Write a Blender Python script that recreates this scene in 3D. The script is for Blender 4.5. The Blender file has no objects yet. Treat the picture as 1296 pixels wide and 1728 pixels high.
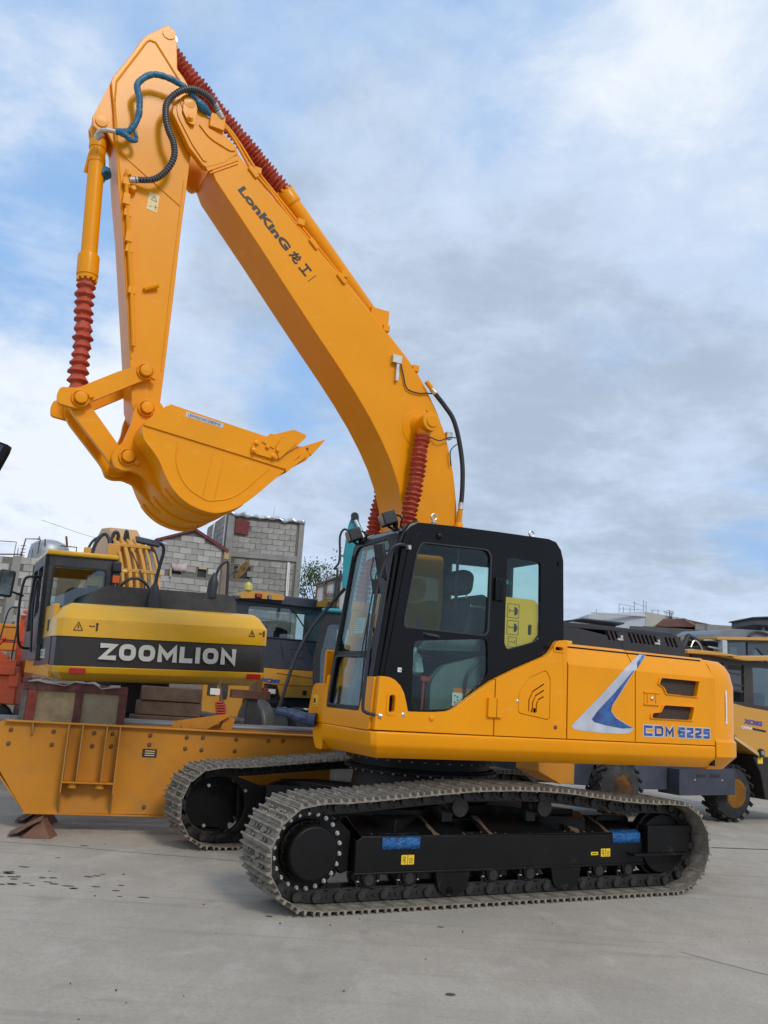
import bpy, bmesh, math, random
from mathutils import Vector, Matrix, Euler
from mathutils.geometry import tessellate_polygon
PI = math.pi
random.seed(7)
SC = bpy.context.scene
COL = SC.collection

# ------------------------------------------------------------------ camera
cam = bpy.data.cameras.new('camera'); camo = bpy.data.objects.new('camera', cam); COL.objects.link(camo)
CAM_H, PITCH, ROLL, FPX = 1.587, 0.20465, 0.06734, 1458.97
cr, sr, cp, sp = math.cos(ROLL), math.sin(ROLL), math.cos(PITCH), math.sin(PITCH)
X0, U0, F0 = Vector((1, 0, 0)), Vector((0, -sp, cp)), Vector((0, cp, sp))
xr, ur = X0*cr + U0*sr, U0*cr - X0*sr
camo.matrix_world = Matrix(((xr.x, ur.x, -F0.x, 0), (xr.y, ur.y, -F0.y, 0), (xr.z, ur.z, -F0.z, CAM_H), (0, 0, 0, 1)))
cam.sensor_fit = 'VERTICAL'; cam.sensor_height = 36; cam.lens = FPX/1728*36
cam.clip_start = .1; cam.clip_end = 3000
SC.camera = camo

# ------------------------------------------------------------------ sky and light
SUN_EL, SUN_AZ = math.radians(40), math.radians(148)   # azimuth clockwise from +Y
world = bpy.data.worlds.new('World'); SC.world = world; world.use_nodes = True
def build_world():
    nt = world.node_tree; N = nt.nodes; L = nt.links; N.clear()
    out = N.new('ShaderNodeOutputWorld'); bg = N.new('ShaderNodeBackground'); bg.inputs[1].default_value = .1
    L.new(bg.outputs[0], out.inputs[0])
    sky = N.new('ShaderNodeTexSky'); sky.sky_type = 'NISHITA'; sky.sun_disc = False
    sky.sun_elevation = SUN_EL; sky.sun_rotation = SUN_AZ; sky.air_density = 1.3; sky.dust_density = 1.0
    tc = N.new('ShaderNodeTexCoord')
    sep = N.new('ShaderNodeSeparateXYZ'); L.new(tc.outputs['Generated'], sep.inputs[0])
    def M(op, a, b=None, c=None, cl=False):
        m = N.new('ShaderNodeMath'); m.operation = op; m.use_clamp = cl
        for i, v in enumerate((a, b, c)):
            if v is None: continue
            if hasattr(v, 'is_linked') or hasattr(v, 'links'): L.new(v, m.inputs[i])
            else: m.inputs[i].default_value = v
        return m.outputs[0]
    zz = M('ADD', M('MAXIMUM', sep.outputs[2], 0.0), .22)
    comb = N.new('ShaderNodeCombineXYZ')
    L.new(M('DIVIDE', sep.outputs[0], zz), comb.inputs[0]); L.new(M('DIVIDE', sep.outputs[1], zz), comb.inputs[1])
    def noise(sc, det, rough, off, dist=0.0):
        mp = N.new('ShaderNodeMapping'); mp.inputs[1].default_value = off; L.new(comb.outputs[0], mp.inputs[0])
        n = N.new('ShaderNodeTexNoise'); n.inputs['Scale'].default_value = sc; n.inputs['Detail'].default_value = det
        n.inputs['Roughness'].default_value = rough; n.inputs['Distortion'].default_value = dist
        L.new(mp.outputs[0], n.inputs[0]); return n.outputs[0]
    def blob(d, cosr, soft):       # soft round patch of sky around direction d
        vm = N.new('ShaderNodeVectorMath'); vm.operation = 'DOT_PRODUCT'
        nm = N.new('ShaderNodeVectorMath'); nm.operation = 'NORMALIZE'; L.new(tc.outputs['Generated'], nm.inputs[0])
        L.new(nm.outputs[0], vm.inputs[0]); vm.inputs[1].default_value = Vector(d).normalized()
        mr = N.new('ShaderNodeMapRange'); mr.interpolation_type = 'SMOOTHSTEP'; L.new(vm.outputs['Value'], mr.inputs[0])
        mr.inputs[1].default_value = cosr-soft; mr.inputs[2].default_value = cosr+soft*.3
        return mr.outputs[0]
    def ramp(v, a, b):
        mr = N.new('ShaderNodeMapRange'); mr.interpolation_type = 'SMOOTHSTEP'; L.new(v, mr.inputs[0])
        mr.inputs[1].default_value = a; mr.inputs[2].default_value = b; return mr.outputs[0]
    def mix(f, a, b):
        m = N.new('ShaderNodeMix'); m.data_type = 'RGBA'
        if hasattr(f, 'links'): L.new(f, m.inputs[0])
        else: m.inputs[0].default_value = f
        for i, v in ((6, a), (7, b)):
            if hasattr(v, 'links'): L.new(v, m.inputs[i])
            else: m.inputs[i].default_value = (*v, 1)
        return m.outputs[2]
    cover = M('ADD', M('MULTIPLY', noise(1.15, 9, .60, (3.1, 1.7, 0), .25), .73), M('MULTIPLY', noise(4.6, 8, .62, (1.1, 6.2, 0), .4), .27))
    for d, r, s, k in BLUE_HOLES: cover = M('SUBTRACT', cover, M('MULTIPLY', blob(d, r, s), k))
    cov = ramp(cover, .22, .47)
    shade = M('ADD', M('MULTIPLY', noise(1.9, 9, .60, (-2.3, 4.4, 0), .3), .62), M('MULTIPLY', noise(6.5, 9, .66, (5.3, -1.4, 0), .35), .38))
    for d, r, s, k in CLOUD_TONE: shade = M('ADD', shade, M('MULTIPLY', blob(d, r, s), k))
    tone = ramp(shade, .30, .58)
    cloud = mix(tone, SKY_DARK, SKY_LIGHT)
    bright = ramp(shade, .54, .74)
    cloud = mix(bright, cloud, SKY_WHITE)
    skyc = mix(.85, sky.outputs[0], SKY_BLUE)
    L.new(mix(cov, skyc, cloud), bg.inputs[0])
SKY_DARK, SKY_LIGHT, SKY_WHITE, SKY_BLUE = (4.2, 5.1, 6.4), (5.9, 7.1, 8.9), (8.4, 9.0, 9.7), (3.1, 5.3, 8.9)
BLUE_HOLES = [((-.369, .76, .535), .993, .015, .12), ((-.02, .75, .66), .985, .03, .15), ((-.05, .955, .29), .9965, .006, .17), ((-.11, .93, .345), .998, .004, .1), ((.42, .89, .205), .9988, .003, .11), ((-.36, .84, .42), .997, .005, .12)]
CLOUD_TONE = [((.20, .92, .31), .985, .03, -.16), ((.30, .92, .24), .990, .02, -.13), ((-.38, .90, .19), .992, .015, .22), ((.29, .94, .14), .990, .012, .16), ((.25, .82, .52), .96, .05, .12), ((.0, .87, .45), .985, .02, -.06), ((-.33, .83, .46), .997, .004, .22), ((-.36, .86, .37), .997, .004, .22), ((-.30, .70, .64), .985, .02, .10)]
build_world()
sl = bpy.data.lights.new('sun', 'SUN'); sl.energy = 1.5; sl.angle = math.radians(14); sl.color = (1, .93, .83)
so = bpy.data.objects.new('sun', sl); COL.objects.link(so)
sd = Vector((math.sin(SUN_AZ)*math.cos(SUN_EL), math.cos(SUN_AZ)*math.cos(SUN_EL), math.sin(SUN_EL)))
so.rotation_euler = sd.to_track_quat('Z', 'Y').to_euler(); so.location = sd*50
SC.view_settings.view_transform = 'Standard'; SC.view_settings.look = 'None'
SC.view_settings.exposure = 0.06; SC.view_settings.gamma = 1; SC.view_settings.use_curve_mapping = False

# ------------------------------------------------------------------ materials
def mat(name, col, rough=.5, metal=0, var=.12, vs=3.0, bump=0.0, bs=60, coat=0, dirt=None, dirtamt=0, dirts=2.0, emit=None, alpha=None, rand=0, dirtlo=.5, spec=None, scuff=0):
    m = bpy.data.materials.new(name); m.use_nodes = True
    nt = m.node_tree; N = nt.nodes; L = nt.links; b = N['Principled BSDF']
    b.inputs['Roughness'].default_value = rough; b.inputs['Metallic'].default_value = metal
    if spec is not None: b.inputs['Specular IOR Level'].default_value = spec
    if coat: b.inputs['Coat Weight'].default_value = coat; b.inputs['Coat Roughness'].default_value = .08
    tc = N.new('ShaderNodeTexCoord')
    n = N.new('ShaderNodeTexNoise'); n.inputs['Scale'].default_value = vs; n.inputs['Detail'].default_value = 6; n.inputs['Roughness'].default_value = .6
    L.new(tc.outputs['Object'], n.inputs[0])
    mr = N.new('ShaderNodeMapRange'); L.new(n.outputs[0], mr.inputs[0]); mr.inputs[1].default_value = .3; mr.inputs[2].default_value = .7
    mr.inputs[3].default_value = 1-var; mr.inputs[4].default_value = 1+var
    hs = N.new('ShaderNodeHueSaturation'); hs.inputs['Color'].default_value = (*col, 1); L.new(mr.outputs[0], hs.inputs['Value'])
    last = hs.outputs[0]
    if rand:
        oi = N.new('ShaderNodeObjectInfo'); r2 = N.new('ShaderNodeMapRange'); L.new(oi.outputs['Random'], r2.inputs[0])
        r2.inputs[3].default_value = 1-rand; r2.inputs[4].default_value = 1+rand
        h2 = N.new('ShaderNodeHueSaturation'); L.new(last, h2.inputs['Color']); L.new(r2.outputs[0], h2.inputs['Value']); last = h2.outputs[0]
    if dirt:
        n2 = N.new('ShaderNodeTexNoise'); n2.inputs['Scale'].default_value = dirts; n2.inputs['Detail'].default_value = 9; n2.inputs['Roughness'].default_value = .68
        L.new(tc.outputs['Object'], n2.inputs[0])
        m2 = N.new('ShaderNodeMapRange'); L.new(n2.outputs[0], m2.inputs[0]); m2.inputs[1].default_value = dirtlo; m2.inputs[2].default_value = dirtlo+.22
        m2.inputs[4].default_value = dirtamt
        mx = N.new('ShaderNodeMix'); mx.data_type = 'RGBA'; L.new(m2.outputs[0], mx.inputs[0]); L.new(last, mx.inputs[6]); mx.inputs[7].default_value = (*dirt, 1)
        last = mx.outputs[2]
        m3 = N.new('ShaderNodeMapRange'); L.new(m2.outputs[0], m3.inputs[0]); m3.inputs[3].default_value = rough; m3.inputs[4].default_value = min(.95, rough+.35)
        L.new(m3.outputs[0], b.inputs['Roughness'])
    if scuff:
        for sc_, th_, cc_, am_ in (((3, 3, 14), .66, (.95, .55, .16), .35), ((30, 30, 30), .70, (.28, .12, .02), .45)):
            mp_ = N.new('ShaderNodeMapping'); mp_.inputs[3].default_value = sc_; L.new(tc.outputs['Object'], mp_.inputs[0])
            ns = N.new('ShaderNodeTexNoise'); ns.inputs['Scale'].default_value = 1.6; ns.inputs['Detail'].default_value = 8; ns.inputs['Roughness'].default_value = .72; L.new(mp_.outputs[0], ns.inputs[0])
            m5 = N.new('ShaderNodeMapRange'); L.new(ns.outputs[0], m5.inputs[0]); m5.inputs[1].default_value = th_-.06; m5.inputs[2].default_value = th_+.05; m5.inputs[4].default_value = scuff*am_
            mx5 = N.new('ShaderNodeMix'); mx5.data_type = 'RGBA'; L.new(m5.outputs[0], mx5.inputs[0]); L.new(last, mx5.inputs[6]); mx5.inputs[7].default_value = (*cc_, 1); last = mx5.outputs[2]
    L.new(last, b.inputs['Base Color'])
    if bump:
        n3 = N.new('ShaderNodeTexNoise'); n3.inputs['Scale'].default_value = bs; n3.inputs['Detail'].default_value = 5
        L.new(tc.outputs['Object'], n3.inputs[0])
        bp = N.new('ShaderNodeBump'); bp.inputs['Strength'].default_value = bump; bp.inputs['Distance'].default_value = .02
        L.new(n3.outputs[0], bp.inputs['Height']); L.new(bp.outputs[0], b.inputs['Normal'])
    if emit: b.inputs['Emission Color'].default_value = (*emit, 1); b.inputs['Emission Strength'].default_value = 1
    return m
def glass_mat(name, tint, mixf=.55, rough=.02):
    m = bpy.data.materials.new(name); m.use_nodes = True; nt = m.node_tree; N = nt.nodes; L = nt.links; N.clear()
    out = N.new('ShaderNodeOutputMaterial'); tr = N.new('ShaderNodeBsdfTransparent'); tr.inputs[0].default_value = (*tint, 1)
    gl = N.new('ShaderNodeBsdfGlossy'); gl.inputs['Roughness'].default_value = rough; gl.inputs[0].default_value = (.9, .95, 1, 1)
    fr = N.new('ShaderNodeFresnel'); fr.inputs[0].default_value = 1.38
    ge = N.new('ShaderNodeNewGeometry'); io = N.new('ShaderNodeMapRange'); L.new(ge.outputs['Backfacing'], io.inputs[0]); io.inputs[3].default_value = 1.40; io.inputs[4].default_value = 1/1.40; L.new(io.outputs[0], fr.inputs[0])
    mr = N.new('ShaderNodeMath'); mr.operation = 'MULTIPLY_ADD'; mr.inputs[1].default_value = 1.0; mr.inputs[2].default_value = mixf; mr.use_clamp = True
    L.new(fr.outputs[0], mr.inputs[0])
    mx = N.new('ShaderNodeMixShader'); L.new(mr.outputs[0], mx.inputs[0]); L.new(tr.outputs[0], mx.inputs[1]); L.new(gl.outputs[0], mx.inputs[2]); L.new(mx.outputs[0], out.inputs[0])
    return m
ORANGE = mat('orange_paint', (.86, .318, .001), .32, 0, .05, 1.5, .07, 3.5, coat=.10, dirt=(.60, .25, .02), dirtamt=.25, dirts=1.3, dirtlo=.52, spec=.2, scuff=.9)
ORANGE_D = mat('primer_orange', (.55, .215, .006), .6, 0, .08, 2.5, .05, 12, dirt=(.30, .17, .07), dirtamt=.5, dirts=2.2, dirtlo=.5)
BLACK = mat('black_paint', (.005, .005, .006), .26, 0, .2, 3, .02, 20, spec=.22)
BLACKM = mat('undercarriage_black', (.006, .0055, .0055), .45, 0, .3, 4, .1, 30, spec=.25, dirt=(.13, .095, .065), dirtamt=.6, dirts=3.5, dirtlo=.60)
RIBM = mat('dusty_rib', (.45, .21, .03), .7, 0, .12, 3, dirt=(.36, .26, .13), dirtamt=.7, dirts=2.5, dirtlo=.42)
GREYP = mat('dark_grey_plastic', (.024, .024, .028), .45, 0, .15, 4)
STEEL = mat('track_steel', (.21, .182, .145), .6, .3, .35, 12, .25, 90, dirt=(.40, .355, .285), dirtamt=.8, dirts=9, dirtlo=.42, rand=.12)
STEELD = mat('chain_steel', (.035, .033, .032), .5, .5, .3, 14, .2, 60, dirt=(.12, .09, .07), dirtamt=.5, dirts=10)
BOLTD = mat('dark_bolt', (.22, .21, .20), .45, .6, .4, 30)
BOLT = mat('bolt_zinc', (.62, .60, .56), .35, .8, .2, 30)
CHROME = mat('chrome_rod', (.75, .75, .75), .15, 1, .05, 5)
RED = mat('red_bellows', (.44, .058, .024), .62, 0, .15, 8, .15, 40, dirt=(.5, .16, .1), dirtamt=.4, dirts=7)
RUBBER = mat('black_rubber', (.02, .022, .028), .5, 0, .2, 8, .1, 60)
SPIRAL = mat('spiral_guard', (.10, .10, .10), .35, 0, .2, 30)
BLUEW = mat('blue_wrap', (.02, .14, .24), .35, 0, .5, 22, .6, 30)
TAPE = mat('blue_tape', (.012, .10, .30), .35, 0, .6, 25, .8, 40, dirt=(.10, .28, .45), dirtamt=.6, dirts=14, dirtlo=.5)
WHITE = mat('white_plastic', (.75, .75, .72), .5, 0, .05, 5)
CREAM = mat('decal_cream', (.78, .62, .30), .5, 0, .05, 5)
YELLOWD = mat('decal_yellow', (.85, .56, .02), .5, 0, .06, 12)
SILVER = mat('decal_silver', (.50, .52, .58), .35, .1, .18, 6)
DKBLUE = mat('decal_blue', (.045, .075, .26), .35, 0, .6, 9, 0, 60, dirt=(.02, .25, .55), dirtamt=.85, dirts=4.2, dirtlo=.47)
INK = mat('black_ink', (.02, .015, .012), .5, 0, .1, 5)
SEATM = mat('seat_cloth', (.028, .03, .032), .8, 0, .3, 20, .2, 90)
INTG = mat('interior_grey', (.10, .13, .125), .6, 0, .15, 6)
YPLAST = mat('yellow_board', (.85, .46, .01), .4, 0, .05, 3)
GLASS = glass_mat('cab_glass', (.85, .945, .92), .0)
GLASS2 = glass_mat('dark_glass', (.70, .78, .77), .05)
LENS = mat('lamp_lens', (.30, .30, .28), .15, .2, .3, 30)
ZYEL = mat('amber_yellow_paint', (.78, .42, .012), .36, 0, .06, 1.5, .03, 9, coat=.3, dirt=(.4, .24, .06), dirtamt=.35, dirts=2)
ZBLK = mat('charcoal_stripe', (.028, .024, .022), .45, 0, .12, 2)
ZGREY = mat('charcoal_metal', (.045, .047, .05), .45, 0, .2, 4, dirt=(.12, .11, .1), dirtamt=.4)
OFFW = mat('lettering_white', (.62, .62, .54), .5, 0, .04, 5)
REFL = mat('red_reflector', (.42, .012, .008), .3, 0, .1, 40)
CRANE = mat('crane_red_orange', (.62, .085, .015), .45, 0, .15, 3, dirt=(.25, .08, .04), dirtamt=.5)
TEAL = mat('teal_paint', (.02, .28, .34), .35, 0, .1, 3, coat=.2)
CMU = mat('cement_block', (.40, .385, .355), .92, 0, .16, 7, .35, 60, dirt=(.24, .225, .20), dirtamt=.7, dirts=3.2, rand=.2)
CMU2 = mat('weathered_block', (.30, .29, .265), .92, 0, .2, 6, .35, 60, dirt=(.16, .15, .135), dirtamt=.75, dirts=2.2, rand=.22)
MORTAR = mat('mortar', (.17, .155, .135), .95, 0, .2, 9, .3, 70)
CONC = mat('raw_concrete', (.27, .265, .245), .92, 0, .15, 2, .3, 50, dirt=(.15, .14, .13), dirtamt=.7, dirts=1.4)
MAROON = mat('maroon_steel', (.16, .020, .020), .5, 0, .15, 5)
GALV = mat('galvanised_tin', (.55, .57, .60), .3, .7, .2, 6, .3, 8)
TIN = mat('stainless_tank', (.40, .42, .44), .5, .6, .1, 5)
WOODR = mat('red_washed_timber', (.115, .038, .028), .75, 0, .35, 9, .3, 50, dirt=(.34, .17, .13), dirtamt=.6, dirts=7)
WOODP = mat('pale_plywood', (.46, .34, .18), .75, 0, .3, 6, .2, 40, dirt=(.20, .15, .09), dirtamt=.6, dirts=3.5)
WOODG = mat('grey_timber', (.20, .18, .155), .8, 0, .3, 8, .3, 50, dirt=(.09, .07, .06), dirtamt=.6, dirts=5)
WOODB = mat('brown_timber', (.13, .085, .055), .8, 0, .3, 8, .3, 50)
RUST = mat('rusty_steel', (.16, .075, .045), .8, 0, .3, 7, .3, 40, dirt=(.08, .05, .04), dirtamt=.6)
RUSTROOF = mat('rusty_roof_sheet', (.17, .075, .05), .8, 0, .2, 1.5, .2, 20, dirt=(.30, .17, .12), dirtamt=.6, dirts=.8)
WALLW = mat('white_render', (.55, .57, .60), .8, 0, .06, .4, dirt=(.35, .36, .37), dirtamt=.5, dirts=.5)
WALLB = mat('buff_render', (.42, .41, .36), .85, 0, .1, .6, dirt=(.25, .24, .22), dirtamt=.6, dirts=.7)
WALLD = mat('dark_stained_wall', (.085, .088, .095), .9, 0, .3, .9, dirt=(.19, .185, .17), dirtamt=.6, dirts=.8)
LOADY = mat('loader_yellow', (.60, .29, .035), .45, 0, .1, 2, coat=.15, dirt=(.38, .25, .1), dirtamt=.5, dirts=2)
NAVY = mat('dark_blue_grey_steel', (.035, .040, .060), .5, 0, .2, 4, dirt=(.07, .07, .08), dirtamt=.4)
RIM = mat('rim_orange', (.68, .27, .015), .5, 0, .12, 6, dirt=(.30, .14, .04), dirtamt=.3, dirts=6)
TYRE = mat('tyre_rubber', (.022, .022, .022), .85, 0, .25, 8, .3, 40, dirt=(.10, .095, .085), dirtamt=.5, dirts=5)
BARK = mat('bark', (.09, .07, .05), .9, 0, .3, 10)
LEAF = mat('leaf_green', (.055, .095, .035), .7, 0, .5, 1.5, rand=.2)
PALESHED = mat('pale_shed', (.45, .47, .48), .7, 0, .1, 3)

# ------------------------------------------------------------------ mesh helpers
def new(): return bmesh.new()
def box(bm, x0, x1, y0, y1, z0, z1):
    vs = [bm.verts.new((x, y, z)) for x in (x0, x1) for y in (y0, y1) for z in (z0, z1)]
    for f in ((0, 1, 3, 2), (4, 6, 7, 5), (0, 4, 5, 1), (2, 3, 7, 6), (0, 2, 6, 4), (1, 5, 7, 3)): bm.faces.new([vs[i] for i in f])
def obox(bm, c, dims, R):
    c = Vector(c); vs = []
    for x in (-.5, .5):
        for y in (-.5, .5):
            for z in (-.5, .5): vs.append(bm.verts.new(c + R @ Vector((x*dims[0], y*dims[1], z*dims[2]))))
    for f in ((0, 1, 3, 2), (4, 6, 7, 5), (0, 4, 5, 1), (2, 3, 7, 6), (0, 2, 6, 4), (1, 5, 7, 3)): bm.faces.new([vs[i] for i in f])
def bar(bm, a, b, w, h):          # rectangular bar between two points
    a, b = Vector(a), Vector(b); d = (b-a); q = d.to_track_quat('X', 'Z').to_matrix()
    obox(bm, (a+b)/2, (d.length, w, h), q)
def ring(bm, c, q, r, n, ph=0): return [bm.verts.new(c + q @ Vector((r*math.cos(2*PI*i/n+ph), r*math.sin(2*PI*i/n+ph), 0))) for i in range(n)]
def loft(bm, rings, cap=True, closed=True):
    for A, B in zip(rings, rings[1:]):
        n = len(A)
        for i in range(n if closed else n-1): bm.faces.new((A[i], A[(i+1) % n], B[(i+1) % n], B[i]))
    if cap and closed:
        bm.faces.new(list(reversed(rings[0]))); bm.faces.new(rings[-1])
def lathe(bm, p0, p1, prof, n=20):  # prof: (distance along axis, radius)
    p0, p1 = Vector(p0), Vector(p1); d = (p1-p0).normalized(); q = d.to_track_quat('Z', 'Y').to_matrix()
    loft(bm, [ring(bm, p0+d*t, q, max(r, .0005), n) for t, r in prof])
def cyl(bm, p0, p1, r, r1=None, n=16):
    L = (Vector(p1)-Vector(p0)).length; lathe(bm, p0, p1, [(0, r), (L, r if r1 is None else r1)], n)
def catmull(pts, k=6):
    P = [Vector(p) for p in pts]; P = [P[0]*2-P[1]]+P+[P[-1]*2-P[-2]]; out = []
    for i in range(1, len(P)-2):
        for j in range(k):
            t = j/k; a, b, c, d = P[i-1:i+3]
            out.append(.5*((2*b)+(c-a)*t+(2*a-5*b+4*c-d)*t*t+(3*b-a-3*c+d)*t**3))
    return out+[P[-2]]
def tube(bm, pts, r, n=8, smooth=0, rf=None):
    P = catmull(pts, smooth) if smooth else [Vector(p) for p in pts]
    q = None; rs = []
    for i, p in enumerate(P):
        d = (P[min(i+1, len(P)-1)]-P[max(i-1, 0)]).normalized()
        if q is None: q = d.to_track_quat('Z', 'Y'); pd = d
        else: q = pd.rotation_difference(d) @ q; pd = d
        rs.append(ring(bm, p, q.to_matrix(), r if rf is None else rf(i, len(P)), n))
    loft(bm, rs)
def slab(bm, loops, o, u, v, n, t):  # polygon with holes in the plane (o; u, v), thickened by t along n
    o, u, v, n = Vector(o), Vector(u), Vector(v), Vector(n)
    if isinstance(loops[0][0], (int, float)): loops = [loops]
    vl = [[Vector((p[0], p[1], 0)) for p in lp] for lp in loops]
    tri = tessellate_polygon(vl); fl = [p for lp in vl for p in lp]
    A = [bm.verts.new(o+u*p.x+v*p.y) for p in fl]; B = [bm.verts.new(o+u*p.x+v*p.y+n*t) for p in fl]
    for a, b, c in tri:
        try: bm.faces.new((A[a], A[b], A[c])); bm.faces.new((B[c], B[b], B[a]))
        except ValueError: pass
    k = 0
    for lp in vl:
        m = len(lp)
        for i in range(m):
            try: bm.faces.new((A[k+i], A[k+(i+1) % m], B[k+(i+1) % m], B[k+i]))
            except ValueError: pass
        k += m
def plate(bm, loops, y0, y1): slab(bm, loops, (0, y0, 0), (1, 0, 0), (0, 0, 1), (0, 1, 0), y1-y0)   # outline in x, z
def platex(bm, loops, x0, x1): slab(bm, loops, (x0, 0, 0), (0, 1, 0), (0, 0, 1), (1, 0, 0), x1-x0)  # outline in y, z
def platez(bm, loops, z0, z1): slab(bm, loops, (0, 0, z0), (1, 0, 0), (0, 1, 0), (0, 0, 1), z1-z0)
def rnd(poly, r, n=4):
    out = []; m = len(poly)
    for i in range(m):
        p = Vector(poly[i]); a = Vector(poly[i-1])-p; b = Vector(poly[(i+1) % m])-p
        k = min(r, a.length*.45, b.length*.45)
        s, e = p+a.normalized()*k, p+b.normalized()*k
        for j in range(n+1):
            t = j/n; out.append(tuple((1-t)**2*s+2*t*(1-t)*p+t*t*e))
    return out
def circ(cx, cz, r, n=24, a0=0, a1=2*PI):
    full = abs(a1-a0-2*PI) < 1e-6
    return [(cx+r*math.cos(a0+(a1-a0)*i/(n if full else n-1)), cz+r*math.sin(a0+(a1-a0)*i/(n if full else n-1))) for i in range(n)]
def inset(poly, k):
    cx = sum(p[0] for p in poly)/len(poly); cz = sum(p[1] for p in poly)/len(poly)
    return [(cx+(p[0]-cx)*k, cz+(p[1]-cz)*k) for p in poly]
def clusters(bm):
    bm.verts.ensure_lookup_table(); seen = set(); isl = []
    for v in bm.verts:
        if v.index in seen: continue
        st = [v]; seen.add(v.index); cur = []
        while st:
            a = st.pop(); cur.append(a)
            for e in a.link_edges:
                b = e.other_vert(a)
                if b.index not in seen: seen.add(b.index); st.append(b)
        lo = [min(q.co[i] for q in cur)-.004 for i in range(3)]; hi = [max(q.co[i] for q in cur)+.004 for i in range(3)]
        isl.append([cur, lo, hi])
    par = list(range(len(isl)))
    def find(i):
        while par[i] != i: i = par[i]
        return i
    for i in range(len(isl)):
        for j in range(i):
            if all(isl[i][1][k] <= isl[j][2][k] and isl[j][1][k] <= isl[i][2][k] for k in range(3)): par[find(i)] = find(j)
    gr = {}
    for i, s_ in enumerate(isl): gr.setdefault(find(i), []).extend(s_[0])
    return sorted(gr.values(), key=len, reverse=True)
def ob(name, bm, m, parent=None, bev=0, smooth=35, seg=2, label=None, kind=None, split=True):
    if parent is not None and split and not kind:
        bm.verts.index_update(); g = clusters(bm)
        if len(g) > 16: kind = 'stuff'
        elif len(g) > 1:
            out = []
            for k, vs in enumerate(g):
                keep = set(v.index for v in vs); b2 = bm.copy(); b2.verts.ensure_lookup_table()
                bmesh.ops.delete(b2, geom=[v for v in b2.verts if v.index not in keep], context='VERTS')
                out.append(ob(name, b2, m, parent, bev, smooth, seg, label, kind, False))
            bm.free(); return out[0]
    bmesh.ops.recalc_face_normals(bm, faces=bm.faces[:])
    me = bpy.data.meshes.new(name); bm.to_mesh(me); bm.free()
    for p in me.polygons: p.use_smooth = True
    try: me.set_sharp_from_angle(angle=math.radians(smooth))
    except Exception: pass
    for x in (m if isinstance(m, (list, tuple)) else [m]): me.materials.append(x)
    o = bpy.data.objects.new(name, me); COL.objects.link(o); o.parent = parent
    if bev:
        b = o.modifiers.new('bevel', 'BEVEL'); b.width = bev; b.segments = seg; b.limit_method = 'ANGLE'; b.angle_limit = math.radians(32)
        b.use_clamp_overlap = True; b.harden_normals = False
    if label: o['label'] = label
    if kind: o['kind'] = kind
    return o
def inst(name, me, parent, M=None):
    o = bpy.data.objects.new(name, me); COL.objects.link(o); o.parent = parent
    if M is not None: o.matrix_local = M
    return o
def thing(name, label, cat, loc=(0, 0, 0), rz=0, group=None):
    o = bpy.data.objects.new(name, None); COL.objects.link(o); o.location = loc; o.rotation_euler = (0, 0, rz); o.empty_display_size = .3
    o['label'] = label; o['category'] = cat
    if group: o['group'] = group
    return o
def tag(o, label, cat, group=None):
    o['label'] = label; o['category'] = cat
    if group: o['group'] = group
    return o
def textob(name, body, m, parent, o, u, v, n, w, h, bold=.0, shear=0, depth=.003, space=1.0):
    cu = bpy.data.curves.new(name, 'FONT'); cu.body = body; cu.offset = bold; cu.shear = shear; cu.extrude = .01; cu.space_character = space; cu.resolution_u = 4
    t = bpy.data.objects.new('t', cu); COL.objects.link(t)
    dg = bpy.context.evaluated_depsgraph_get(); me = bpy.data.meshes.new_from_object(t.evaluated_get(dg))
    bpy.data.objects.remove(t); bpy.data.curves.remove(cu)
    xs = [p.co.x for p in me.vertices]; ys = [p.co.y for p in me.vertices]
    if not xs: return None
    x0, x1, y0, y1 = min(xs), max(xs), min(ys), max(ys); o, u, v, n = Vector(o), Vector(u), Vector(v), Vector(n)
    for p in me.vertices:
        p.co = o+u*((p.co.x-x0)/(x1-x0)*w)+v*((p.co.y-y0)/(y1-y0)*h)+n*(depth if p.co.z > 0 else 0)
    me.materials.append(m); q = bpy.data.objects.new(name, me); COL.objects.link(q); q.parent = parent; return q
GLY = {'Z': [[(0, 1), (1, 1), (0, 0), (1, 0)]], 'O': [(lambda P: P+[P[0]])([(.5+.5*math.copysign(abs(math.cos(a))**.72, math.cos(a)), .5+.5*math.copysign(abs(math.sin(a))**.72, math.sin(a))) for a in [2*math.pi*(i+.5)/24 for i in range(24)]])], 'M': [[(0, 0), (0, 1), (.5, .25), (1, 1), (1, 0)]],
       'L': [[(0, 1), (0, 0), (1, 0)]], 'I': [[(.5, 0), (.5, 1)]], 'N': [[(0, 0), (0, 1), (1, 0), (1, 1)]], 'C': [[(1, 1), (0, 1), (0, 0), (1, 0)]], 'D': [[(0, 0), (0, 1), (.85, 1), (1, .85), (1, .15), (.85, 0), (0, 0)]],
       '6': [[(1, 1), (0, 1), (0, 0), (1, 0), (1, .5), (0, .5)]], '2': [[(0, 1), (1, 1), (1, .55), (0, .35), (0, 0), (1, 0)]], '5': [[(1, 1), (0, 1), (0, .55), (1, .55), (1, 0), (0, 0)]]}
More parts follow.
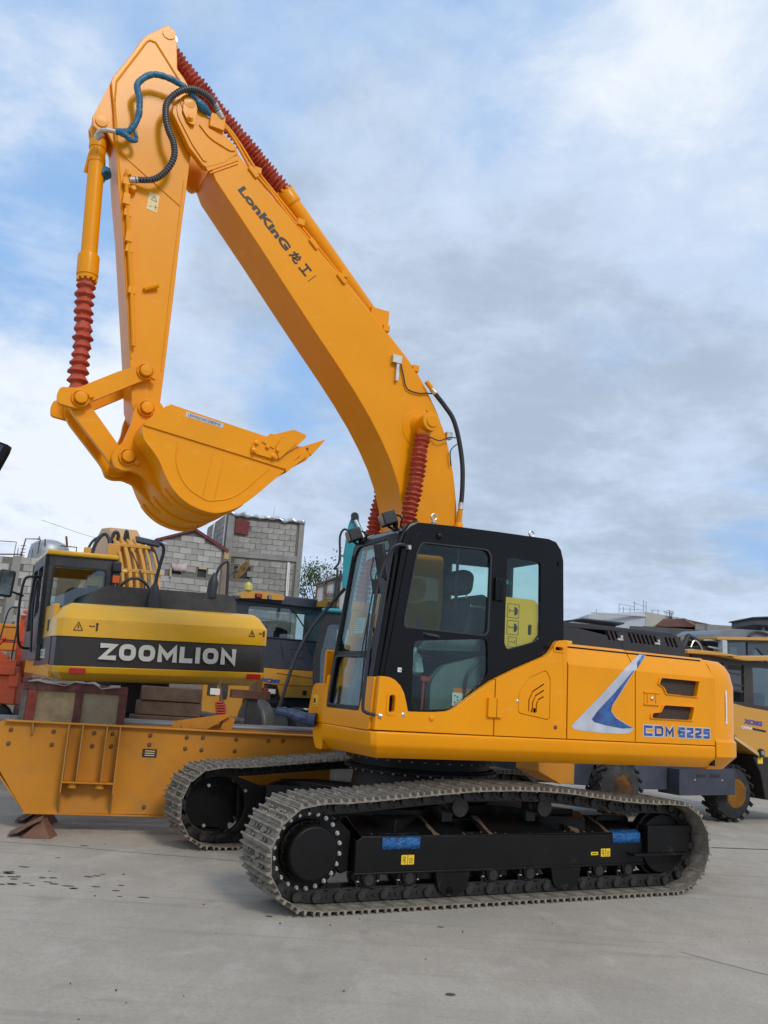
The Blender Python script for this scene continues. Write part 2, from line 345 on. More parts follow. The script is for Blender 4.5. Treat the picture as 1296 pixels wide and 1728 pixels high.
def block_text(name, body, m, parent, o, u, v, n, w, h, th, gap, t=.002, widths={}, shear=0):
    o, u, v, n = Vector(o), Vector(u), Vector(v), Vector(n); tot = sum(widths.get(c, 1) for c in body); cw = (w-gap*(len(body)-1))/tot
    bm = new(); x = 0
    for c in body:
        lw = cw*widths.get(c, 1)
        for pl in GLY.get(c, []):
            P = [(x+th/2+a*(lw-th), th/2+b*(h-th)) for a, b in pl]
            k = len(P); closed = P[0] == P[-1]; L_, R_ = [], []
            for i in range(k):
                p = Vector(P[i]); a = Vector(P[i-1]) if i > 0 else (Vector(P[-2]) if closed else None); b = Vector(P[i+1]) if i < k-1 else (Vector(P[1]) if closed else None)
                d1 = (p-a).normalized() if a is not None else (b-p).normalized(); d2 = (b-p).normalized() if b is not None else d1
                n1 = Vector((-d1.y, d1.x)); n2 = Vector((-d2.y, d2.x)); mm = (n1+n2); mm = mm.normalized() if mm.length > .01 else n1; s_ = min(th/2/max(.3, mm.dot(n1)), th*.95)
                e = Vector((0, 0))
                if not closed and i == 0: e = -d1*th/2
                if not closed and i == k-1: e = d2*th/2
                L_.append(p+mm*s_+e); R_.append(p-mm*s_+e)
            W = lambda q: o+u*(q.x+shear*q.y)+v*q.y
            for i in range(k-1):
                q = [W(L_[i]), W(R_[i]), W(R_[i+1]), W(L_[i+1])]; A = [bm.verts.new(z) for z in q]; B = [bm.verts.new(z+n*t) for z in q]
                bm.faces.new(A); bm.faces.new(B[::-1])
                for j in range(4): bm.faces.new((A[j], A[(j+1) % 4], B[(j+1) % 4], B[j]))
        x += lw+gap
    return ob(name, bm, m, parent, smooth=5)
def lerp(a, b, t): return a+(b-a)*t
# ------------------------------------------------------------------ ground
def make_ground():
    m = bpy.data.materials.new('worn_concrete'); m.use_nodes = True; nt = m.node_tree; N = nt.nodes; L = nt.links; b = N['Principled BSDF']
    b.inputs['Roughness'].default_value = .85; tc = N.new('ShaderNodeTexCoord')
    def noise(s, d, r=.6, sc=(1, 1, 1), dist=0):
        mp = N.new('ShaderNodeMapping'); mp.inputs[3].default_value = sc; L.new(tc.outputs['Object'], mp.inputs[0])
        n = N.new('ShaderNodeTexNoise'); n.inputs['Scale'].default_value = s; n.inputs['Detail'].default_value = d; n.inputs['Roughness'].default_value = r
        n.inputs['Distortion'].default_value = dist; L.new(mp.outputs[0], n.inputs[0]); return n.outputs[0]
    def rmp(v, a, c, lo=0, hi=1):
        r = N.new('ShaderNodeMapRange'); L.new(v, r.inputs[0]); r.inputs[1].default_value = a; r.inputs[2].default_value = c; r.inputs[3].default_value = lo; r.inputs[4].default_value = hi; return r.outputs[0]
    def mix(f, a, c):
        x = N.new('ShaderNodeMix'); x.data_type = 'RGBA'; L.new(f, x.inputs[0])
        for i, v in ((6, a), (7, c)):
            if hasattr(v, 'links'): L.new(v, x.inputs[i])
            else: x.inputs[i].default_value = (*v, 1)
        return x.outputs[2]
    c = mix(rmp(noise(.55, 12, .72), .33, .67), (.305, .268, .217), (.44, .393, .325))
    c = mix(rmp(noise(2.6, 9, .7, (1, .6, 1), .6), .50, .70, 0, .5), c, (.53, .49, .43))
    c = mix(rmp(noise(1.3, 9, .72, (1.6, 1, 1), .8), .56, .74, 0, .5), c, (.20, .175, .14))
    c = mix(rmp(noise(42, 6, .75), .48, .72, 0, .5), c, (.20, .18, .155)); c = mix(rmp(noise(150, 4, .7), .5, .75, 0, .5), c, (.55, .52, .47)); c = mix(rmp(noise(9, 9, .8, (1, .5, 1)), .60, .70, 0, .4), c, (.17, .15, .125))
    c = mix(rmp(noise(3.2, 5, .6, (.12, 2.2, 1)), .56, .70, 0, .3), c, (.19, .17, .145))    # tyre and drag streaks
    vo = N.new('ShaderNodeTexVoronoi'); vo.feature = 'DISTANCE_TO_EDGE'; vo.inputs['Scale'].default_value = .23
    mp = N.new('ShaderNodeMapping'); L.new(tc.outputs['Object'], mp.inputs[0]); nn = N.new('ShaderNodeTexNoise'); nn.inputs['Scale'].default_value = 1.2; nn.inputs['Detail'].default_value = 6
    L.new(tc.outputs['Object'], nn.inputs[0]); va = N.new('ShaderNodeVectorMath'); va.operation = 'ADD'; L.new(mp.outputs[0], va.inputs[0])
    vs = N.new('ShaderNodeVectorMath'); vs.operation = 'SCALE'; vs.inputs[3].default_value = .8; L.new(nn.outputs[1], vs.inputs[0]); L.new(vs.outputs[0], va.inputs[1]); L.new(va.outputs[0], vo.inputs[0])
    crack = rmp(vo.outputs[0], .0, .002, .12, 0)
    c = mix(crack, c, (.10, .09, .08)); L.new(c, b.inputs['Base Color'])
    bp = N.new('ShaderNodeBump'); bp.inputs['Strength'].default_value = .5; bp.inputs['Distance'].default_value = .012
    ad = N.new('ShaderNodeMath'); ad.operation = 'ADD'; L.new(noise(28, 8, .7), ad.inputs[0]); L.new(rmp(noise(1.6, 5), 0, 1, 0, 1.6), ad.inputs[1]); L.new(ad.outputs[0], bp.inputs['Height']); L.new(bp.outputs[0], b.inputs['Normal'])
    bm = new(); n = 40
    bmesh.ops.create_grid(bm, x_segments=n, y_segments=n, size=400)
    o = ob('ground', bm, m, None, kind='structure'); return m
GM = make_ground()
# thin debris on the slab
def debris():
    bm = new()
    for i in range(90):
        a = random.uniform(-4.5, 5.5); y = random.uniform(3.6, 9.2); s = random.uniform(.003, .010)
        q = Euler((random.random()*6, random.random()*6, random.random()*6)).to_matrix(); obox(bm, (a, y, s*.3), (s*random.uniform(.8, 2), s, s*.6), q)
    o = ob('gravel_bits', bm, WOODB, None, kind='stuff'); tag(o, 'tiny dark crumbs of grit scattered over the concrete yard', 'grit')
    bm = new()
    for i in range(70):
        a, y = random.gauss(-2.75, .55), random.gauss(7.1, .22); s = abs(random.gauss(.022, .010))+.006; k = random.uniform(.35, .7)
        if i > 58: a, y, s = random.uniform(-3.5, 4.5), random.uniform(4, 9), random.uniform(.02, .05)
        vs = [bm.verts.new((a+s*math.cos(t)*random.uniform(.75, 1.2), y+s*k*math.sin(t)*random.uniform(.75, 1.2), .0025)) for t in [j*2*PI/11 for j in range(11)]]; bm.faces.new(vs)
    o = ob('oil_spots', bm, mat('oil_spot', (.085, .075, .062), .5, 0, .3, 20), None, kind='stuff'); tag(o, 'cluster of small dark oil drips on the concrete at the lower left', 'oil stain')
debris()
for P_ in (((-5, 8.62, .0), (-1.2, 8.35, .0)), ((-1.2, 8.35, .0), (.3, 8.25, .0)), ((2.2, 6.3, .0), (4.3, 4.3, .0))):
    bm = new(); n = 24; A, B = Vector(P_[0]), Vector(P_[1]); w = []
    for i in range(n+1):
        p = A.lerp(B, i/n); w.append((p.x, p.y+random.uniform(-.012, .012)))
    lo = [bm.verts.new((x, y-.004-random.random()*.004, .0018)) for x, y in w]; hi = [bm.verts.new((x, y+.004, .0018)) for x, y in w]
    for i in range(n): bm.faces.new((lo[i], lo[i+1], hi[i+1], hi[i]))
    o = ob('ground_crack', bm, mat('crack_dark', (.13, .115, .095), .9), None, kind='structure')
# ------------------------------------------------------------------ the large orange excavator
YAW = .46879
EX = thing('tracked_excavator', 'large orange tracked excavator with black cab and raised boom, nearest to the camera', 'excavator', (.5137, 8.6587, 0), PI+YAW)
Y = lambda x, y, z: Vector((x, y, z))
# --- tracks
def track_path():
    P = [(-1.84, 0), (1.72, 0)]
    P += [(1.68+.402*math.cos(a), .405+.402*math.sin(a)) for a in [(-78+i*12)*PI/180 for i in range(14)]]
    P += [(1.614, .80), (1.423, .806), (1.05, .838), (.70, .87), (.321, .900), (-.132, .908), (-.546, .894), (-.912, .853), (-1.25, .82), (-1.6, .805)]
    P += [(-1.85+.398*math.cos(a), .405+.398*math.sin(a)) for a in [(92+i*12)*PI/180 for i in range(15)]]
    return P
def resample(P, n):
    P = [Vector(p) for p in P]; P.append(P[0]); L = [0]
    for a, b in zip(P, P[1:]): L.append(L[-1]+(b-a).length)
    out = []; k = 0
    for i in range(n):
        s = L[-1]*i/n
        while L[k+1] < s: k += 1
        out.append(P[k].lerp(P[k+1], (s-L[k])/(L[k+1]-L[k])))
    return out, L[-1]
NSH = 50
pts, per = resample(track_path(), NSH); PITCHL = per/NSH
def shoe_mesh():
    bm = new(); h = PITCHL/2
    prof = [(-h-.006, -.037), (h-.012, -.037), (h+.004, -.046), (h+.010, -.034), (h-.006, -.030), (.060, -.031), (.053, 0), (.041, 0), (.034, -.031), (-.010, -.031), (-.016, -.004), (-.028, -.004), (-.034, -.031), (-.064, -.031), (-.070, 0), (-.084, 0), (-.090, -.026), (-h-.006, -.030)]
    for y0, y1 in ((-.30, -.075), (-.045, -.0), (.0, .045), (.075, .30)): plate(bm, prof, y0, y1)
    for y0, y1 in ((-.075, -.045), (.045, .075)):
        plate(bm, [p for p in prof if p[0] < -.03]+[(-.036, -.037)], y0, y1); plate(bm, [(.022, -.037), (h-.012, -.037), (h-.006, -.026), (.058, -.026), (.052, 0), (.040, 0), (.034, -.026), (.022, -.026)], y0, y1)
    for x in (-.052, .012):
        for y in (-.10, .10, -.155, .155): cyl(bm, (x, y, -.028), (x, y, -.012), .0125, n=6)
    o = ob('track_shoe', bm, STEEL, None, smooth=25); me = o.data; bpy.data.objects.remove(o); return me
def link_mesh():
    bm = new(); h = PITCHL/2
    pr = [(-h-.02, -.115), (-h+.02, -.132), (-.03, -.132), (0, -.118), (.03, -.132), (h-.01, -.132), (h+.02, -.115), (h+.015, -.06), (h-.02, -.045), (-h+.02, -.045), (-h-.015, -.06)]
    for y in (-.085, .085):
        plate(bm, pr, y-.018, y+.018)
    for x in (-h, ):
        cyl(bm, (x, -.13, -.088), (x, .13, -.088), .034, n=14)
    cyl(bm, (-.02, .104, -.085), (-.02, .112, -.085), .014, n=6); cyl(bm, (.035, .104, -.085), (.035, .112, -.085), .014, n=6)
    o = ob('track_link', bm, STEELD, None, smooth=30); me = o.data; bpy.data.objects.remove(o); return me
SHOE, LINK = shoe_mesh(), link_mesh()
for side in (1, -1):
    bm = new(); P3 = []
    c2 = [(p.x, p.y) for p in pts]
    inner = []
    for i, p in enumerate(pts):
        t = (pts[(i+1) % NSH]-pts[i-1]).normalized(); nrm = Vector((t.y, -t.x)); inner.append(p-nrm*.128)
    for y in (-.075, .075):
        plate(bm, [[tuple(v.lerp(q, .0)) for v, q in zip(inner, inner)], [tuple(v-Vector(((pts[(i+1) % NSH]-pts[i-1]).normalized().y, -(pts[(i+1) % NSH]-pts[i-1]).normalized().x))*.012) for i, v in enumerate(inner)]], y-.014, y+.014)
    tr = ob('crawler_track', bm, STEELD, EX, split=False); tr.location = (0, side*1.215, 0)
    for i in range(NSH):
        a, b = pts[i], pts[(i+1) % NSH]; mid = (a+b)/2; t = (b-a).normalized(); nrm = Vector((t.y, -t.x))
        M = Matrix(((t.x, 0, nrm.x, mid.x), (0, 1, 0, 0), (t.y, 0, nrm.y, mid.y), (0, 0, 0, 1)))
        M = M @ Matrix.Rotation(random.uniform(-.012, .012), 4, 'Y')
        inst('track_shoe', SHOE, tr, M); inst('track_link', LINK, tr, M)
# --- sprockets and idlers
for side in (1, -1):
    bm = new(); n = 21; lp = []
    for i in range(n):
        for da, r in ((-.35, .325), (-.18, .285), (.18, .285), (.35, .325)):
            a = 2*PI*(i+da*.9)/n; lp.append((1.68+r*math.cos(a), .405+r*math.sin(a)))
    plate(bm, lp, side*1.215-.03, side*1.215+.03)
    lathe(bm, (1.68, side*1.23, .41), (1.68, side*1.5, .41), [(0, .30), (.025, .30), (.03, .285), (.06, .275), (.062, .20)], 40)
    sp_ = ob('drive_sprocket', bm, BLACKM, EX, bev=.003)
    if side > 0:
        bm = new(); lathe(bm, (1.68, 1.28, .41), (1.68, 1.5, .41), [(0, .225), (.04, .22), (.05, .205), (.14, .195), (.155, .18), (.16, .0)], 40)
        for k in range(16):
            a = 2*PI*k/16; cyl(bm, (1.68+.207*math.cos(a), 1.325, .41+.207*math.sin(a)), (1.68+.207*math.cos(a), 1.345, .41+.207*math.sin(a)), .012, n=6)
        ob('hub_cover', bm, BLACKM, sp_, bev=.004)
        bm = new(); cyl(bm, (0, 0, 0), (0, .02, 0), .0165, n=12); cyl(bm, (0, .02, 0), (0, .036, 0), .012, n=6)
        o = ob('bolt', bm, BOLT, sp_, split=False); me = o.data
        for k in range(22):
            a = 2*PI*k/22+.1; q = (1.68+.262*math.cos(a), 1.285, .41+.262*math.sin(a))
            if k == 0: o.location = q
            else: inst('bolt', me, sp_, Matrix.Translation(q))
    bm = new(); lathe(bm, (-1.84, side*1.215-.09, .40), (-1.84, side*1.215+.09, .40), [(0, .25), (.03, .265), (.05, .27), (.052, .295), (.128, .295), (.13, .27), (.15, .265), (.18, .25)], 40)
    lathe(bm, (-1.84, side*1.215-.14, .40), (-1.84, side*1.215+.14, .40), [(0, .10), (.28, .10)], 20)
    ob('idler_wheel', bm, BLACKM, EX, bev=.003)
# --- track frames
for side in (1, -1):
    s = side; y1, y0 = s*1.32, s*1.02
    bm = new()
    a = [(1.29, .235), (1.29, .47), (1.24, .50), (-1.42, .49), (-1.56, .49), (-1.60, .235)]
    plate(bm, a, y1-s*.02, y1)
    plate(bm, [(1.29, .235), (1.29, .60), (-1.6, .60), (-1.6, .235)], y0, y0-s*.02)
    box(bm, -1.6, 1.29, min(y0, y1-s*.02), max(y0, y1-s*.02), .235, .255)
    box(bm, -1.60, 1.30, min(y1, y1+s*.012), max(y1, y1+s*.012), .228, .246)
    # sloping top with access openings
    u = Vector((1, 0, 0)); vv = (Vector((0, y0, .60))-Vector((0, y1-s*.01, .492))); Lv = vv.length; vv.normalize(); nn = u.cross(vv)*-1
    holes = [rnd([(x, Lv*.18), (x+.19, Lv*.18), (x+.19, Lv*.80), (x, Lv*.80)], .03, 3) for x in (.12, -.76)]
    slab(bm, [[(-1.5, 0), (1.25, 0), (1.25, Lv), (-1.5, Lv)]]+(holes if s > 0 else []), (0, y1-s*.01, .492), u, vv, nn, .012)
    if s > 0:
        for x, k_ in ((.10, 1.0), (-.80, .9), (.62, .5), (-1.15, .5)):
            b3 = new(); lp = [(x-.02+random.uniform(-.012, .012), Lv*t) for t in (.02, .2, .4, .6, .8, .97)]+[(x-.02-(.03+.05*k_*random.random()), Lv*t) for t in (.97, .75, .55, .35, .15, .02)]
            slab(b3, lp, Vector((0, y1-s*.01, .492))+nn*.0125, u, vv, nn, .0015); ob('mud_streak', b3, WOODB, EX)
        b3 = new()
        for k_ in range(26):
            x = random.uniform(-1.4, 1.2); z_ = Lv*abs(random.gauss(0, .10))+.004; w_ = random.uniform(.006, .018); slab(b3, [(x, z_), (x+w_, z_+.003), (x+w_*.8, z_+w_*.5), (x+.001, z_+w_*.6)], Vector((0, y1-s*.01, .492))+nn*.0125, u, vv, nn, .0012)
        ob('paint_chips', b3, STEEL, EX, kind='stuff')
    for x in (1.29, 1.0, -1.5): box(bm, x-.01, x+.0, min(y0, y1-s*.02), max(y0, y1-s*.02), .25, .48)
    fr = ob('track_frame', bm, BLACKM, EX, bev=.006)
    bm = new(); box(bm, -2.10, -1.595, min(s*1.375, s*1.11), max(s*1.375, s*1.11), .335, .565); box(bm, -2.05, -1.40, min(s*1.30, s*1.42), max(s*1.30, s*1.42), .318, .336)
    plate(bm, rnd([(-1.62, .26), (-1.60, .62), (-1.25, .62), (-1.1, .50), (-1.1, .30)], .05), s*1.06, s*1.12)
    ob('idler_yoke', bm, BLACKM, fr, bev=.012)
    bm = new(); plate(bm, [(1.29, .24), (1.29, .52), (1.40, .62), (1.46, .60), (1.44, .30), (1.36, .22)], s*1.05, s*1.22); ob('motor_bracket', bm, BLACKM, fr, bev=.01)
    if s > 0:
        RL = (1.17, .82, .43, .04, -.33, -.70, -1.07, -1.40)
        bm = new(); lathe(bm, (0, 1.09, 0), (0, 1.34, 0), [(0, .05), (.01, .078), (.055, .078), (.057, .095), (.075, .095), (.077, .078), (.175, .078), (.177, .095), (.195, .095), (.197, .078), (.215, .07), (.22, .04), (.25, .04)], 20); me = None
        for k, x in enumerate(RL):
            if me is None: o = ob('track_roller', bm, STEELD, fr, split=False); me = o.data; o.location = (x, 0, .195)
            else: inst('track_roller', me, fr, Matrix.Translation((x, 0, .195)))
        bm = new(); box(bm, -.06, .06, 1.28, 1.33, .0, .05)
        plate(bm, rnd([(-.06, .02), (.06, .02), (.045, -.04), (-.045, -.04)], .02), 1.29, 1.335)
        for x in (-.085, .085): cyl(bm, (x, 1.31, -.0), (x, 1.31, .05), .018, n=8)
        me = None
        for x in RL:
            if me is None: o = ob('roller_bracket', bm, BLACKM, fr, bev=.004, split=False); me = o.data; o.location = (x, 0, .19)
            else: inst('roller_bracket', me, fr, Matrix.Translation((x, 0, .19)))
        bm = new(); cyl(bm, (0, 0, -.016), (0, 0, .0), .014, n=6); cyl(bm, (.17, 0, -.016), (.17, 0, .0), .014, n=6)
        o = ob('bolt_pair', bm, BOLT, fr, split=False); me = o.data; o.location = (RL[0]-.085, 1.31, .195)
        for x in RL[1:]: inst('bolt_pair', me, fr, Matrix.Translation((x-.085, 1.31, .195)))
        for x in (.43, -.70):
            bm = new(); plate(bm, rnd([(x+.16, .235), (x-.16, .235), (x-.13, .10), (x-.07, .065), (x+.07, .065), (x+.13, .10)], .03), 1.30, 1.345)
            box(bm, x-.16, x+.16, 1.22, 1.345, .225, .240); ob('track_guard', bm, BLACKM, fr, bev=.008)
        for x in (.37, -.48):
            bm = new(); lathe(bm, (x, 1.08, .715), (x, 1.35, .715), [(0, .05), (.01, .065), (.10, .065), (.12, .05), (.20, .06), (.21, .075), (.235, .075), (.24, .05)], 20); box(bm, x-.05, x+.05, 1.05, 1.12, .55, .72); ob('carrier_roller', bm, STEELD, fr)
        for a, b, za, zb in ((.735, 1.07, .407, .492), (-1.548, -1.228, .416, .497)):
            bm = new(); g = 14
            R_ = [[bm.verts.new((lerp(a, b, i/g), 1.3245+random.uniform(0, .004), z)) for i in range(g+1)] for z in (za, (za+zb)/2, zb, zb+.004)]
            for v in R_[3]: v.co.y -= .05; v.co.z += .022
            for A, B in zip(R_, R_[1:]):
                for i in range(g): bm.faces.new((A[i], A[i+1], B[i+1], B[i]))
            o = ob('tape_strip', bm, TAPE, fr); sm = o.modifiers.new('s', 'SOLIDIFY'); sm.thickness = .002; o['label'] = 'crinkled blue protective tape'
        def decal(x, z, w, h, kindd):
            bm = new(); plate(bm, rnd([(x-w/2, z-h/2), (x+w/2, z-h/2), (x+w/2, z+h/2), (x-w/2, z+h/2)], .004, 2), 1.322, 1.3245); d = ob('warning_sticker', bm, YELLOWD, fr)
            bm = new()
            if kindd == 'two':
                box(bm, x-.0015, x+.0015, 1.324, 1.3262, z-h/2, z+h/2)
                tube(bm, [(x-w*.25+.014*math.cos(t), 1.3262, z+.010*math.sin(t)) for t in [i*PI/6 for i in range(12)]], .0018, 5)
                tube(bm, [(x+w*.28+.011*math.cos(t), 1.3262, z+.012+.010*math.sin(t)) for t in [i*PI/6 for i in range(12)]], .002, 5)
                tube(bm, [(x+w*.28+.011*math.cos(t), 1.3262, z-.014+.010*math.sin(t)) for t in [i*PI/6 for i in range(10)]], .002, 5)
                box(bm, x-w*.38, x-w*.12, 1.324, 1.3262, z-.024, z-.020)
            else:
                box(bm, x-w*.35, x+w*.35, 1.324, 1.3262, z-.003, z+.003)
            ob('pictogram', bm, INK, d)
        decal(.838, .329, .113, .07, 'two'); decal(-1.15, .339, .105, .066, 'two'); decal(-1.026, .334, .08, .026, 'x')
# inner face of the far track: motor cover
bm = new(); pl = [(1.68+.275*math.cos(a), .41+.275*math.sin(a)) for a in [(-80-i*12)*PI/180 for i in range(17)]]
pl = pl + [(1.55, .70), (1.25, .60), (.75, .585), (.6, .45), (.6, .30), (1.3, .20)]
plate(bm, pl, -1.0, -.93); o = ob('motor_cover', bm, BLACKM, EX, bev=.02)
for x, z in ((1.79, .60), (1.417, .555), (1.80, .235)):
    bm = new(); cyl(bm, (x, -.935, z), (x, -.915, z), .016, n=8); ob('bolt', bm, BOLT, o)
# --- centre frame
bm = new(); platez(bm, rnd([(.75, .55), (1.05, 1.05), (.55, 1.05), (.35, .8), (-.35, .8), (-.55, 1.05), (-1.05, 1.05), (-.75, .55), (-.75, -.55), (-1.05, -1.05), (-.55, -1.05), (-.35, -.8), (.35, -.8), (.55, -1.05), (1.05, -1.05), (.75, -.55)], .08), .38, .66)
lathe(bm, (0, 0, .60), (0, 0, .9), [(0, .72), (.08, .66), (.27, .64)], 48)
for x, y in ((.9, .95), (-.9, .95), (.9, -.95), (-.9, -.95)): obox(bm, (x, y, .50), (.45, .5, .24), Euler((0, 0, .6 if x*y > 0 else -.6)).to_matrix())
ob('carbody', bm, BLACKM, EX, bev=.02)
bm = new(); lathe(bm, (0, 0, .87), (0, 0, 1.09), [(0, .70), (.05, .71), (.055, .66), (.10, .66), (.105, .72), (.16, .72), (.165, .66), (.21, .66)], 64); sb = ob('slewing_ring', bm, BLACKM, EX)
bm = new(); cyl(bm, (0, 0, 0), (0, 0, .02), .013, n=6); box(bm, -.004, .004, -.004, .004, .02, .024); o0 = ob('bolt', bm, BOLTD, sb, split=False); me = o0.data
k0 = 0
for r, z, ph in ((.745, 1.02, 0), (.735, .90, .5)):
    for k in range(40):
        a = 2*PI*(k+ph)/40
        if math.sin(a) < -.15: continue
        Mx = Matrix.Translation((r*math.cos(a)*.97, r*math.sin(a)*.97, z-.03)) @ Matrix.Rotation(0, 4, 'Z')
        if k0 == 0: o0.matrix_local = Mx
        else: inst('bolt', me, sb, Mx)
        k0 += 1
bm = new(); cyl(bm, (0, 0, 1.0), (0, 0, 1.03), .74, n=64); cyl(bm, (0, 0, .885), (0, 0, .90), .735, n=64); ob('ring_flange', bm, BLACKM, sb)
# --- deck skirt
def deckplan(i, x0=-2.468, x1=1.27):
    return [(x0, 1.365-i), (1.195-i*.5, 1.365-i), (1.235-i*.8, 1.33-i), (x1-i, .46), (.50, .44), (.50, -.44), (.60-i, -.46), (.60-i, -1.30+i), (.53-i, -1.36+i), (x0, -1.36+i)]
bm = new(); rings = []
for z, i in ((1.078, .10), (1.10, .075), (1.165, .012), (1.19, 0), (1.275, 0), (1.286, .010)): rings.append([bm.verts.new((p[0], p[1], z)) for p in deckplan(i)])
loft(bm, rings); ob('deck_skirt', bm, ORANGE, EX, bev=.006)
bm = new(); box(bm, -2.45, 1.15, .47, 1.29, 1.12, 1.31); box(bm, -2.45, .45, -1.25, .47, 1.12, 1.31); box(bm, -2.4, .05, -1.2, 1.25, 1.3, 2.1); box(bm, -.62, .1, -1.2, .3, 1.3, 1.6); ob('deck_frame', bm, BLACK, EX); bm = new(); box(bm, -2.495, -2.455, -1.2, 1.335, 1.10, 1.93); box(bm, -2.495, -2.455, -1.2, 1.20, 1.9, 2.10); ob('seam_filler', bm, BLACK, EX)
# --- lower side panels beside the cab
door = [(1.222, 1.296), (1.205, 1.705), (1.166, 1.707), (1.115, 1.703), (1.067, 1.686), (1.015, 1.645), (.978, 1.59), (.953, 1.52), (.935, 1.455), (.925, 1.447), (.80, 1.449), (.66, 1.455), (.56, 1.466), (.515, 1.482), (.46, 1.517), (.40, 1.560), (.27, 1.652), (.126, 1.745), (.112, 1.75), (.112, 1.292)]
pill = rnd([(1.058, 1.435), (1.108, 1.435), (1.108, 1.565), (1.058, 1.565)], .025, 4)
bm = new(); plate(bm, [door, pill], 1.305, 1.36); dp = ob('lower_door_panel', bm, ORANGE, EX, bev=.010, seg=3)
bm = new(); plate(bm, inset(pill, 1.02), 1.29, 1.315); ob('grip_recess', bm, BLACK, dp)
bm = new(); plate(bm, [rnd([(1.035, 1.41), (1.13, 1.41), (1.13, 1.59), (1.035, 1.59)], .035, 4), inset(pill, 1.08)], 1.358, 1.366); ob('grip_rim', bm, ORANGE, dp, bev=.003)
bm = new(); lathe(bm, (.974, 1.355, 1.42), (.974, 1.37, 1.42), [(0, .018), (.006, .018), (.010, .012), (.011, .0)], 16); ob('lock', bm, BOLT, dp)
bm = new(); lathe(bm, (.712, 1.355, 1.405), (.712, 1.4, 1.405), [(0, .022), (.012, .022), (.02, .012), (.021, 0)], 16); ob('rubber_stop', bm, ORANGE, dp)
# step groove lines are the real gaps between panels
panel = [(.102, 1.292), (.102, 1.757), (-.10, 1.852), (-.325, 1.948), (-.40, 1.98), (-.45, 2.012), (-.49, 2.06), (-.52, 2.11), (-.548, 2.13), (-.60, 2.138), (-.648, 2.138), (-.656, 1.292)]
loop = rnd([(-.595, 2.045), (-.51, 2.045), (-.51, 2.075), (-.595, 2.075)], .012, 3)
vent = rnd([(-.42, 1.868), (-.47, 1.80), (-.475, 1.44), (-.134, 1.485), (-.138, 1.66), (-.237, 1.785)], .035, 4)
bm = new(); plate(bm, [panel, loop, vent], 1.305, 1.36); spn = ob('rear_cab_panel', bm, ORANGE, EX, bev=.010, seg=3)
bm = new(); plate(bm, [rnd([(-.615, 2.03), (-.49, 2.03), (-.49, 2.092), (-.615, 2.092)], .025, 4), inset(loop, 1.03)], 1.355, 1.368); ob('loop_rim', bm, ORANGE, spn, bev=.004)
bm = new(); plate(bm, inset(loop, 1.1), 1.28, 1.31); plate(bm, inset(vent, 1.02), 1.28, 1.312); ob('recess_back', bm, BLACK, spn)
slots = []
for A in ([(-.403, 1.744), (-.285, 1.672), (-.248, 1.600), (-.248, 1.504)], [(-.403, 1.69), (-.317, 1.64), (-.287, 1.585), (-.287, 1.50)], [(-.403, 1.637), (-.35, 1.608), (-.328, 1.570), (-.328, 1.50)]):
    W_ = .0065; N4 = []
    for i in range(4):
        a, b = Vector(A[max(i-1, 0)]), Vector(A[min(i+1, 3)]); d = (b-a).normalized(); N4.append(Vector((-d.y, d.x))*W_)
    slots.append([tuple(Vector(p)+n_) for p, n_ in zip(A, N4)]+[tuple(Vector(p)-n_) for p, n_ in reversed(list(zip(A, N4)))])
bm = new(); plate(bm, [inset(vent, .975)]+slots, 1.335, 1.358); ob('vent_cover', bm, ORANGE, spn, bev=.003)
bm = new(); lathe(bm, (-.125, 1.352, 1.585), (-.125, 1.368, 1.585), [(0, .014), (.01, .014), (.014, .008), (.015, 0)], 14); ob('lock', bm, BOLT, spn)
bm = new(); lathe(bm, (-.535, 1.352, 1.385), (-.535, 1.375, 1.385), [(0, .016), (.012, .018), (.02, .01), (.021, 0)], 14); ob('plug', bm, RUST, spn)
for x0, x1 in ((.105, .185), (.04, .098)):
    bm = new(); plate(bm, rnd([(x0, 1.44), (x1, 1.44), (x1, 1.60), (x0, 1.60)], .012), 1.358, 1.385); ob('hinge', bm, ORANGE, dp if x0 > .1 else spn, bev=.008)
# --- storage door and engine door (flat face, inclined shoulder, top)
def shoulder(bm, x0, x1, ztop=2.125):
    slab(bm, [(1.36, 1.925), (1.352, 1.945), (1.25, 2.085), (1.235, 2.10), (1.20, ztop-.004), (1.12, ztop), (.5, ztop), (.5, ztop-.03), (1.18, ztop-.035), (1.30, 1.93), (1.30, 1.925)], (x0, 0, 0), (0, 1, 0), (0, 0, 1), (1, 0, 0), x1-x0)
bm = new(); plate(bm, [(-.668, 1.292), (-.664, 1.925), (-1.443, 1.925), (-1.449, 1.292)], 1.305, 1.36); shoulder(bm, -1.443, -.664, 2.13); sd_ = ob('storage_door', bm, ORANGE, EX, bev=.006, seg=3)
r1 = rnd([(-1.765, 1.887), (-2.252, 1.885), (-2.215, 1.738), (-1.83, 1.745), (-1.80, 1.80), (-1.735, 1.825)], .014, 3)
r2 = rnd([(-1.80, 1.637), (-2.185, 1.639), (-2.15, 1.515), (-1.645, 1.512), (-1.655, 1.558), (-1.76, 1.57)], .018, 3)
bm = new(); plate(bm, [[(-1.459, 1.292), (-1.453, 1.925), (-2.466, 1.925), (-2.468, 1.292)], inset(r1, 1.015), inset(r2, 1.015)], 1.305, 1.36); shoulder(bm, -2.466, -1.453, 2.125); ed = ob('engine_door', bm, ORANGE, EX, bev=.006, seg=3)
for r in (r1, r2):
    bm = new(); plate(bm, [inset(r, 1.10), inset(r, 1.0)], 1.352, 1.374); ob('vent_rim', bm, ORANGE, ed, bev=.009, seg=3)
    bm = new(); plate(bm, inset(r, 1.03), 1.315, 1.325); ob('vent_screen', bm, mat('vent_mesh_brown', (.045, .028, .018), .5, 0, .2, 40, .5, 260), ed)
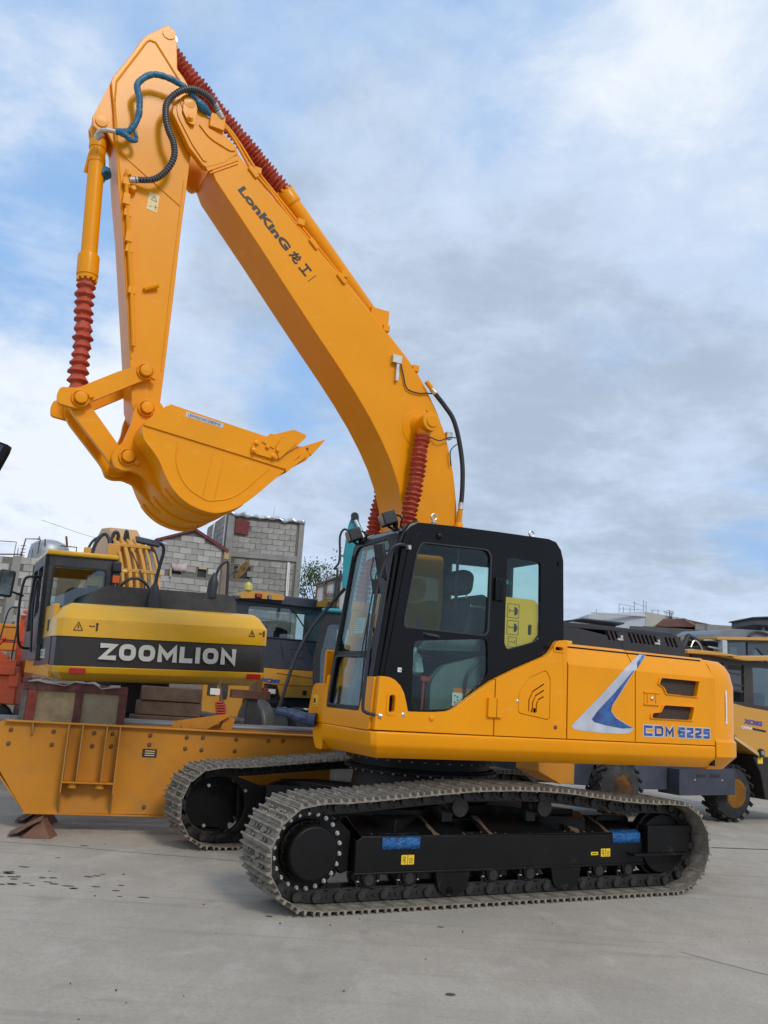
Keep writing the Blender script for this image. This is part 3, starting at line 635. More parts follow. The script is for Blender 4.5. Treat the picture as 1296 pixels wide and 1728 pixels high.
bm = new(); plate(bm, rnd([(-1.556, 1.64), (-1.735, 1.64), (-1.735, 1.74), (-1.556, 1.74)], .01), 1.352, 1.366); lt = ob('latch_plate', bm, ORANGE, ed, bev=.003)
bm = new(); box(bm, -1.74, -1.55, 1.358, 1.376, 1.738, 1.75); box(bm, -1.74, -1.55, 1.358, 1.376, 1.63, 1.642); box(bm, -1.60, -1.585, 1.36, 1.375, 1.65, 1.73); box(bm, -1.70, -1.69, 1.36, 1.375, 1.65, 1.73); ob('latch_frame', bm, ORANGE, lt, bev=.002)
bm = new(); lathe(bm, (-1.65, 1.36, 1.69), (-1.65, 1.385, 1.69), [(0, .017), (.015, .017), (.02, .01), (.021, 0)], 16); ob('lock', bm, BOLT, lt)
# swoosh
def drape(poly, m, name, y, cut=True):
    bm = new(); vl = [[Vector((p[0], p[1], 0)) for p in poly]]; vs_ = [bm.verts.new((p[0], y, p[1])) for p in poly]
    for a, b, c in tessellate_polygon(vl): bm.faces.new((vs_[a], vs_[b], vs_[c]))
    bmesh.ops.subdivide_edges(bm, edges=bm.edges[:], cuts=3, use_grid_fill=True)
    for zc in (1.93,): bmesh.ops.bisect_plane(bm, geom=bm.verts[:]+bm.edges[:]+bm.faces[:], plane_co=(0, 0, zc), plane_no=(0, 0, 1))
    for v in bm.verts:
        if v.co.z > 1.93: k_ = v.co.z-1.93; v.co.y -= k_*.70; v.co.x -= k_*.72; v.co.z += k_*.02
    return ob(name, bm, m, sd_)
SWO = catmull([(-1.49, 2.098, 0), (-1.30, 1.925, 0), (-1.1, 1.74, 0), (-.95, 1.61, 0), (-.82, 1.50, 0), (-.735, 1.43, 0)], 3)
outer = [(p.x, p.y) for p in SWO]+[(-.71, 1.395), (-.735, 1.378), (-.85, 1.365), (-1.08, 1.356), (-1.30, 1.358), (-1.38, 1.366), (-1.436, 1.412)]
innr = [(-1.34, 1.45), (-1.22, 1.50), (-1.163, 1.552), (-1.175, 1.60), (-1.25, 1.69), (-1.38, 1.86), (-1.462, 1.955), (-1.565, 2.085), (-1.53, 2.098)]
drape(outer+innr, SILVER, 'silver_swoosh', 1.3625)
blue = [(-1.435, 1.945), (-1.2, 1.72), (-1.0, 1.545), (-.935, 1.47), (-.965, 1.448), (-1.1, 1.425), (-1.30, 1.405), (-1.42, 1.416), (-1.335, 1.443), (-1.215, 1.495), (-1.158, 1.552), (-1.172, 1.605), (-1.245, 1.695), (-1.375, 1.866), (-1.425, 1.925)]
drape(blue, DKBLUE, 'blue_swoosh', 1.3645)
b2 = [(-1.465, 1.95), (-1.555, 2.085), (-1.525, 2.09), (-1.46, 2.01)]; drape(b2, DKBLUE, 'blue_swoosh', 1.3645)
RT, UP, NN = (-1, 0, 0), (0, 0, 1), (0, 1, 0)
PALEB = mat('badge_pale', (.62, .66, .74), .3, .2, .1, 5)
for x0, body, w in ((-1.552, 'CDM', .375), (-1.985, '6225', .41)):
    e1 = .008
    bo_ = block_text('model_number_edge', body, PALEB, ed, (x0+e1, 1.3603, 1.352-e1), RT, UP, NN, w+2*e1, .094+2*e1, .024+2*e1, .026-2*e1, .0025)
    block_text('model_number', body, DKBLUE, ed, (x0, 1.3632, 1.352), RT, UP, NN, w, .094, .024, .026, .0015)
# --- counterweight
def cwplan(i, n=7):
    L_ = []; r = .42-i*.6; cx, cy = -2.60, .945
    L_.append((-2.484, 1.365-i))
    for k in range(n+1):
        a = (90+90*k/n)*PI/180; L_.append((cx+(.42-i)*math.cos(a), cy+(.42-i)*math.sin(a)))
    L_.append((-3.05+i, .5)); L_.append((-3.07+i, 0)); L2 = [(x, -y) for x, y in reversed(L_[:-1])]
    return L_+L2
bm = new(); rings = []
for z, i in ((1.06, .13), (1.10, .09), (1.185, 0), (1.325, 0), (1.345, .018), (1.365, .022), (1.86, .022), (1.93, .04), (1.99, .055), (2.06, .10), (2.105, .16), (2.118, .26)): rings.append([bm.verts.new((p[0], p[1], z)) for p in cwplan(i)])
loft(bm, rings); cw = ob('counterweight', bm, ORANGE, EX, bev=.004, smooth=28)
bm = new(); box(bm, -2.66, -2.635, 1.335, 1.3445, 1.50, 1.82); o = ob('serial_strip', bm, WHITE, cw)
textob('serial_number', '0128222052ZLC9N', INK, o, (-2.6415, 1.3445, 1.53), (0, 0, 1), (1, 0, 0), NN, .25, .010, depth=.001)
bm = new(); tube(bm, [(-2.95, .80, 1.74), (-3.07, .82, 1.72), (-3.10, .83, 1.62), (-3.06, .82, 1.52), (-2.95, .80, 1.50)], .022, 10, 4); ob('tail_light', bm, mat('amber_lens', (.6, .22, .05), .2, 0, .1), cw)
# --- far side panels and top deck
bm = new(); box(bm, -2.47, .5, -1.36, -1.32, 1.29, 2.0); box(bm, -2.47, -.67, -1.33, -.5, 2.09, 2.125)
ob('far_side_panels', bm, ORANGE, EX, bev=.02)
# --- engine hood
bm = new(); hood = [(-.70, 2.10), (-.70, 2.30), (-.80, 2.345), (-1.0, 2.352), (-2.32, 2.372), (-2.40, 2.345), (-2.515, 2.25), (-2.515, 2.10)]
hs_ = []
for x0, n in ((-1.445, 3), (-1.735, 7), (-2.225, 3)):
    for k in range(n):
        x = x0-k*.056; hs_.append([(x, 2.315), (x-.026, 2.315), (x-.076, 2.225), (x-.05, 2.225)])
plate(bm, [hood]+hs_, .915, .95)
plate(bm, [(x, z-.002) for x, z in hood], -.95, .85)
for x in (-1.66, -2.15): box(bm, x-.012, x+.002, .85, .955, 2.14, 2.36)
hd = ob('engine_hood', bm, GREYP, EX, bev=.012)
bm = new(); box(bm, -2.5, -.72, .86, .90, 2.15, 2.34); ob('hood_inner', bm, BLACK, hd)
for x in (-1.70, -2.19):
    bm = new(); lathe(bm, (x+.05, .95, 2.27), (x+.05, .965, 2.27), [(0, .016), (.01, .016), (.012, .0)], 12); box(bm, x+.03, x+.10, .945, .957, 2.235, 2.255); ob('hood_catch', bm, BOLT, hd)
for k, x in enumerate((-.78,)):
    bm = new(); box(bm, x-.14, x, 1.0, 1.1, 2.13, 2.165); ob('deck_catch', bm, YPLAST, EX, bev=.01)
# ------------------------------------------------------------------ cab
side = [(1.205, 1.36), (1.172, 1.72), (1.035, 2.83), (1.018, 2.885), (.96, 2.955), (.89, 2.992), (.60, 3.008), (.10, 3.026), (-.454, 3.040), (-.542, 3.022), (-.60, 2.955), (-.63, 2.86), (-.655, 2.13), (-.655, 1.36)]
gl = rnd([(.865, 2.825), (.21, 2.85), (.168, 2.80), (.168, 2.112), (.985, 2.112), (.988, 2.18), (.905, 2.745)], .07, 5)
lg = rnd([(.885, 2.01), (.168, 2.085), (.152, 1.78), (.40, 1.545), (.50, 1.485), (.875, 1.455)], .05, 4)
rw = rnd([(-.008, 2.815), (-.375, 2.812), (-.392, 2.145), (-.335, 2.105), (-.05, 2.01), (-.012, 2.06)], .035, 4)
dr = rnd([(1.165, 1.40), (1.140, 1.72), (.985, 2.80), (.90, 2.91), (.82, 2.928), (.18, 2.953), (.10, 2.90), (.075, 2.82), (.075, 1.40)], .05, 4)
bm = new(); plate(bm, [side, dr, rw], 1.262, 1.298)
FW3 = rnd([(1.11, 1.87), (.62, 1.87), (.62, 1.46), (1.15, 1.46)], .05)
plate(bm, [side, FW3, rnd([(.985, 2.86), (.1, 2.9), (.08, 1.93), (1.105, 1.93)], .05), rnd([(.035, 2.84), (-.50, 2.86), (-.50, 2.15), (.035, 2.1)], .04)], .40, .43)
roof = [(1.03, 2.85), (1.018, 2.885), (.96, 2.957), (.89, 2.994), (.60, 3.010), (.10, 3.028), (-.454, 3.042), (-.542, 3.024), (-.60, 2.957), (-.625, 2.90), (-.60, 2.86), (-.53, 2.96), (-.44, 2.985), (.85, 2.94), (.95, 2.90), (1.0, 2.83)]
plate(bm, roof, .42, 1.275)
box(bm, -.655, -.62, .42, 1.27, 1.36, 2.10); box(bm, -.64, -.60, .42, .52, 2.1, 2.9); box(bm, -.64, -.60, 1.18, 1.27, 2.1, 2.9); box(bm, -.6, 1.18, .42, 1.27, 1.33, 1.38)
cab = ob('cab', bm, BLACK, EX, bev=.022, seg=4)
bm = new(); plate(bm, [dr, gl, lg], 1.27, 1.306); cdoor = ob('cab_door', bm, BLACK, cab, bev=.008, seg=3)
bm = new(); plate(bm, [inset(gl, 1.018), inset(gl, .985)], 1.302, 1.313); ob('window_seal', bm, RUBBER, cab, bev=.004)
bm = new(); plate(bm, inset(gl, 1.005), 1.286, 1.291); ob('window_pane', bm, GLASS, cab)
bm = new(); plate(bm, inset(lg, 1.005), 1.286, 1.291); ob('window_pane', bm, GLASS, cab)
bm = new(); plate(bm, inset(rw, 1.005), 1.282, 1.287); ob('window_pane', bm, GLASS, cab)
bm = new(); box(bm, -.625, -.618, .52, 1.18, 2.1, 2.9); ob('window_pane', bm, GLASS, cab)
bm = new(); plate(bm, rnd([(.985, 2.86), (.1, 2.9), (.08, 1.93), (1.105, 1.93)], .05), .41, .415); plate(bm, FW3, .41, .415); plate(bm, rnd([(.035, 2.84), (-.50, 2.86), (-.50, 2.15), (.035, 2.1)], .04), .41, .415); ob('window_pane', bm, GLASS, cab)
bm = new(); box(bm, .478, .498, 1.27, 1.285, 2.12, 2.84); ob('glass_rail', bm, BLACK, cab)
bm = new(); tube(bm, [(.80, 1.30, 2.075), (.78, 1.325, 2.07), (.68, 1.325, 2.062), (.65, 1.30, 2.06)], .014, 8); ob('door_handle', bm, RUBBER, cab)
bm = new(); box(bm, .075, .125, 1.30, 1.335, 2.42, 2.62); box(bm, .02, .07, 1.30, 1.325, 2.42, 2.62); ob('door_hinge', bm, BLACK, cab, bev=.008)
bm = new(); lathe(bm, (.70, 1.298, 2.90), (.70, 1.33, 2.90), [(0, .03), (.02, .028), (.03, .015), (.031, 0)], 14); lathe(bm, (-.585, 1.298, 2.83), (-.585, 1.31, 2.83), [(0, .025), (.01, .022), (.011, 0)], 14); ob('roof_plug', bm, BLACK, cab)
# front frame in its raked plane
fo = Vector((1.195, 0, 1.42)); fv = Vector((1.035, 0, 2.84))-Vector((1.195, 0, 1.42)); FL = fv.length; fv.normalize(); fu = Vector((0, 1, 0)); fn = Vector((fv.z, 0, -fv.x))
def fz(z): return (z-1.42)/fv.z
up_ = rnd([(.445, fz(1.905)), (1.115, fz(1.905)), (1.115, fz(2.80)), (1.05, fz(2.855)), (.50, fz(2.845)), (.445, fz(2.77))], .05, 4)
lo_ = rnd([(.445, fz(1.45)), (1.10, fz(1.45)), (1.115, fz(1.55)), (1.115, fz(1.868)), (.445, fz(1.868))], .05, 4)
bm = new(); slab(bm, [[(.395, -.02), (1.24, -.02), (1.24, FL), (1.20, FL+.05), (.43, FL+.05), (.395, FL)], up_, lo_], fo, fu, fv, fn, .03)
ff = ob('windscreen_frame', bm, BLACK, cab, bev=.01, seg=3)
bm = new()
for y, r in ((1.235, .036), (1.165, .02), (.415, .028)):
    tube(bm, [fo+fu*y+fv*.25+fn*.012, fo+fu*y+fv*(FL-.08)+fn*.012, fo+fu*y+fv*(FL-.01)+fn*(-.005), (.95, y, 2.955), (.88, y, 2.99)], r, 10)
ob('front_pillar', bm, BLACK, cab)
bm = new(); slab(bm, inset(up_, 1.02), fo+fn*.012, fu, fv, fn, .005); ob('windscreen', bm, GLASS, cab)
bm = new(); slab(bm, inset(lo_, 1.02), fo+fn*.012, fu, fv, fn, .005); ob('windscreen', bm, GLASS, cab)
bm = new(); slab(bm, [inset(lo_, 1.02), inset(lo_, .95)], fo+fn*.03, fu, fv, fn, .012); ob('window_seal', bm, RUBBER, cab)
bm = new(); plx = rnd([(.385, 1.290), (1.30, 1.290), (1.30, 1.70), (1.13, 1.70), (1.125, 1.56), (1.09, 1.425), (.44, 1.425), (.425, 1.56), (.425, 1.70), (.385, 1.70)], .02, 3)
slab(bm, plx, (1.185+.13, 0, 0), (0, 1, 0), (-.055, 0, 1), (-1, 0, 0), .04)
for v in bm.verts: v.co.x = v.co.x-.031*0
ob('front_lower_panel', bm, ORANGE, EX, bev=.012, seg=3)
bm = new(); tube(bm, [(1.00, 1.30, 2.765), (1.07, 1.345, 2.775), (1.14, 1.34, 2.75), (1.185, 1.32, 2.66), (1.24, 1.30, 2.45), (1.28, 1.30, 2.05), (1.30, 1.31, 1.75), (1.31, 1.31, 1.48), (1.29, 1.32, 1.425), (1.20, 1.35, 1.405)], .014, 8, 4); ob('handrail', bm, RUBBER, cab)
bm = new(); cyl(bm, (1.19, 1.35, 1.405), (1.165, 1.36, 1.40), .024); cyl(bm, (1.0, 1.29, 2.765), (.985, 1.325, 2.765), .02); ob('rail_end', bm, BOLT, cab)
# side mirror by the windscreen top
bm = new(); R_ = Euler((0, .25, .2)).to_matrix(); obox(bm, (1.205, 1.255, 2.62), (.03, .12, .30), R_); obox(bm, (1.225, 1.27, 2.42), (.06, .10, .12), R_); tube(bm, [(1.14, 1.33, 2.74), (1.2, 1.29, 2.70), (1.21, 1.26, 2.62)], .010, 6); tube(bm, [(1.25, 1.2, 2.66), (1.27, 1.2, 2.52), (1.25, 1.24, 2.42)], .008, 6)
ob('side_mirror', bm, RUBBER, cab, bev=.02)
# wiper
bm = new(); b0 = fo+fu*1.09+fn*.045; tube(bm, [b0+fv*.36, b0+fv*.95-fu*.05], .008, 6); tube(bm, [fo+fu*.98+fn*.05+fv*.45, fo+fu*1.0+fn*.05+fv*1.15], .006, 6); bar(bm, fo+fu*1.09+fn*.04+fv*.05, fo+fu*.985+fn*.045+fv*.8, .012, .018); ob('wiper', bm, RUBBER, cab)
bm = new(); slab(bm, [(.60, fz(2.72)), (.83, fz(2.755)), (.83, fz(2.83)), (.60, fz(2.81))], fo-fn*.02, fu, fv, fn, .003); cd_ = ob('name_card', bm, SILVER, cab)
bm = new(); slab(bm, [(.62, fz(2.07)), (.80, fz(2.07)), (.80, fz(2.20)), (.62, fz(2.20))], fo-fn*.02, fu, fv, fn, .003); cd2 = ob('paper_note', bm, mat('pale_card', (.55, .62, .50), .7), cab)
bm = new()
for k in range(6): slab(bm, [(.635, fz(2.09+k*.018)), (.785, fz(2.09+k*.018)), (.785, fz(2.093+k*.018)), (.635, fz(2.093+k*.018))], fo-fn*.015, fu, fv, fn, .001)
ob('print_lines', bm, INK, cd2)
# work lights
for (x, y, z) in ((1.10, 1.08, 2.985), (1.10, .42, 2.93)):
    bm = new(); R_ = Euler((0, .38, -.25)).to_matrix(); obox(bm, (x-.02, y, z+.04), (.12, .16, .11), R_); w = ob('work_light', bm, RUBBER, cab, bev=.012)
    bm = new(); obox(bm, Vector((x-.02, y, z+.04))+R_@Vector((.062, 0, 0)), (.006, .135, .088), R_); ob('lens', bm, LENS, w, bev=.003)
    bm = new(); tube(bm, [(x-.02, y, z-.02), (x-.06, y+.03, z-.05), (x-.12, y+.02, z-.04)], .012, 6); tube(bm, [(x-.08, y+.03, z+.08), (x-.12, y+.06, z+.06), (x-.12, y+.05, z-.01), (x-.16, y+.03, z-.02)], .008, 6, 3); box(bm, x-.10, x-.08, y-.02, y+.04, z-.06, z+.02); ob('lamp_bracket', bm, BLACK, w)
# lifting eyes
for x in (.70, -.335):
    bm = new(); cyl(bm, (x, 1.2, 3.0), (x, 1.2, 3.055), .012); lathe(bm, (x, 1.2, 3.03), (x, 1.2, 3.05), [(0, .025), (.01, .025)], 12)
    tube(bm, [(x+.026*math.cos(a), 1.2, 3.082+.026*math.sin(a)) for a in [i*2*PI/14 for i in range(15)]], .008, 8); ob('lifting_eye', bm, BOLT, cab)
# sticker low on door
bm = new(); box(bm, .985, 1.02, 1.306, 1.308, 1.75, 1.785); st = ob('sticker', bm, WHITE, cab)
bm = new(); [box(bm, .99+i*.009, .995+i*.009, 1.308, 1.309, 1.757+((i*7) % 3)*.006, 1.772) for i in range(3)]; ob('print', bm, INK, st)
# interior
bm = new(); pr = rnd([(.12, 1.92), (.02, 1.95), (.0, 2.46), (.08, 2.50), (.19, 2.44), (.26, 2.10), (.55, 2.06), (.56, 1.95)], .05, 4); plate(bm, pr, .62, 1.06); seat = ob('seat', bm, SEATM, cab, bev=.04, seg=3)
bm = new(); obox(bm, (.185, .84, 2.60), (.17, .30, .225), Euler((0, -.12, 0)).to_matrix()); ob('headrest', bm, SEATM, seat, bev=.07, seg=5)
bm = new(); 
for y in (.76, .92): cyl(bm, (.14, y, 2.42), (.17, y, 2.56), .008, n=8)
ob('headrest_post', bm, BOLT, seat)
textob('seat_stitching', 'Lonking', OFFW, seat, (.20, 1.063, 2.36), RT, UP, NN, .16, .035, depth=.001)
bm = new(); plate(bm, rnd([(.62, 1.40), (.62, 1.70), (.50, 1.84), (.10, 1.95), (-.3, 1.95), (-.3, 1.40)], .06, 4), 1.08, 1.16); plate(bm, rnd([(.72, 1.95), (.60, 2.08), (.15, 2.10), (.15, 1.98)], .03), 1.05, 1.17); plate(bm, rnd([(.72, 1.95), (.60, 2.08), (.15, 2.10), (.15, 1.98)], .03), .48, .60); cns = ob('side_console', bm, INTG, cab, bev=.02)
bm = new(); plate(bm, [(.40, 1.60), (.40, 1.66), (.20, 1.66), (.20, 1.60)], 1.16, 1.166); ob('warning_band', bm, mat('band_orange', (.6, .16, .03), .5), cns)
bm = new(); plate(bm, [(.41, 1.51), (.41, 1.62), (.29, 1.62), (.29, 1.51)], 1.166, 1.172); lb = ob('instruction_label', bm, WHITE, cns)
bm = new()
for x, z in ((.385, 1.595), (.36, 1.585), (.385, 1.54), (.355, 1.56)): box(bm, x-.007, x+.007, 1.172, 1.1735, z-.006, z+.006)
ob('print', bm, INK, lb)
bm = new(); tube(bm, [(.30, 1.18, 1.56), (.29, 1.19, 1.72), (.26, 1.19, 1.80), (.14, 1.18, 1.93)], .012, 8, 4); ob('console_rail', bm, RUBBER, cab)
bm = new(); tube(bm, [(.63, .95, 2.05), (.64, .95, 2.16), (.66, .95, 2.24)], .016, 8, 3); tube(bm, [(.63, .60, 2.05), (.66, .6, 2.24)], .016, 8); bar(bm, (.98, .72, 1.5), (.86, .72, 2.05), .04, .03); bar(bm, (.94, .86, 1.9), (1.02, .86, 2.12), .05, .04); ob('control_lever', bm, RUBBER, cab)
bm = new(); cyl(bm, (.66, 1.1, 1.42), (.655, 1.1, 1.70), .012); plate(bm, [(.69, 1.70), (.69, 1.74), (.54, 1.73), (.54, 1.69)], 1.09, 1.12); o = ob('gear_stick', bm, mat('red_handle', (.35, .03, .02), .5), cab)
bm = new(); lathe(bm, (.66, 1.0, 1.74), (.70, 1.0, 1.98), [(0, .02), (.03, .06), (.15, .055), (.2, .02), (.24, .015)], 10); box(bm, .75, 1.0, .9, 1.0, 1.72, 1.90); ob('plastic_wrap', bm, mat('clear_wrap', (.35, .45, .45), .2, 0, .5, 20, .5, 30), cab, bev=.02)
bm = new(); plate(bm, rnd([(1.12, 1.42), (1.05, 1.75), (1.0, 2.05), (.80, 2.08), (.76, 2.0), (.90, 1.75), (.95, 1.42)], .03), .55, .66); ob('monitor_column', bm, INTG, cab, bev=.02)
bm = new(); box(bm, -.6, 1.1, .44, 1.25, 1.38, 1.40); box(bm, -.62, -.58, .44, 1.25, 1.4, 2.12); box(bm, .08, .15, 1.20, 1.262, 1.4, 1.9); ob('floor_mat', bm, BLACK, cab)
# yellow board with handling symbols behind rear window
bm = new(); bp_ = rnd([(.0, 2.47), (-.345, 2.475), (-.385, 2.44), (-.39, 2.17), (-.33, 2.10), (-.05, 2.015), (.0, 2.04)], .015); hh = rnd([(-.285, 2.255), (-.325, 2.255), (-.325, 2.16), (-.285, 2.16)], .015); plate(bm, [bp_, hh], 1.245, 1.26); yb = ob('yellow_board', bm, YPLAST, cab)
for k, zc in enumerate((2.355, 2.21, 2.10)):
    bm = new(); xc = -.12; s = .062 if k < 2 else .045
    zc2 = zc if k < 2 else 2.085
    plate(bm, [[(xc-s, zc2-s), (xc+s, zc2-s), (xc+s, zc2+s), (xc-s, zc2+s)], [(xc-s+.004, zc2-s+.004), (xc+s-.004, zc2-s+.004), (xc+s-.004, zc2+s-.004), (xc-s+.004, zc2+s-.004)]], 1.26, 1.262)
    if k < 2:
        sg = 1 if k == 0 else -1
        plate(bm, [(xc-.012, zc2)]+[(xc-.012-.038*math.sin(a), zc2-.038*math.cos(a)) for a in [i*PI/10 for i in range(11)]], 1.26, 1.262)
        box(bm, xc-.012, xc+.045, 1.26, 1.262, zc2-.003, zc2+.003); box(bm, xc+.040, xc+.045, 1.26, 1.262, zc2-.018*(1 if k == 0 else .2), zc2+.018)
    else: box(bm, xc-.03, xc+.03, 1.26, 1.262, zc2-.003, zc2+.003); box(bm, xc-.03, xc-.026, 1.26, 1.262, zc2-.01, zc2+.02)
    ob('handling_symbol', bm, INK, yb)
bm = new(); box(bm, -.065, -.025, 1.25, 1.252, 2.585, 2.62); box(bm, -.09, -.125+.03, 1.25, 1.252, 2.585, 2.61); ob('exit_sticker', bm, mat('green_sticker', (.02, .2, .14), .5), cab)
# right hand box and folded mirror arm with blue wrapped knuckle
bm = new(); platex(bm, rnd([(.33, 1.29), (.33, 1.62), (.10, 1.625), (.04, 1.60), (-.03, 1.38), (-.02, 1.29)], .04, 4), .75, 1.20); fb = ob('step_box', bm, ORANGE, EX, bev=.02, seg=3)
bm = new(); platex(bm, rnd([(.32, 1.06), (.32, 1.285), (.06, 1.285), (.10, 1.15), (.18, 1.06)], .03, 4), .75, 1.19); ob('step_box_base', bm, ORANGE, EX, bev=.02)
bm = new(); box(bm, 1.20, 1.203, .07, .17, 1.42, 1.52); d = ob('warning_sticker', bm, YELLOWD, fb); bm = new(); box(bm, 1.203, 1.2045, .085, .13, 1.45, 1.49); box(bm, 1.203, 1.2045, .085, .15, 1.43, 1.435); ob('print', bm, INK, d)
bm = new(); tube(bm, [(1.21, .18, 1.30), (1.30, .12, 1.31), (1.42, .06, 1.345), (1.52, .0, 1.36)], .05, 10, 3, rf=lambda i, n: .065-.035*i/n); ma = ob('mirror_knuckle', bm, mat('blue_grey_wrap', (.03, .05, .11), .35, 0, .6, 20, .5, 30), EX)
bm = new(); tube(bm, [(1.50, .0, 1.37), (1.47, .03, 1.55), (1.40, .06, 1.85), (1.28, .08, 2.12), (1.10, .12, 2.38), (1.03, .2, 2.50)], .017, 8, 4); ob('mirror_arm', bm, RUBBER, ma)
# ------------------------------------------------------------------ boom
lowb = [(2.735, 6.222), (2.672, 6.103), (2.42, 5.83), (2.184, 5.576), (1.876, 5.234), (1.57, 4.90), (1.268, 4.577), (1.104, 4.392), (.93, 4.180), (.785, 3.975), (.667, 3.780), (.568, 3.568), (.505, 3.36), (.478, 3.20), (.475, 2.9), (.50, 2.6), (.52, 2.3), (.50, 2.0), (.38, 1.70), (.12, 1.48), (-.10, 1.55)]
topb = [(-.13, 1.9), (-.11, 2.235), (-.098, 2.882), (-.10, 3.304), (-.090, 3.528), (-.057, 3.735), (-.008, 3.950), (.066, 4.165), (.18, 4.375), (.314, 4.575), (.455, 4.752), (.62, 4.915), (.85, 5.12), (1.245, 5.440), (1.52, 5.655), (1.747, 5.830), (1.957, 6.005), (2.143, 6.145), (2.309, 6.280), (2.497, 6.453)]
bm = new(); plate(bm, lowb+topb, -.25, .25); boom = ob('boom', bm, ORANGE, EX, bev=.006, seg=2)
bm = new()
for s in (1, -1):
    lp = [(3.00, 6.835), (3.075, 6.81), (3.125, 6.75), (3.148, 6.68), (3.14, 6.62), (2.952, 6.335), (2.81, 6.205), (2.77, 6.195), (2.735, 6.222), (2.62, 6.30), (2.50, 6.44), (2.497, 6.46), (2.55, 6.525), (2.799, 6.695), (2.93, 6.80), (2.96, 6.825)]
    plate(bm, lp, s*.19, s*.262)
ob('boom_tip', bm, ORANGE, boom, bev=.006)
bm = new()
plate(bm, rnd([(3.085, 6.79), (3.11, 6.68), (3.09, 6.60), (2.93, 6.37), (2.81, 6.245), (2.775, 6.25), (2.80, 6.30), (2.94, 6.46), (3.05, 6.64)], .03, 3), .262, .274)
plate(bm, rnd([(2.90, 6.60), (2.84, 6.60), (2.66, 6.55), (2.525, 6.495), (2.525, 6.455), (2.575, 6.435), (2.74, 6.48), (2.80, 6.51)], .03, 4), .262, .276)
bar(bm, (2.77, .253, 6.185), (2.50, .253, 6.395), .012, .045); bar(bm, (2.735, .255, 6.155), (2.49, .255, 6.345), .012, .012)
ob('boom_weld_plate', bm, ORANGE, boom, bev=.004)
bm = new(); lathe(bm, (3.003, .262, 6.787-.03), (3.003, .30, 6.757), [(0, .085), (.02, .085), (.022, .055), (.04, .055), (.042, .0)], 24); plate(bm, rnd([(3.05, 6.80), (3.06, 6.66), (2.995, 6.55), (2.93, 6.55), (2.93, 6.72), (2.96, 6.80)], .03, 3), .284, .30); lathe(bm, (2.985, .30, 6.60), (2.985, .33, 6.60), [(0, .03), (.012, .03), (.014, .018), (.03, .016)], 12); ob('boom_tip_pin', bm, ORANGE, boom, bev=.003)
# flange line on boom side near nose of cylinder pin
bm = new(); lathe(bm, (.37, .245, 4.17), (.37, .27, 4.17), [(0, .20), (.012, .195), (.014, .0)], 40); lathe(bm, (.37, .25, 4.19), (.37, .50, 4.19), [(0, .12), (.06, .09), (.13, .082), (.132, .095), (.24, .095), (.243, .06), (.255, .058), (.256, 0)], 28); bar(bm, (.40, .47, 4.28), (.42, .47, 4.31), .02, .03); ob('cylinder_boss', bm, ORANGE, boom, bev=.003)
tu = Vector((2.437, 0, 6.115))-Vector((1.665, 0, 5.435)); tu = -tu.normalized(); tv = Vector((-tu.z*-1, 0, 0)); tv = Vector((tu.z, 0, -tu.x))
tb0 = Vector((2.462, .2515, 6.080))
textob('boom_lettering', 'LonKinG', INK, boom, tb0, tu, tv, NN, .70, .086, bold=.042, depth=.002, space=1.0)
# the two characters after the lettering, drawn as strokes
def strokes(name, S, o, s, w, mtl, par):
    bm = new()
    for a, b in S:
        A = o+tu*(a[0]*s)+tv*(a[1]*s); B = o+tu*(b[0]*s)+tv*(b[1]*s); bar(bm, A, B, .003, w)
    return ob(name, bm, mtl, par)
co = tb0+tu*.745; ch = .10
def bar2(bm, A, B, w, n=NN, t=.003):
    A, B = Vector(A), Vector(B); d = (B-A).normalized(); p = d.cross(Vector(n)).normalized()*w/2
    v = [bm.verts.new(q) for q in (A+p, A-p, B-p, B+p)]; v2 = [bm.verts.new(q.co+Vector(n)*t) for q in v]
    bm.faces.new(v); bm.faces.new(v2[::-1])
    for i in range(4): bm.faces.new((v[i], v[(i+1) % 4], v2[(i+1) % 4], v2[i]))
def glyph(bm, S, o, s, w):
    for a, b in S: bar2(bm, o+tu*(a[0]*s)+tv*(a[1]*s), o+tu*(b[0]*s)+tv*(b[1]*s), w)
bm = new(); glyph(bm, [((0, .70), (1, .70)), ((.42, 1), (.36, .70)), ((.36, .70), (.02, .02)), ((.55, .70), (.52, .12)), ((.52, .12), (.62, .03)), ((.62, .03), (1, .05)), ((1, .05), (1.02, .25)), ((.95, .50), (.30, .18)), ((.70, .98), (.84, .84))], co, ch, .016); ob('boom_character', bm, INK, boom)
bm = new(); glyph(bm, [((.08, .92), (.98, .92)), ((.53, .92), (.53, .06)), ((0, .06), (1.06, .06))], co+tu*.145, ch, .018); ob('boom_character', bm, INK, boom)
bm = new(); bar2(bm, co+tu*.30-tv*.01, co+tu*.30+tv*.10, .005); ob('boom_mark', bm, INK, boom)
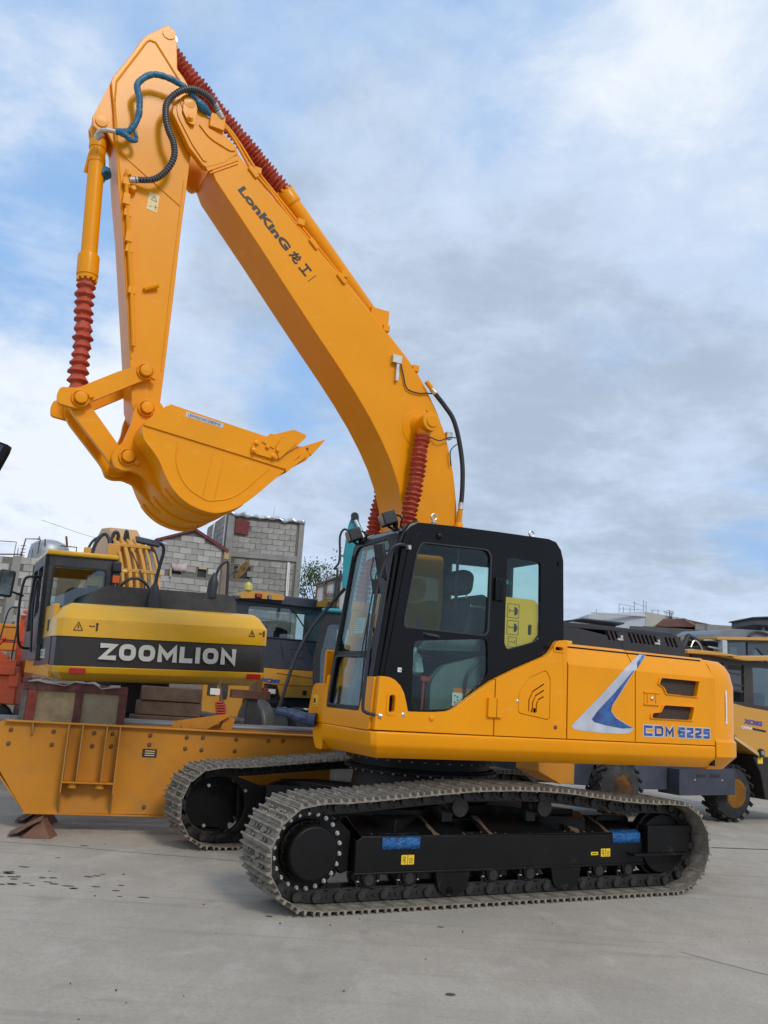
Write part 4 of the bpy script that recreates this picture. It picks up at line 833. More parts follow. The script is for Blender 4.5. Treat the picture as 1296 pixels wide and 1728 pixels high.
# ------------------------------------------------------------------ arm (dipper)
armp = [(3.294, 7.535), (3.25, 7.550), (3.215, 7.535), (3.19, 7.495), (3.17, 7.428), (3.131, 7.142), (3.061, 7.076), (2.93, 6.9), (2.865, 6.75), (2.87, 6.5), (2.912, 6.328), (2.911, 6.091), (2.915, 5.571), (2.908, 4.97), (2.907, 4.213), (2.909, 3.902), (2.95, 3.74), (3.03, 3.70), (3.10, 3.74), (3.147, 3.851), (3.175, 4.043), (3.32, 4.852), (3.42, 5.407), (3.507, 5.818), (3.548, 6.051), (3.594, 6.288), (3.636, 6.53), (3.672, 6.696), (3.688, 6.781), (3.678, 6.831), (3.555, 7.105), (3.49, 7.283), (3.44, 7.37), (3.36, 7.46)]
bm = new(); plate(bm, armp, -.17, .17); arm = ob('arm', bm, ORANGE, EX, bev=.006)
bm = new(); w1 = [(3.635, 6.60), (3.645, 6.79), (3.437, 7.29), (3.41, 7.325), (3.36, 7.325), (3.325, 7.29), (3.09, 7.02), (3.0, 6.90)]
tube(bm, [(x, .171, z) for x, z in w1], .010, 6); tube(bm, [(x, .171, z) for x, z in ((3.635, 6.60), (3.55, 6.14), (3.47, 5.75), (3.31, 4.85), (3.20, 4.25))], .007, 6); tube(bm, [(x, .171, z) for x, z in ((2.945, 6.05), (2.945, 5.0), (2.935, 4.2))], .006, 6)
bar(bm, (3.545, .172, 6.135), (2.947, .172, 5.795), .012, .02)
lathe(bm, (3.25, .17, 7.47), (3.25, .19, 7.47), [(0, .06), (.008, .06), (.009, 0)], 24)
ob('arm_weld_line', bm, ORANGE, arm)
bm = new()
for s in (1, -1): plate(bm, [(3.60, 6.95), (3.68, 6.83), (3.775, 6.47), (3.795, 6.40), (3.775, 6.32), (3.72, 6.285), (3.66, 6.31), (3.55, 6.16)], s*.085, s*.125)
lathe(bm, (3.715, .125, 6.385), (3.715, .145, 6.385), [(0, .055), (.012, .055), (.013, 0)], 20); lathe(bm, (3.715, -.14, 6.385), (3.715, .13, 6.385), [(0, .03), (.27, .03)], 12)
ob('cylinder_lug', bm, ORANGE, arm, bev=.004)
bm = new(); c_ = [(3.235, 5.836), (3.140, 5.822), (3.148, 5.652), (3.243, 5.665)]; plate(bm, c_, .1705, .173); dc = ob('warning_sticker', bm, CREAM, arm)
bm = new()
for a, b in (((3.21, 5.765), (3.16, 5.755)), ((3.16, 5.755), (3.185, 5.81)), ((3.185, 5.81), (3.21, 5.765)), ((3.165, 5.67), (3.165, 5.725)), ((3.15, 5.70), (3.18, 5.705)), ((3.22, 5.70), (3.195, 5.70)), ((3.187, 5.775), (3.186, 5.79))): bar2(bm, (a[0], .173, a[1]), (b[0], .173, b[1]), .004, t=.0015)
ob('pictogram', bm, INK, dc)
bm = new(); tube(bm, [(3.452, .20, 5.95), (3.45, .20, 5.90), (3.437, .21, 5.78), (3.35, .21, 5.25), (3.27, .21, 4.80), (3.20, .21, 4.35)], .018, 10)
for x, z in ((3.445, 5.84), (3.40, 5.55), (3.345, 5.22), (3.277, 4.85)): box(bm, x-.03, x+.03, .17, .225, z-.03, z+.03)
box(bm, 3.40, 3.455, .17, .235, 5.62, 5.72); box(bm, 3.335, 3.39, .17, .235, 5.28, 5.38); tube(bm, [(3.44, .2, 5.80), (3.38, .22, 5.795)], .014, 8); lathe(bm, (3.38, .17, 5.79), (3.38, .24, 5.79), [(0, .03), (.05, .03), (.07, .02)], 10); tube(bm, [(3.17, .19, 4.90), (3.06, .21, 4.96)], .022, 8)
tube(bm, [(3.452, .20, 5.93), (3.43, .21, 5.90)], .024, 8)
ob('arm_pipe', bm, ORANGE, arm)
# hoses
def hose(name, P, r, m, par, r2=None, **k):
    bm = new(); tube(bm, P, r, 12, 8, rf=r2); return ob(name, bm, m, par, **k)
sp3 = [(3.42, .22, 5.86), (3.37, .23, 5.872), (3.23, .27, 5.906), (3.139, .30, 6.002), (3.087, .32, 6.149), (3.109, .33, 6.283), (3.168, .33, 6.39), (3.207, .32, 6.53), (3.205, .32, 6.662), (3.126, .34, 6.787), (3.016, .35, 6.86), (2.897, .34, 6.869), (2.808, .32, 6.839), (2.726, .30, 6.764), (2.69, .29, 6.72)]
hose('spiral_hose', sp3, .026, RUBBER, boom, r2=lambda i, n: .0245)
bm = new(); P_ = catmull(sp3[1:-1], 30); 
k = 0
for i in range(0, len(P_)-1, 5):
    d = (P_[i+1]-P_[i]).normalized(); cyl(bm, P_[i]-d*.005, P_[i]+d*.005, .030, n=12)
ob('spiral_coil', bm, SPIRAL, boom)
bm = new()
for a, b in ((sp3[0], sp3[1]), (sp3[-1], (2.76, .31, 6.80))): cyl(bm, a, Vector(a).lerp(Vector(b), 1.3), .028, n=12)
cyl(bm, (3.74, .16, 6.19), (3.70, .2, 6.225), .03, n=10); tube(bm, [(3.735, .16, 6.17), (3.735, .2, 6.215), (3.70, .24, 6.235), (3.60, .26, 6.245), (3.56, .27, 6.255)], .02, 8, 3)
ob('hose_fitting', bm, BOLT, boom)
bh = [(3.60, .26, 6.245), (3.54, .27, 6.262), (3.486, .28, 6.29), (3.436, .30, 6.426), (3.444, .31, 6.59), (3.478, .31, 6.70), (3.473, .31, 6.76), (3.408, .31, 6.853), (3.322, .31, 6.904), (3.182, .31, 6.910), (3.061, .31, 6.875), (2.958, .30, 6.817), (2.867, .29, 6.755), (2.80, .28, 6.725)]
hose('wrapped_hose', bh, .03, BLUEW, boom, r2=lambda i, n: .028+random.uniform(-.0025, .0035)+(.016*math.sin((i/n-.86)/.09*PI) if .86 < i/n < .95 else 0))
bm = new(); P_ = [(3.56, .27, 6.25), (3.52, .30, 6.22), (3.47, .30, 6.19), (3.42, .28, 6.22), (3.44, .28, 6.29)]; tube(bm, P_, .03, 6, 3, rf=lambda i, n: .034-.02*i/n); tube(bm, [(3.64, -.1, 5.95), (3.62, 0, 6.0), (3.60, .05, 5.93)], .05, 6, 3); ob('wrap_tail', bm, BLUEW, boom, smooth=60)
# pipes on the boom back
bm = new()
for off, y, P in ((0, .20, [(2.704, 6.745), (2.60, 6.68), (2.509, 6.585), (2.369, 6.40), (2.299, 6.335), (2.135, 6.215), (1.949, 6.045), (1.508, 5.675), (1.254, 5.475), (.85, 5.15), (.60, 4.93), (.445, 4.785), (.30, 4.60), (.16, 4.38), (.06, 4.18), (-.03, 3.93), (-.08, 3.70), (-.12, 3.45), (-.13, 3.25)]),
                  (1, .14, [(2.66, 6.80), (2.55, 6.72), (2.45, 6.62), (2.28, 6.42), (2.10, 6.27), (1.90, 6.10), (1.50, 5.76), (1.20, 5.50), (.85, 5.20), (.60, 4.98), (.43, 4.82)]),
                  (2, .05, [(2.35, 6.47), (2.10, 6.31), (1.85, 6.12), (1.50, 5.82), (1.20, 5.56), (.85, 5.24), (.6, 5.0)])):
    tube(bm, [(x, y, z) for x, z in P], .017, 8)
for x, z in ((2.28, 6.36), (1.80, 5.98), (1.30, 5.58), (.80, 5.14), (.44, 4.80)): box(bm, x-.035, x+.035, .02, .235, z-.03, z+.035)
box(bm, 2.66, 2.80, .14, .30, 6.60, 6.74)
ob('boom_pipe', bm, ORANGE, boom, bev=.003)
bm = new()
for x, z in ((2.33, 6.33), (1.66, 5.80), (1.34, 5.53)): obox(bm, (x, .262, z-.02), (.12, .02, .05), Euler((0, -.75, 0)).to_matrix())
ob('pipe_clamp', bm, ORANGE, boom, bev=.006)
hose('hydraulic_hose', [(.33, .28, 4.66), (.222, .30, 4.54), (.12, .30, 4.45), (.02, .31, 4.33), (-.06, .31, 4.13), (-.115, .31, 3.88), (-.135, .30, 3.65), (-.135, .29, 3.48), (-.13, .28, 3.38)], .024, RUBBER, boom)
bm = new(); cyl(bm, (.34, .28, 4.67), (.235, .30, 4.555), .026); cyl(bm, (-.134, .29, 3.47), (-.13, .28, 3.33), .026); lathe(bm, (-.13, .27, 3.22), (-.13, .28, 3.40), [(0, .05), (.05, .045), (.07, .03), (.18, .03)], 10); ob('hose_fitting', bm, ORANGE, boom)
bm = new(); cyl(bm, (.24, .30, 4.56), (.28, .29, 4.6), .028); cyl(bm, (-.134, .29, 3.49), (-.133, .29, 3.42), .028); box(bm, .0, .06, .22, .28, 4.13, 4.20); box(bm, .64, .74, .25, .30, 4.78, 4.86); box(bm, .66, .69, .25, .29, 4.60, 4.80); ob('hose_ferrule', bm, BOLT, boom)
bm = new(); tube(bm, [(.64, .27, 4.80), (.60, .27, 4.68), (.55, .27, 4.55), (.42, .27, 4.53), (.33, .27, 4.55), (.26, .27, 4.56)], .007, 6, 4); tube(bm, [(.26, .28, 4.10), (.16, .3, 4.08), (.06, .31, 4.13), (-.02, .31, 4.14)], .006, 6, 4); tube(bm, [(-.04, .31, 4.08), (.02, .29, 4.0), (.0, .28, 3.85)], .006, 6, 4); ob('cable', bm, RUBBER, boom)
# ------------------------------------------------------------------ cylinders
def bellows(name, a, b, r, n, par, sag=0):
    a, b = Vector(a), Vector(b); L = (b-a).length; pr = [(0, r*.55)]
    ed_ = sorted([0, L]+[L*(i+random.uniform(-.16, .16))/n for i in range(1, n)])
    for i in range(n):
        t = ed_[i]; s = ed_[i+1]-t; rr = r*(1+random.uniform(-.07, .09)); pr += [(t+s*.12, r*.74), (t+s*.60, rr*1.06), (t+s*.70, rr*1.06), (t+s*.92, r*.74)]
    pr.append((L, r*.55)); bm = new(); d = (b-a).normalized(); q = d.to_track_quat('Z', 'Y').to_matrix(); rs = []
    for t, rr in pr:
        c = a+d*t+Vector((math.sin(t*9)*.008, math.cos(t*7)*.006, math.sin(t*5)*.006)); rs.append(ring(bm, c, q, rr, 22, t*2))
    for R_ in rs:
        for v in R_: v.co += Vector((random.uniform(-.004, .004), random.uniform(-.004, .004), random.uniform(-.004, .004)))
    loft(bm, rs); return ob(name, bm, RED, par, smooth=25)
for s in (1, -1):
    base, top = Vector((.70, s*.34, 1.45)), Vector((.372, s*.37, 4.19)); d = (top-base).normalized()
    bm = new(); lathe(bm, base, top, [(-.05, .05), (0, .08), (.9, .08), (.92, .095), (1.0, .095)], 24); bcy = ob('boom_cylinder', bm, ORANGE, EX)
    bm = new(); cyl(bm, base+d*1.0, top-d*.08, .045); lathe(bm, top-d*.16, top, [(0, .05), (.05, .065), (.10, .07)], 16); cyl(bm, (top.x, top.y-.05*s, top.z), (top.x, top.y+.06*s, top.z), .085, n=24); ob('rod', bm, ORANGE, bcy)
    bellows('bellows', base+d*.98, top-d*.12, .074, 34, bcy)
    bm = new(); cyl(bm, top-d*.125, top-d*.105, .05); ob('bellows_clip', bm, BOLT, bcy)
bm = new(); A, B = Vector((.85, .0, 5.31)), Vector((1.93, .0, 6.375)); d = (B-A).normalized(); L = (B-A).length
lathe(bm, A, B, [(0, .05), (.05, .085), (L-.16, .085), (L-.14, .10), (L-.02, .10), (L, .09)], 24); lathe(bm, (A.x, -.12, A.z), (A.x, .12, A.z), [(0, .07), (.24, .07)], 16); box(bm, .75, .95, -.16, -.12, 5.1, 5.36); box(bm, .75, .95, .12, .16, 5.1, 5.36)
acy = ob('arm_cylinder', bm, ORANGE, EX)
bm = new()
for k in range(10):
    a = 2*PI*k/10; q = d.to_track_quat('Z', 'Y').to_matrix(); c = B+q@Vector((.09*math.cos(a), .09*math.sin(a), 0)); cyl(bm, c-d*.01, c+d*.02, .014, n=6)
ob('gland_bolt', bm, ORANGE, acy)
tp = Vector((3.25, 0, 7.46)); bellows('bellows', B+d*.01, Vector((3.20, 0, 7.42)), .083, 40, acy)
bm = new(); cyl(bm, B, tp, .05); lathe(bm, (3.25, -.12, 7.46), (3.25, .12, 7.46), [(0, .09), (.24, .09)], 20); ob('rod', bm, CHROME, acy)
top, bot = Vector((3.712, 0, 6.385)), Vector((3.568, 0, 3.80)); d = (bot-top).normalized(); bm = new()
lathe(bm, top, bot, [(-.09, .03), (-.06, .07), (.04, .075), (.10, .06), (.12, .078), (.20, .078), (.205, .071), (1.22, .071), (1.23, .09), (1.25, .093), (1.42, .093), (1.425, .085), (1.455, .085)], 28)
bm2 = new()
for k in range(10):
    a = 2*PI*k/10; q = d.to_track_quat('Z', 'Y').to_matrix(); c = top+d*1.445+q@Vector((.078*math.cos(a), .078*math.sin(a), 0)); cyl(bm2, c, c+d*.03, .013, n=6)
kcy = ob('bucket_cylinder', bm, ORANGE, EX, bev=.002); ob('gland_bolt', bm2, ORANGE, kcy)
bm = new(); cyl(bm, top+d*1.43, bot-d*.05, .045, n=20); ob('rod', bm, CHROME, kcy)
bellows('bellows', top+d*1.475, bot-d*.10, .078, 13, kcy)
bm = new(); tube(bm, [(3.735, .05, 6.17), (3.76, .02, 6.10), (3.77, -.05, 5.95)], .018, 8); lathe(bm, top+d*.3, top+d*.34, [(0, .076), (.04, .076)], 20); ob('cylinder_band', bm, ORANGE, kcy)
# ------------------------------------------------------------------ linkage
rk = rnd([(3.735, 3.855), (3.752, 3.80), (3.742, 3.715), (3.60, 3.70), (3.54, 3.715), (3.50, 3.77), (3.13, 4.03), (3.03, 4.09), (3.02, 4.18), (3.08, 4.22), (3.30, 4.09), (3.50, 3.95), (3.60, 3.875)], .03, 3)
bm = new()
for s in (1, -1): plate(bm, rk, s*.185, s*.235)
rkr = ob('rocker_link', bm, ORANGE, EX, bev=.004)
hl = rnd([(3.64, 3.83), (3.65, 3.75), (3.60, 3.66), (3.30, 3.355), (3.235, 3.27), (3.14, 3.255), (3.06, 3.30), (3.05, 3.40), (3.13, 3.45), (3.20, 3.465), (3.47, 3.76), (3.52, 3.86), (3.60, 3.87)], .035, 3)
bm = new()
for s in (1, -1): plate(bm, hl, s*.11, s*.17)
cyl(bm, (3.57, -.17, 3.79), (3.57, .17, 3.79), .06, n=20); cyl(bm, (3.14, -.17, 3.365), (3.14, .17, 3.365), .075, n=24); bar(bm, (3.42, 0, 3.62), (3.30, 0, 3.50), .26, .04)
ob('bucket_link', bm, ORANGE, EX, bev=.004)
for x, z, y in ((3.57, 3.79, .235), (3.034, 3.814, .25), (3.136, 3.365, .25), (3.08, 4.14, .235)):
    bm = new(); lathe(bm, (x, -y-.03, z), (x, y+.06, z), [(0, .05), (.05, .07), (2*y-.0, .07), (2*y+.02, .068), (2*y+.022, .052), (2*y+.085, .050), (2*y+.09, .0)], 24)
    tube(bm, [(x+.068*math.cos(a), y+.012, z+.068*math.sin(a)) for a in [i*2*PI/20 for i in range(21)]], .008, 6)
    a = 1.2 if x < 3.5 else .3; 
    for aa in (a+2.4,): obox(bm, (x+.085*math.cos(aa), y+.01, z+.085*math.sin(aa)), (.04, .04, .04), Euler((0, -aa, 0)).to_matrix())
    ob('link_pin', bm, ORANGE, EX, bev=.003)
# ------------------------------------------------------------------ bucket
SB = catmull([(2.924, 3.783, 0), (2.99, 3.72, 0), (3.07, 3.62, 0), (3.105, 3.55, 0), (3.075, 3.455, 0), (2.997, 3.375, 0), (2.93, 3.293, 0), (2.866, 3.178, 0), (2.781, 3.072, 0), (2.66, 2.990, 0), (2.51, 2.949, 0), (2.385, 2.956, 0), (2.244, 3.022, 0), (2.119, 3.13, 0), (1.96, 3.30, 0), (1.843, 3.42, 0)], 4)
SB = [(p.x, p.y) for p in SB]
bm = new(); cxy = (2.45, 3.42)
inn = [(lerp(x, cxy[0], .045), lerp(z, cxy[1], .045)) for x, z in SB]
plate(bm, SB+inn[::-1], -.53, .53); bucket = ob('bucket', bm, ORANGE, EX, bev=.003)
bm = new(); sidep = SB+[(1.72, 3.585), (1.79, 3.645), (2.074, 3.683), (2.316, 3.712)]
for s in (1, -1): plate(bm, sidep, s*.53, s*.55)
ob('side_plate', bm, ORANGE, bucket, bev=.003)
bm = new(); rim = [(2.90, 3.795), (2.316, 3.718), (2.074, 3.688), (1.79, 3.650), (1.72, 3.58), (1.86, 3.428), (2.29, 3.482), (3.098, 3.576), (3.02, 3.69)]
for s in (1, -1): plate(bm, rim, s*.55, s*.566)
ew = [(3.07, 3.55), (3.05, 3.45), (2.97, 3.37), (2.90, 3.28), (2.84, 3.17), (2.76, 3.085), (2.64, 3.01), (2.51, 2.975), (2.39, 2.98), (2.26, 3.045), (2.14, 3.155), (1.98, 3.325), (1.90, 3.42)]
plate(bm, [(x, z) for x, z in SB if z < 3.57 and x > 1.85][0:]+[(x, z) for x, z in ew[::-1]], .55, .560)
tube(bm, [(x, .551, z) for x, z in ((2.80, 3.50), (2.801, 3.354), (2.763, 3.236), (2.678, 3.127), (2.56, 3.065), (2.458, 3.051), (2.256, 3.134), (2.0, 3.405))], .007, 6, 4)
for a, b in (((2.493, 3.50), (2.547, 3.06)), ((2.395, 3.49), (2.449, 3.055))): tube(bm, [(a[0], .551, a[1]), (b[0], .551, b[1])], .005, 6)
ob('side_band', bm, ORANGE, bucket, bev=.003)
bm = new(); 
for s in (1, -1): plate(bm, rnd([(2.9, 3.87), (2.96, 3.925), (3.04, 3.925), (3.11, 3.87), (3.135, 3.76), (3.14, 3.66), (3.185, 3.49), (3.245, 3.42), (3.265, 3.34), (3.225, 3.26), (3.16, 3.245), (3.08, 3.258), (2.99, 3.235), (2.90, 3.165), (2.82, 3.09), (2.72, 3.01), (2.70, 3.05), (2.85, 3.25), (3.0, 3.45), (2.98, 3.62), (2.84, 3.765)], .02, 2), s*.19, s*.245)
plate(bm, [(2.88, 3.80), (3.0, 3.72), (3.09, 3.60), (3.06, 3.56), (2.95, 3.68), (2.84, 3.76)], -.53, .53)
ob('bucket_ears', bm, ORANGE, bucket, bev=.004)
bm = new(); 
for s in (.30, -.12, -.52): plate(bm, [(x, z) for x, z in SB[30:52]]+[(lerp(x, cxy[0], -.028), lerp(z, cxy[1], -.028)) for x, z in SB[30:52]][::-1], s, s+.10)
ob('wear_strip', bm, ORANGE, bucket, bev=.003)
bm = new(); plate(bm, [(1.86, 3.44), (1.84, 3.40), (1.66, 3.585), (1.675, 3.61)], -.57, .57); ob('lip_plate', bm, ORANGE, bucket, bev=.003)
for s in (1, -1):
    bm = new(); plate(bm, rnd([(2.185, 3.565), (2.09, 3.665), (1.834, 3.782), (1.808, 3.786), (1.700, 3.765), (1.694, 3.742), (1.787, 3.632), (1.961, 3.487), (2.175, 3.512)], .012, 2), s*.566, s*.592)
    if s > 0: plate(bm, rnd([(2.10, 3.62), (2.03, 3.71), (1.93, 3.70), (1.985, 3.58)], .01), .592, .604); plate(bm, rnd([(1.97, 3.60), (1.90, 3.71), (1.80, 3.70), (1.78, 3.67), (1.93, 3.50)], .01), .592, .604)
    sc_ = ob('side_cutter', bm, ORANGE, bucket, bev=.004)
    if s > 0:
        for x, z in ((2.145, 3.600), (2.045, 3.585), (1.950, 3.573), (2.160, 3.530), (1.981, 3.513)):
            bm = new(); lathe(bm, (x, .59, z), (x, .63, z), [(0, .024), (.008, .024), (.010, .017), (.026, .016), (.028, .008)], 10); ob('bolt', bm, ORANGE, sc_)
bm = new(); plate(bm, [(0, 0), (.10, .07), (.155, .135), (.14, .16), (.02, .10), (-.03, .03)], -.045, .045); o = None
tooth = [(1.79, 3.655), (1.68, 3.672), (1.62, 3.60), (1.66, 3.545), (1.80, 3.45), (1.86, 3.44)]
tip = [(1.686, 3.676), (1.493, 3.775), (1.485, 3.772), (1.612, 3.598)]
A_ = B_ = None
for k, yy in enumerate((.50, .25, 0, -.25, -.50)):
    if k == 0:
        bm = new(); plate(bm, tooth, -.04, .04); A_ = ob('tooth_adapter', bm, ORANGE, bucket, bev=.006); A_.location = (0, yy, 0)
        bm = new(); plate(bm, tip, -.035, .035); B_ = ob('tooth', bm, ORANGE, bucket, bev=.006); B_.location = (0, yy, 0)
        bm = new(); cyl(bm, (1.655, yy+.03, 3.655), (1.655, yy+.043, 3.655), .012, n=10); ob('tooth_pin', bm, RUST, bucket)
    else:
        for o in (A_, B_):
            c = o.copy(); COL.objects.link(c); c.location = (0, yy, 0)
bm = new(); Vd = Vector((2.316-2.90, 0, 3.665-3.735)).normalized(); slab(bm, [(0, 0), (.47, 0), (.47, .035), (0, .035)], (2.80, .5662, 3.722), Vd, (-Vd.z*-1*-1, 0, -Vd.x), NN, .002) if False else slab(bm, [(0, 0), (.33, 0), (.33, .04), (0, .04)], (2.77, .5662, 3.718), Vd, Vector((Vd.z, 0, -Vd.x)), NN, .0015)
nb = ob('serial_label', bm, SILVER, bucket)
textob('serial_number', 'LEW00225012082918', INK, nb, Vector((2.75, .568, 3.725)), Vd, Vector((Vd.z, 0, -Vd.x)), NN, .28, .022, depth=.001)
# ------------------------------------------------------------------ yellow excavator seen from behind, beyond the steel frame
ZX = thing('rear_excavator', 'amber excavator seen from behind with a charcoal stripe and big white lettering', 'excavator', (-3.725, 10.4, 0), YAW)
ZX.rotation_euler = (0, -.035, YAW)
def zplan(i): # x along the rear, y away
    return [(-.01+i, .30), (.015+i*.9, .06+i), (.08+i*.5, 0+i), (1.33, -.03+i), (2.58-i*.5, 0+i), (2.655-i*.9, .05+i), (2.68-i, .22), (2.68-i, .9), (0+i, .9)]
def zband(name, lv, m, par):
    bm = new(); loft(bm, [[bm.verts.new((p[0], p[1], z)) for p in zplan(i)] for z, i in lv]); return ob(name, bm, m, par, bev=.006)
zc = zband('counterweight', [(1.46, .16), (1.49, .10), (1.56, .02), (1.635, 0)], ZYEL, ZX)
zband('stripe_band', [(1.636, .012), (1.985, .012)], ZBLK, zc)
zband('upper_band', [(1.986, 0), (2.20, .0), (2.34, .09), (2.385, .16), (2.40, .24)], ZYEL, zc)
block_text('white_lettering', 'ZOOMLION', OFFW, zc, (.525, -.028, 1.722), (1, 0, 0), (0, 0, 1), (0, -1, 0), 1.70, .200, .058, .032, .006, {'I': .33, 'M': 1.2, 'L': .82, 'Z': .95}, shear=.0)
def sign(par, x, z, s, y=-.04):
    bm = new(); f = lambda a, b, w=.008: bar2(bm, (x+a[0]*s, y, z+a[1]*s), (x+b[0]*s, y, z+b[1]*s), w, (0, -1, 0), .002)
    f((0, 0), (1, 0)); f((1, 0), (.5, .95)); f((.5, .95), (0, 0)); f((.5, .2), (.5, .6), .012)
    f((1.7, .5), (2.3, .5)); f((1.7, .5), (1.85, .62)); f((2.3, .5), (2.15, .62)); f((2.55, 0), (2.55, .95), .022); f((2.4, .75), (2.7, .75), .012)
    return ob('warning_pictogram', bm, mat('brown_ink', (.08, .03, .01), .5), par)
sign(zc, .20, 2.06, .105, -.012); sign(zc, 2.42-.03, 2.10, .08, -.012)
for x in (.20, 2.40):
    bm = new(); box(bm, x, x+.185, -.012 if x < 1 else -.012, .02, 1.545, 1.615); ob('red_reflector', bm, REFL, zc, bev=.003)
# left flank
bm = new(); platex(bm, [(.32, 1.50), (.32, 2.385), (1.15, 2.39), (1.35, 2.33), (1.75, 1.95), (2.6, 1.85), (3.1, 1.70), (3.2, 1.52)], .0, .06); fl = ob('side_panel', bm, ZYEL, ZX, bev=.01)
bm = new(); platex(bm, [(.32, 1.65), (.32, 1.985), (1.0, 1.985), (1.6, 1.92), (2.0, 1.62)], -.006, .0); ob('stripe_band', bm, ZBLK, fl)
textob('model_lettering', 'ZE230E', OFFW, fl, (-.008, 1.35, 1.72), (0, -1, 0), (0, 0, 1), (-1, 0, 0), .62, .12, bold=.03, depth=.002)
bm = new(); box(bm, -.012, .0, .66, .80, 2.06, 2.20); ob('recess_pull', bm, BLACK, fl, bev=.003)
bm = new(); box(bm, .08, 2.6, .3, 3.1, 1.5, 2.3); ob('body_core', bm, ZGREY, ZX)
# hood
bm = new(); slab(bm, rnd([(.38, 2.36), (.46, 2.58), (.60, 2.655), (2.20, 2.655), (2.30, 2.60), (2.34, 2.36)], .04, 3), (0, .38, 0), (1, 0, 0), (0, 0, 1), (0, 1, 0), 1.1); zh = ob('engine_hood', bm, ZGREY, ZX, bev=.04, seg=3)
bm = new(); box(bm, 1.12, 1.26, .30, .44, 2.38, 2.43); ob('hood_handle', bm, ZYEL, zh, bev=.01)
# cab
bm = new(); slab(bm, [[(-.07, 1.9), (-.07, 3.08), (.84, 3.08), (.86, 2.95), (.86, 1.9)], rnd([(.035, 2.40), (.05, 2.93), (.72, 2.93), (.72, 2.44)], .05, 4)], (0, 1.2, 0), (1, 0, 0), (0, 0, 1), (0, 1, 0), .05)
slab(bm, [[(-.07, 1.9), (-.07, 3.08), (.84, 3.08), (.86, 2.95), (.86, 1.9)], rnd([(.035, 2.30), (.05, 2.93), (.72, 2.93), (.72, 2.30)], .05, 4)], (0, 2.75, 0), (1, 0, 0), (0, 0, 1), (0, 1, 0), .05)
platex(bm, [[(1.2, 1.7), (1.2, 3.08), (2.6, 3.08), (2.85, 2.6), (3.0, 2.1), (3.0, 1.7)], rnd([(1.35, 2.35), (1.35, 2.95), (1.9, 2.95), (1.9, 2.25)], .05, 3), rnd([(2.0, 2.1), (2.0, 2.95), (2.55, 2.95), (2.8, 2.45), (2.85, 2.1)], .05, 3)], -.07, -.02)
platex(bm, [[(1.2, 1.7), (1.2, 3.08), (2.6, 3.08), (2.85, 2.6), (3.0, 2.1), (3.0, 1.7)], rnd([(1.35, 2.35), (1.35, 2.95), (1.9, 2.95), (1.9, 2.25)], .05, 3), rnd([(2.0, 2.1), (2.0, 2.95), (2.55, 2.95), (2.8, 2.45), (2.85, 2.1)], .05, 3)], .80, .86)
zcab = ob('cab', bm, ZGREY, ZX, bev=.012)
bm = new(); box(bm, -.06, .86, 1.16, 2.72, 3.08, 3.145); ob('cab_roof', bm, ZYEL, zcab, bev=.02)
bm = new(); slab(bm, rnd([(.035, 2.40), (.05, 2.93), (.72, 2.93), (.72, 2.44)], .05, 4), (0, 1.22, 0), (1, 0, 0), (0, 0, 1), (0, 1, 0), .006); ob('rear_window', bm, GLASS2, zcab)
bm = new(); slab(bm, [rnd([(.02, 2.385), (.035, 2.945), (.735, 2.945), (.735, 2.425)], .05, 4), rnd([(.04, 2.405), (.055, 2.925), (.715, 2.925), (.715, 2.445)], .05, 4)], (0, 1.185, 0), (1, 0, 0), (0, 0, 1), (0, 1, 0), .02); ob('window_seal', bm, RUBBER, zcab)
bm = new(); slab(bm, rnd([(.30, 2.3), (.30, 2.66), (.36, 2.72), (.58, 2.72), (.64, 2.66), (.64, 2.3)], .05, 4), (0, 1.8, 0), (1, 0, 0), (0, 0, 1), (0, 1, 0), .15); ob('seat', bm, SEATM, zcab, bev=.03)
bm = new(); box(bm, .50, .70, 1.30, 1.34, 2.72, 2.86); ob('sun_card', bm, ZYEL, zcab)
bm = new(); obox(bm, (.84, 1.15, 2.98), (.12, .10, .16), Matrix.Identity(3)); wl = ob('flasher', bm, RUBBER, ZX, bev=.03); bm = new(); box(bm, .79, .88, 1.09, 1.12, 2.76, 2.86); box(bm, .83, .84, 1.1, 1.11, 2.55, 2.76); ob('amber_lens', bm, mat('flasher_orange', (.75, .13, .01), .3), wl, bev=.01)
bm = new(); box(bm, .80, .90, 1.14, 1.24, 2.40, 3.05); ob('cab_post', bm, ZGREY, zcab, bev=.01)
# mirrors
bm = new(); tube(bm, [(1.20, .34, 2.42), (1.20, .34, 2.70), (1.23, .32, 2.95), (1.26, .3, 3.12), (1.24, .28, 3.22), (1.14, .26, 3.245), (1.06, .25, 3.24)], .024, 8, 4); lathe(bm, (1.195, .34, 2.38), (1.20, .34, 2.74), [(0, .10), (.15, .085), (.3, .05), (.36, .02)], 12); box(bm, 1.09, 1.30, .25, .42, 2.62, 2.70) if False else None
mm = ob('mirror_mast', bm, RUBBER, ZX, smooth=50)
bm = new(); obox(bm, (1.03, .24, 3.24), (.30, .18, .035), Euler((.5, .12, 0)).to_matrix()); ob('rear_mirror', bm, RUBBER, mm, bev=.012)
bm = new(); tube(bm, [(1.98, .42, 2.62), (1.99, .42, 2.80), (2.05, .42, 3.0), (2.11, .42, 3.08), (2.17, .42, 3.10), (2.18, .42, 3.0), (2.185, .42, 2.6)], .020, 8, 4); tube(bm, [(2.185, .42, 2.88), (2.24, .44, 2.96), (2.32, .44, 3.02)], .012, 6); lathe(bm, (1.97, .42, 2.60), (2.0, .42, 2.95), [(0, .07), (.2, .07), (.3, .04), (.34, .02)], 12); m2_ = ob('mirror_mast', bm, RUBBER, ZX, smooth=50)
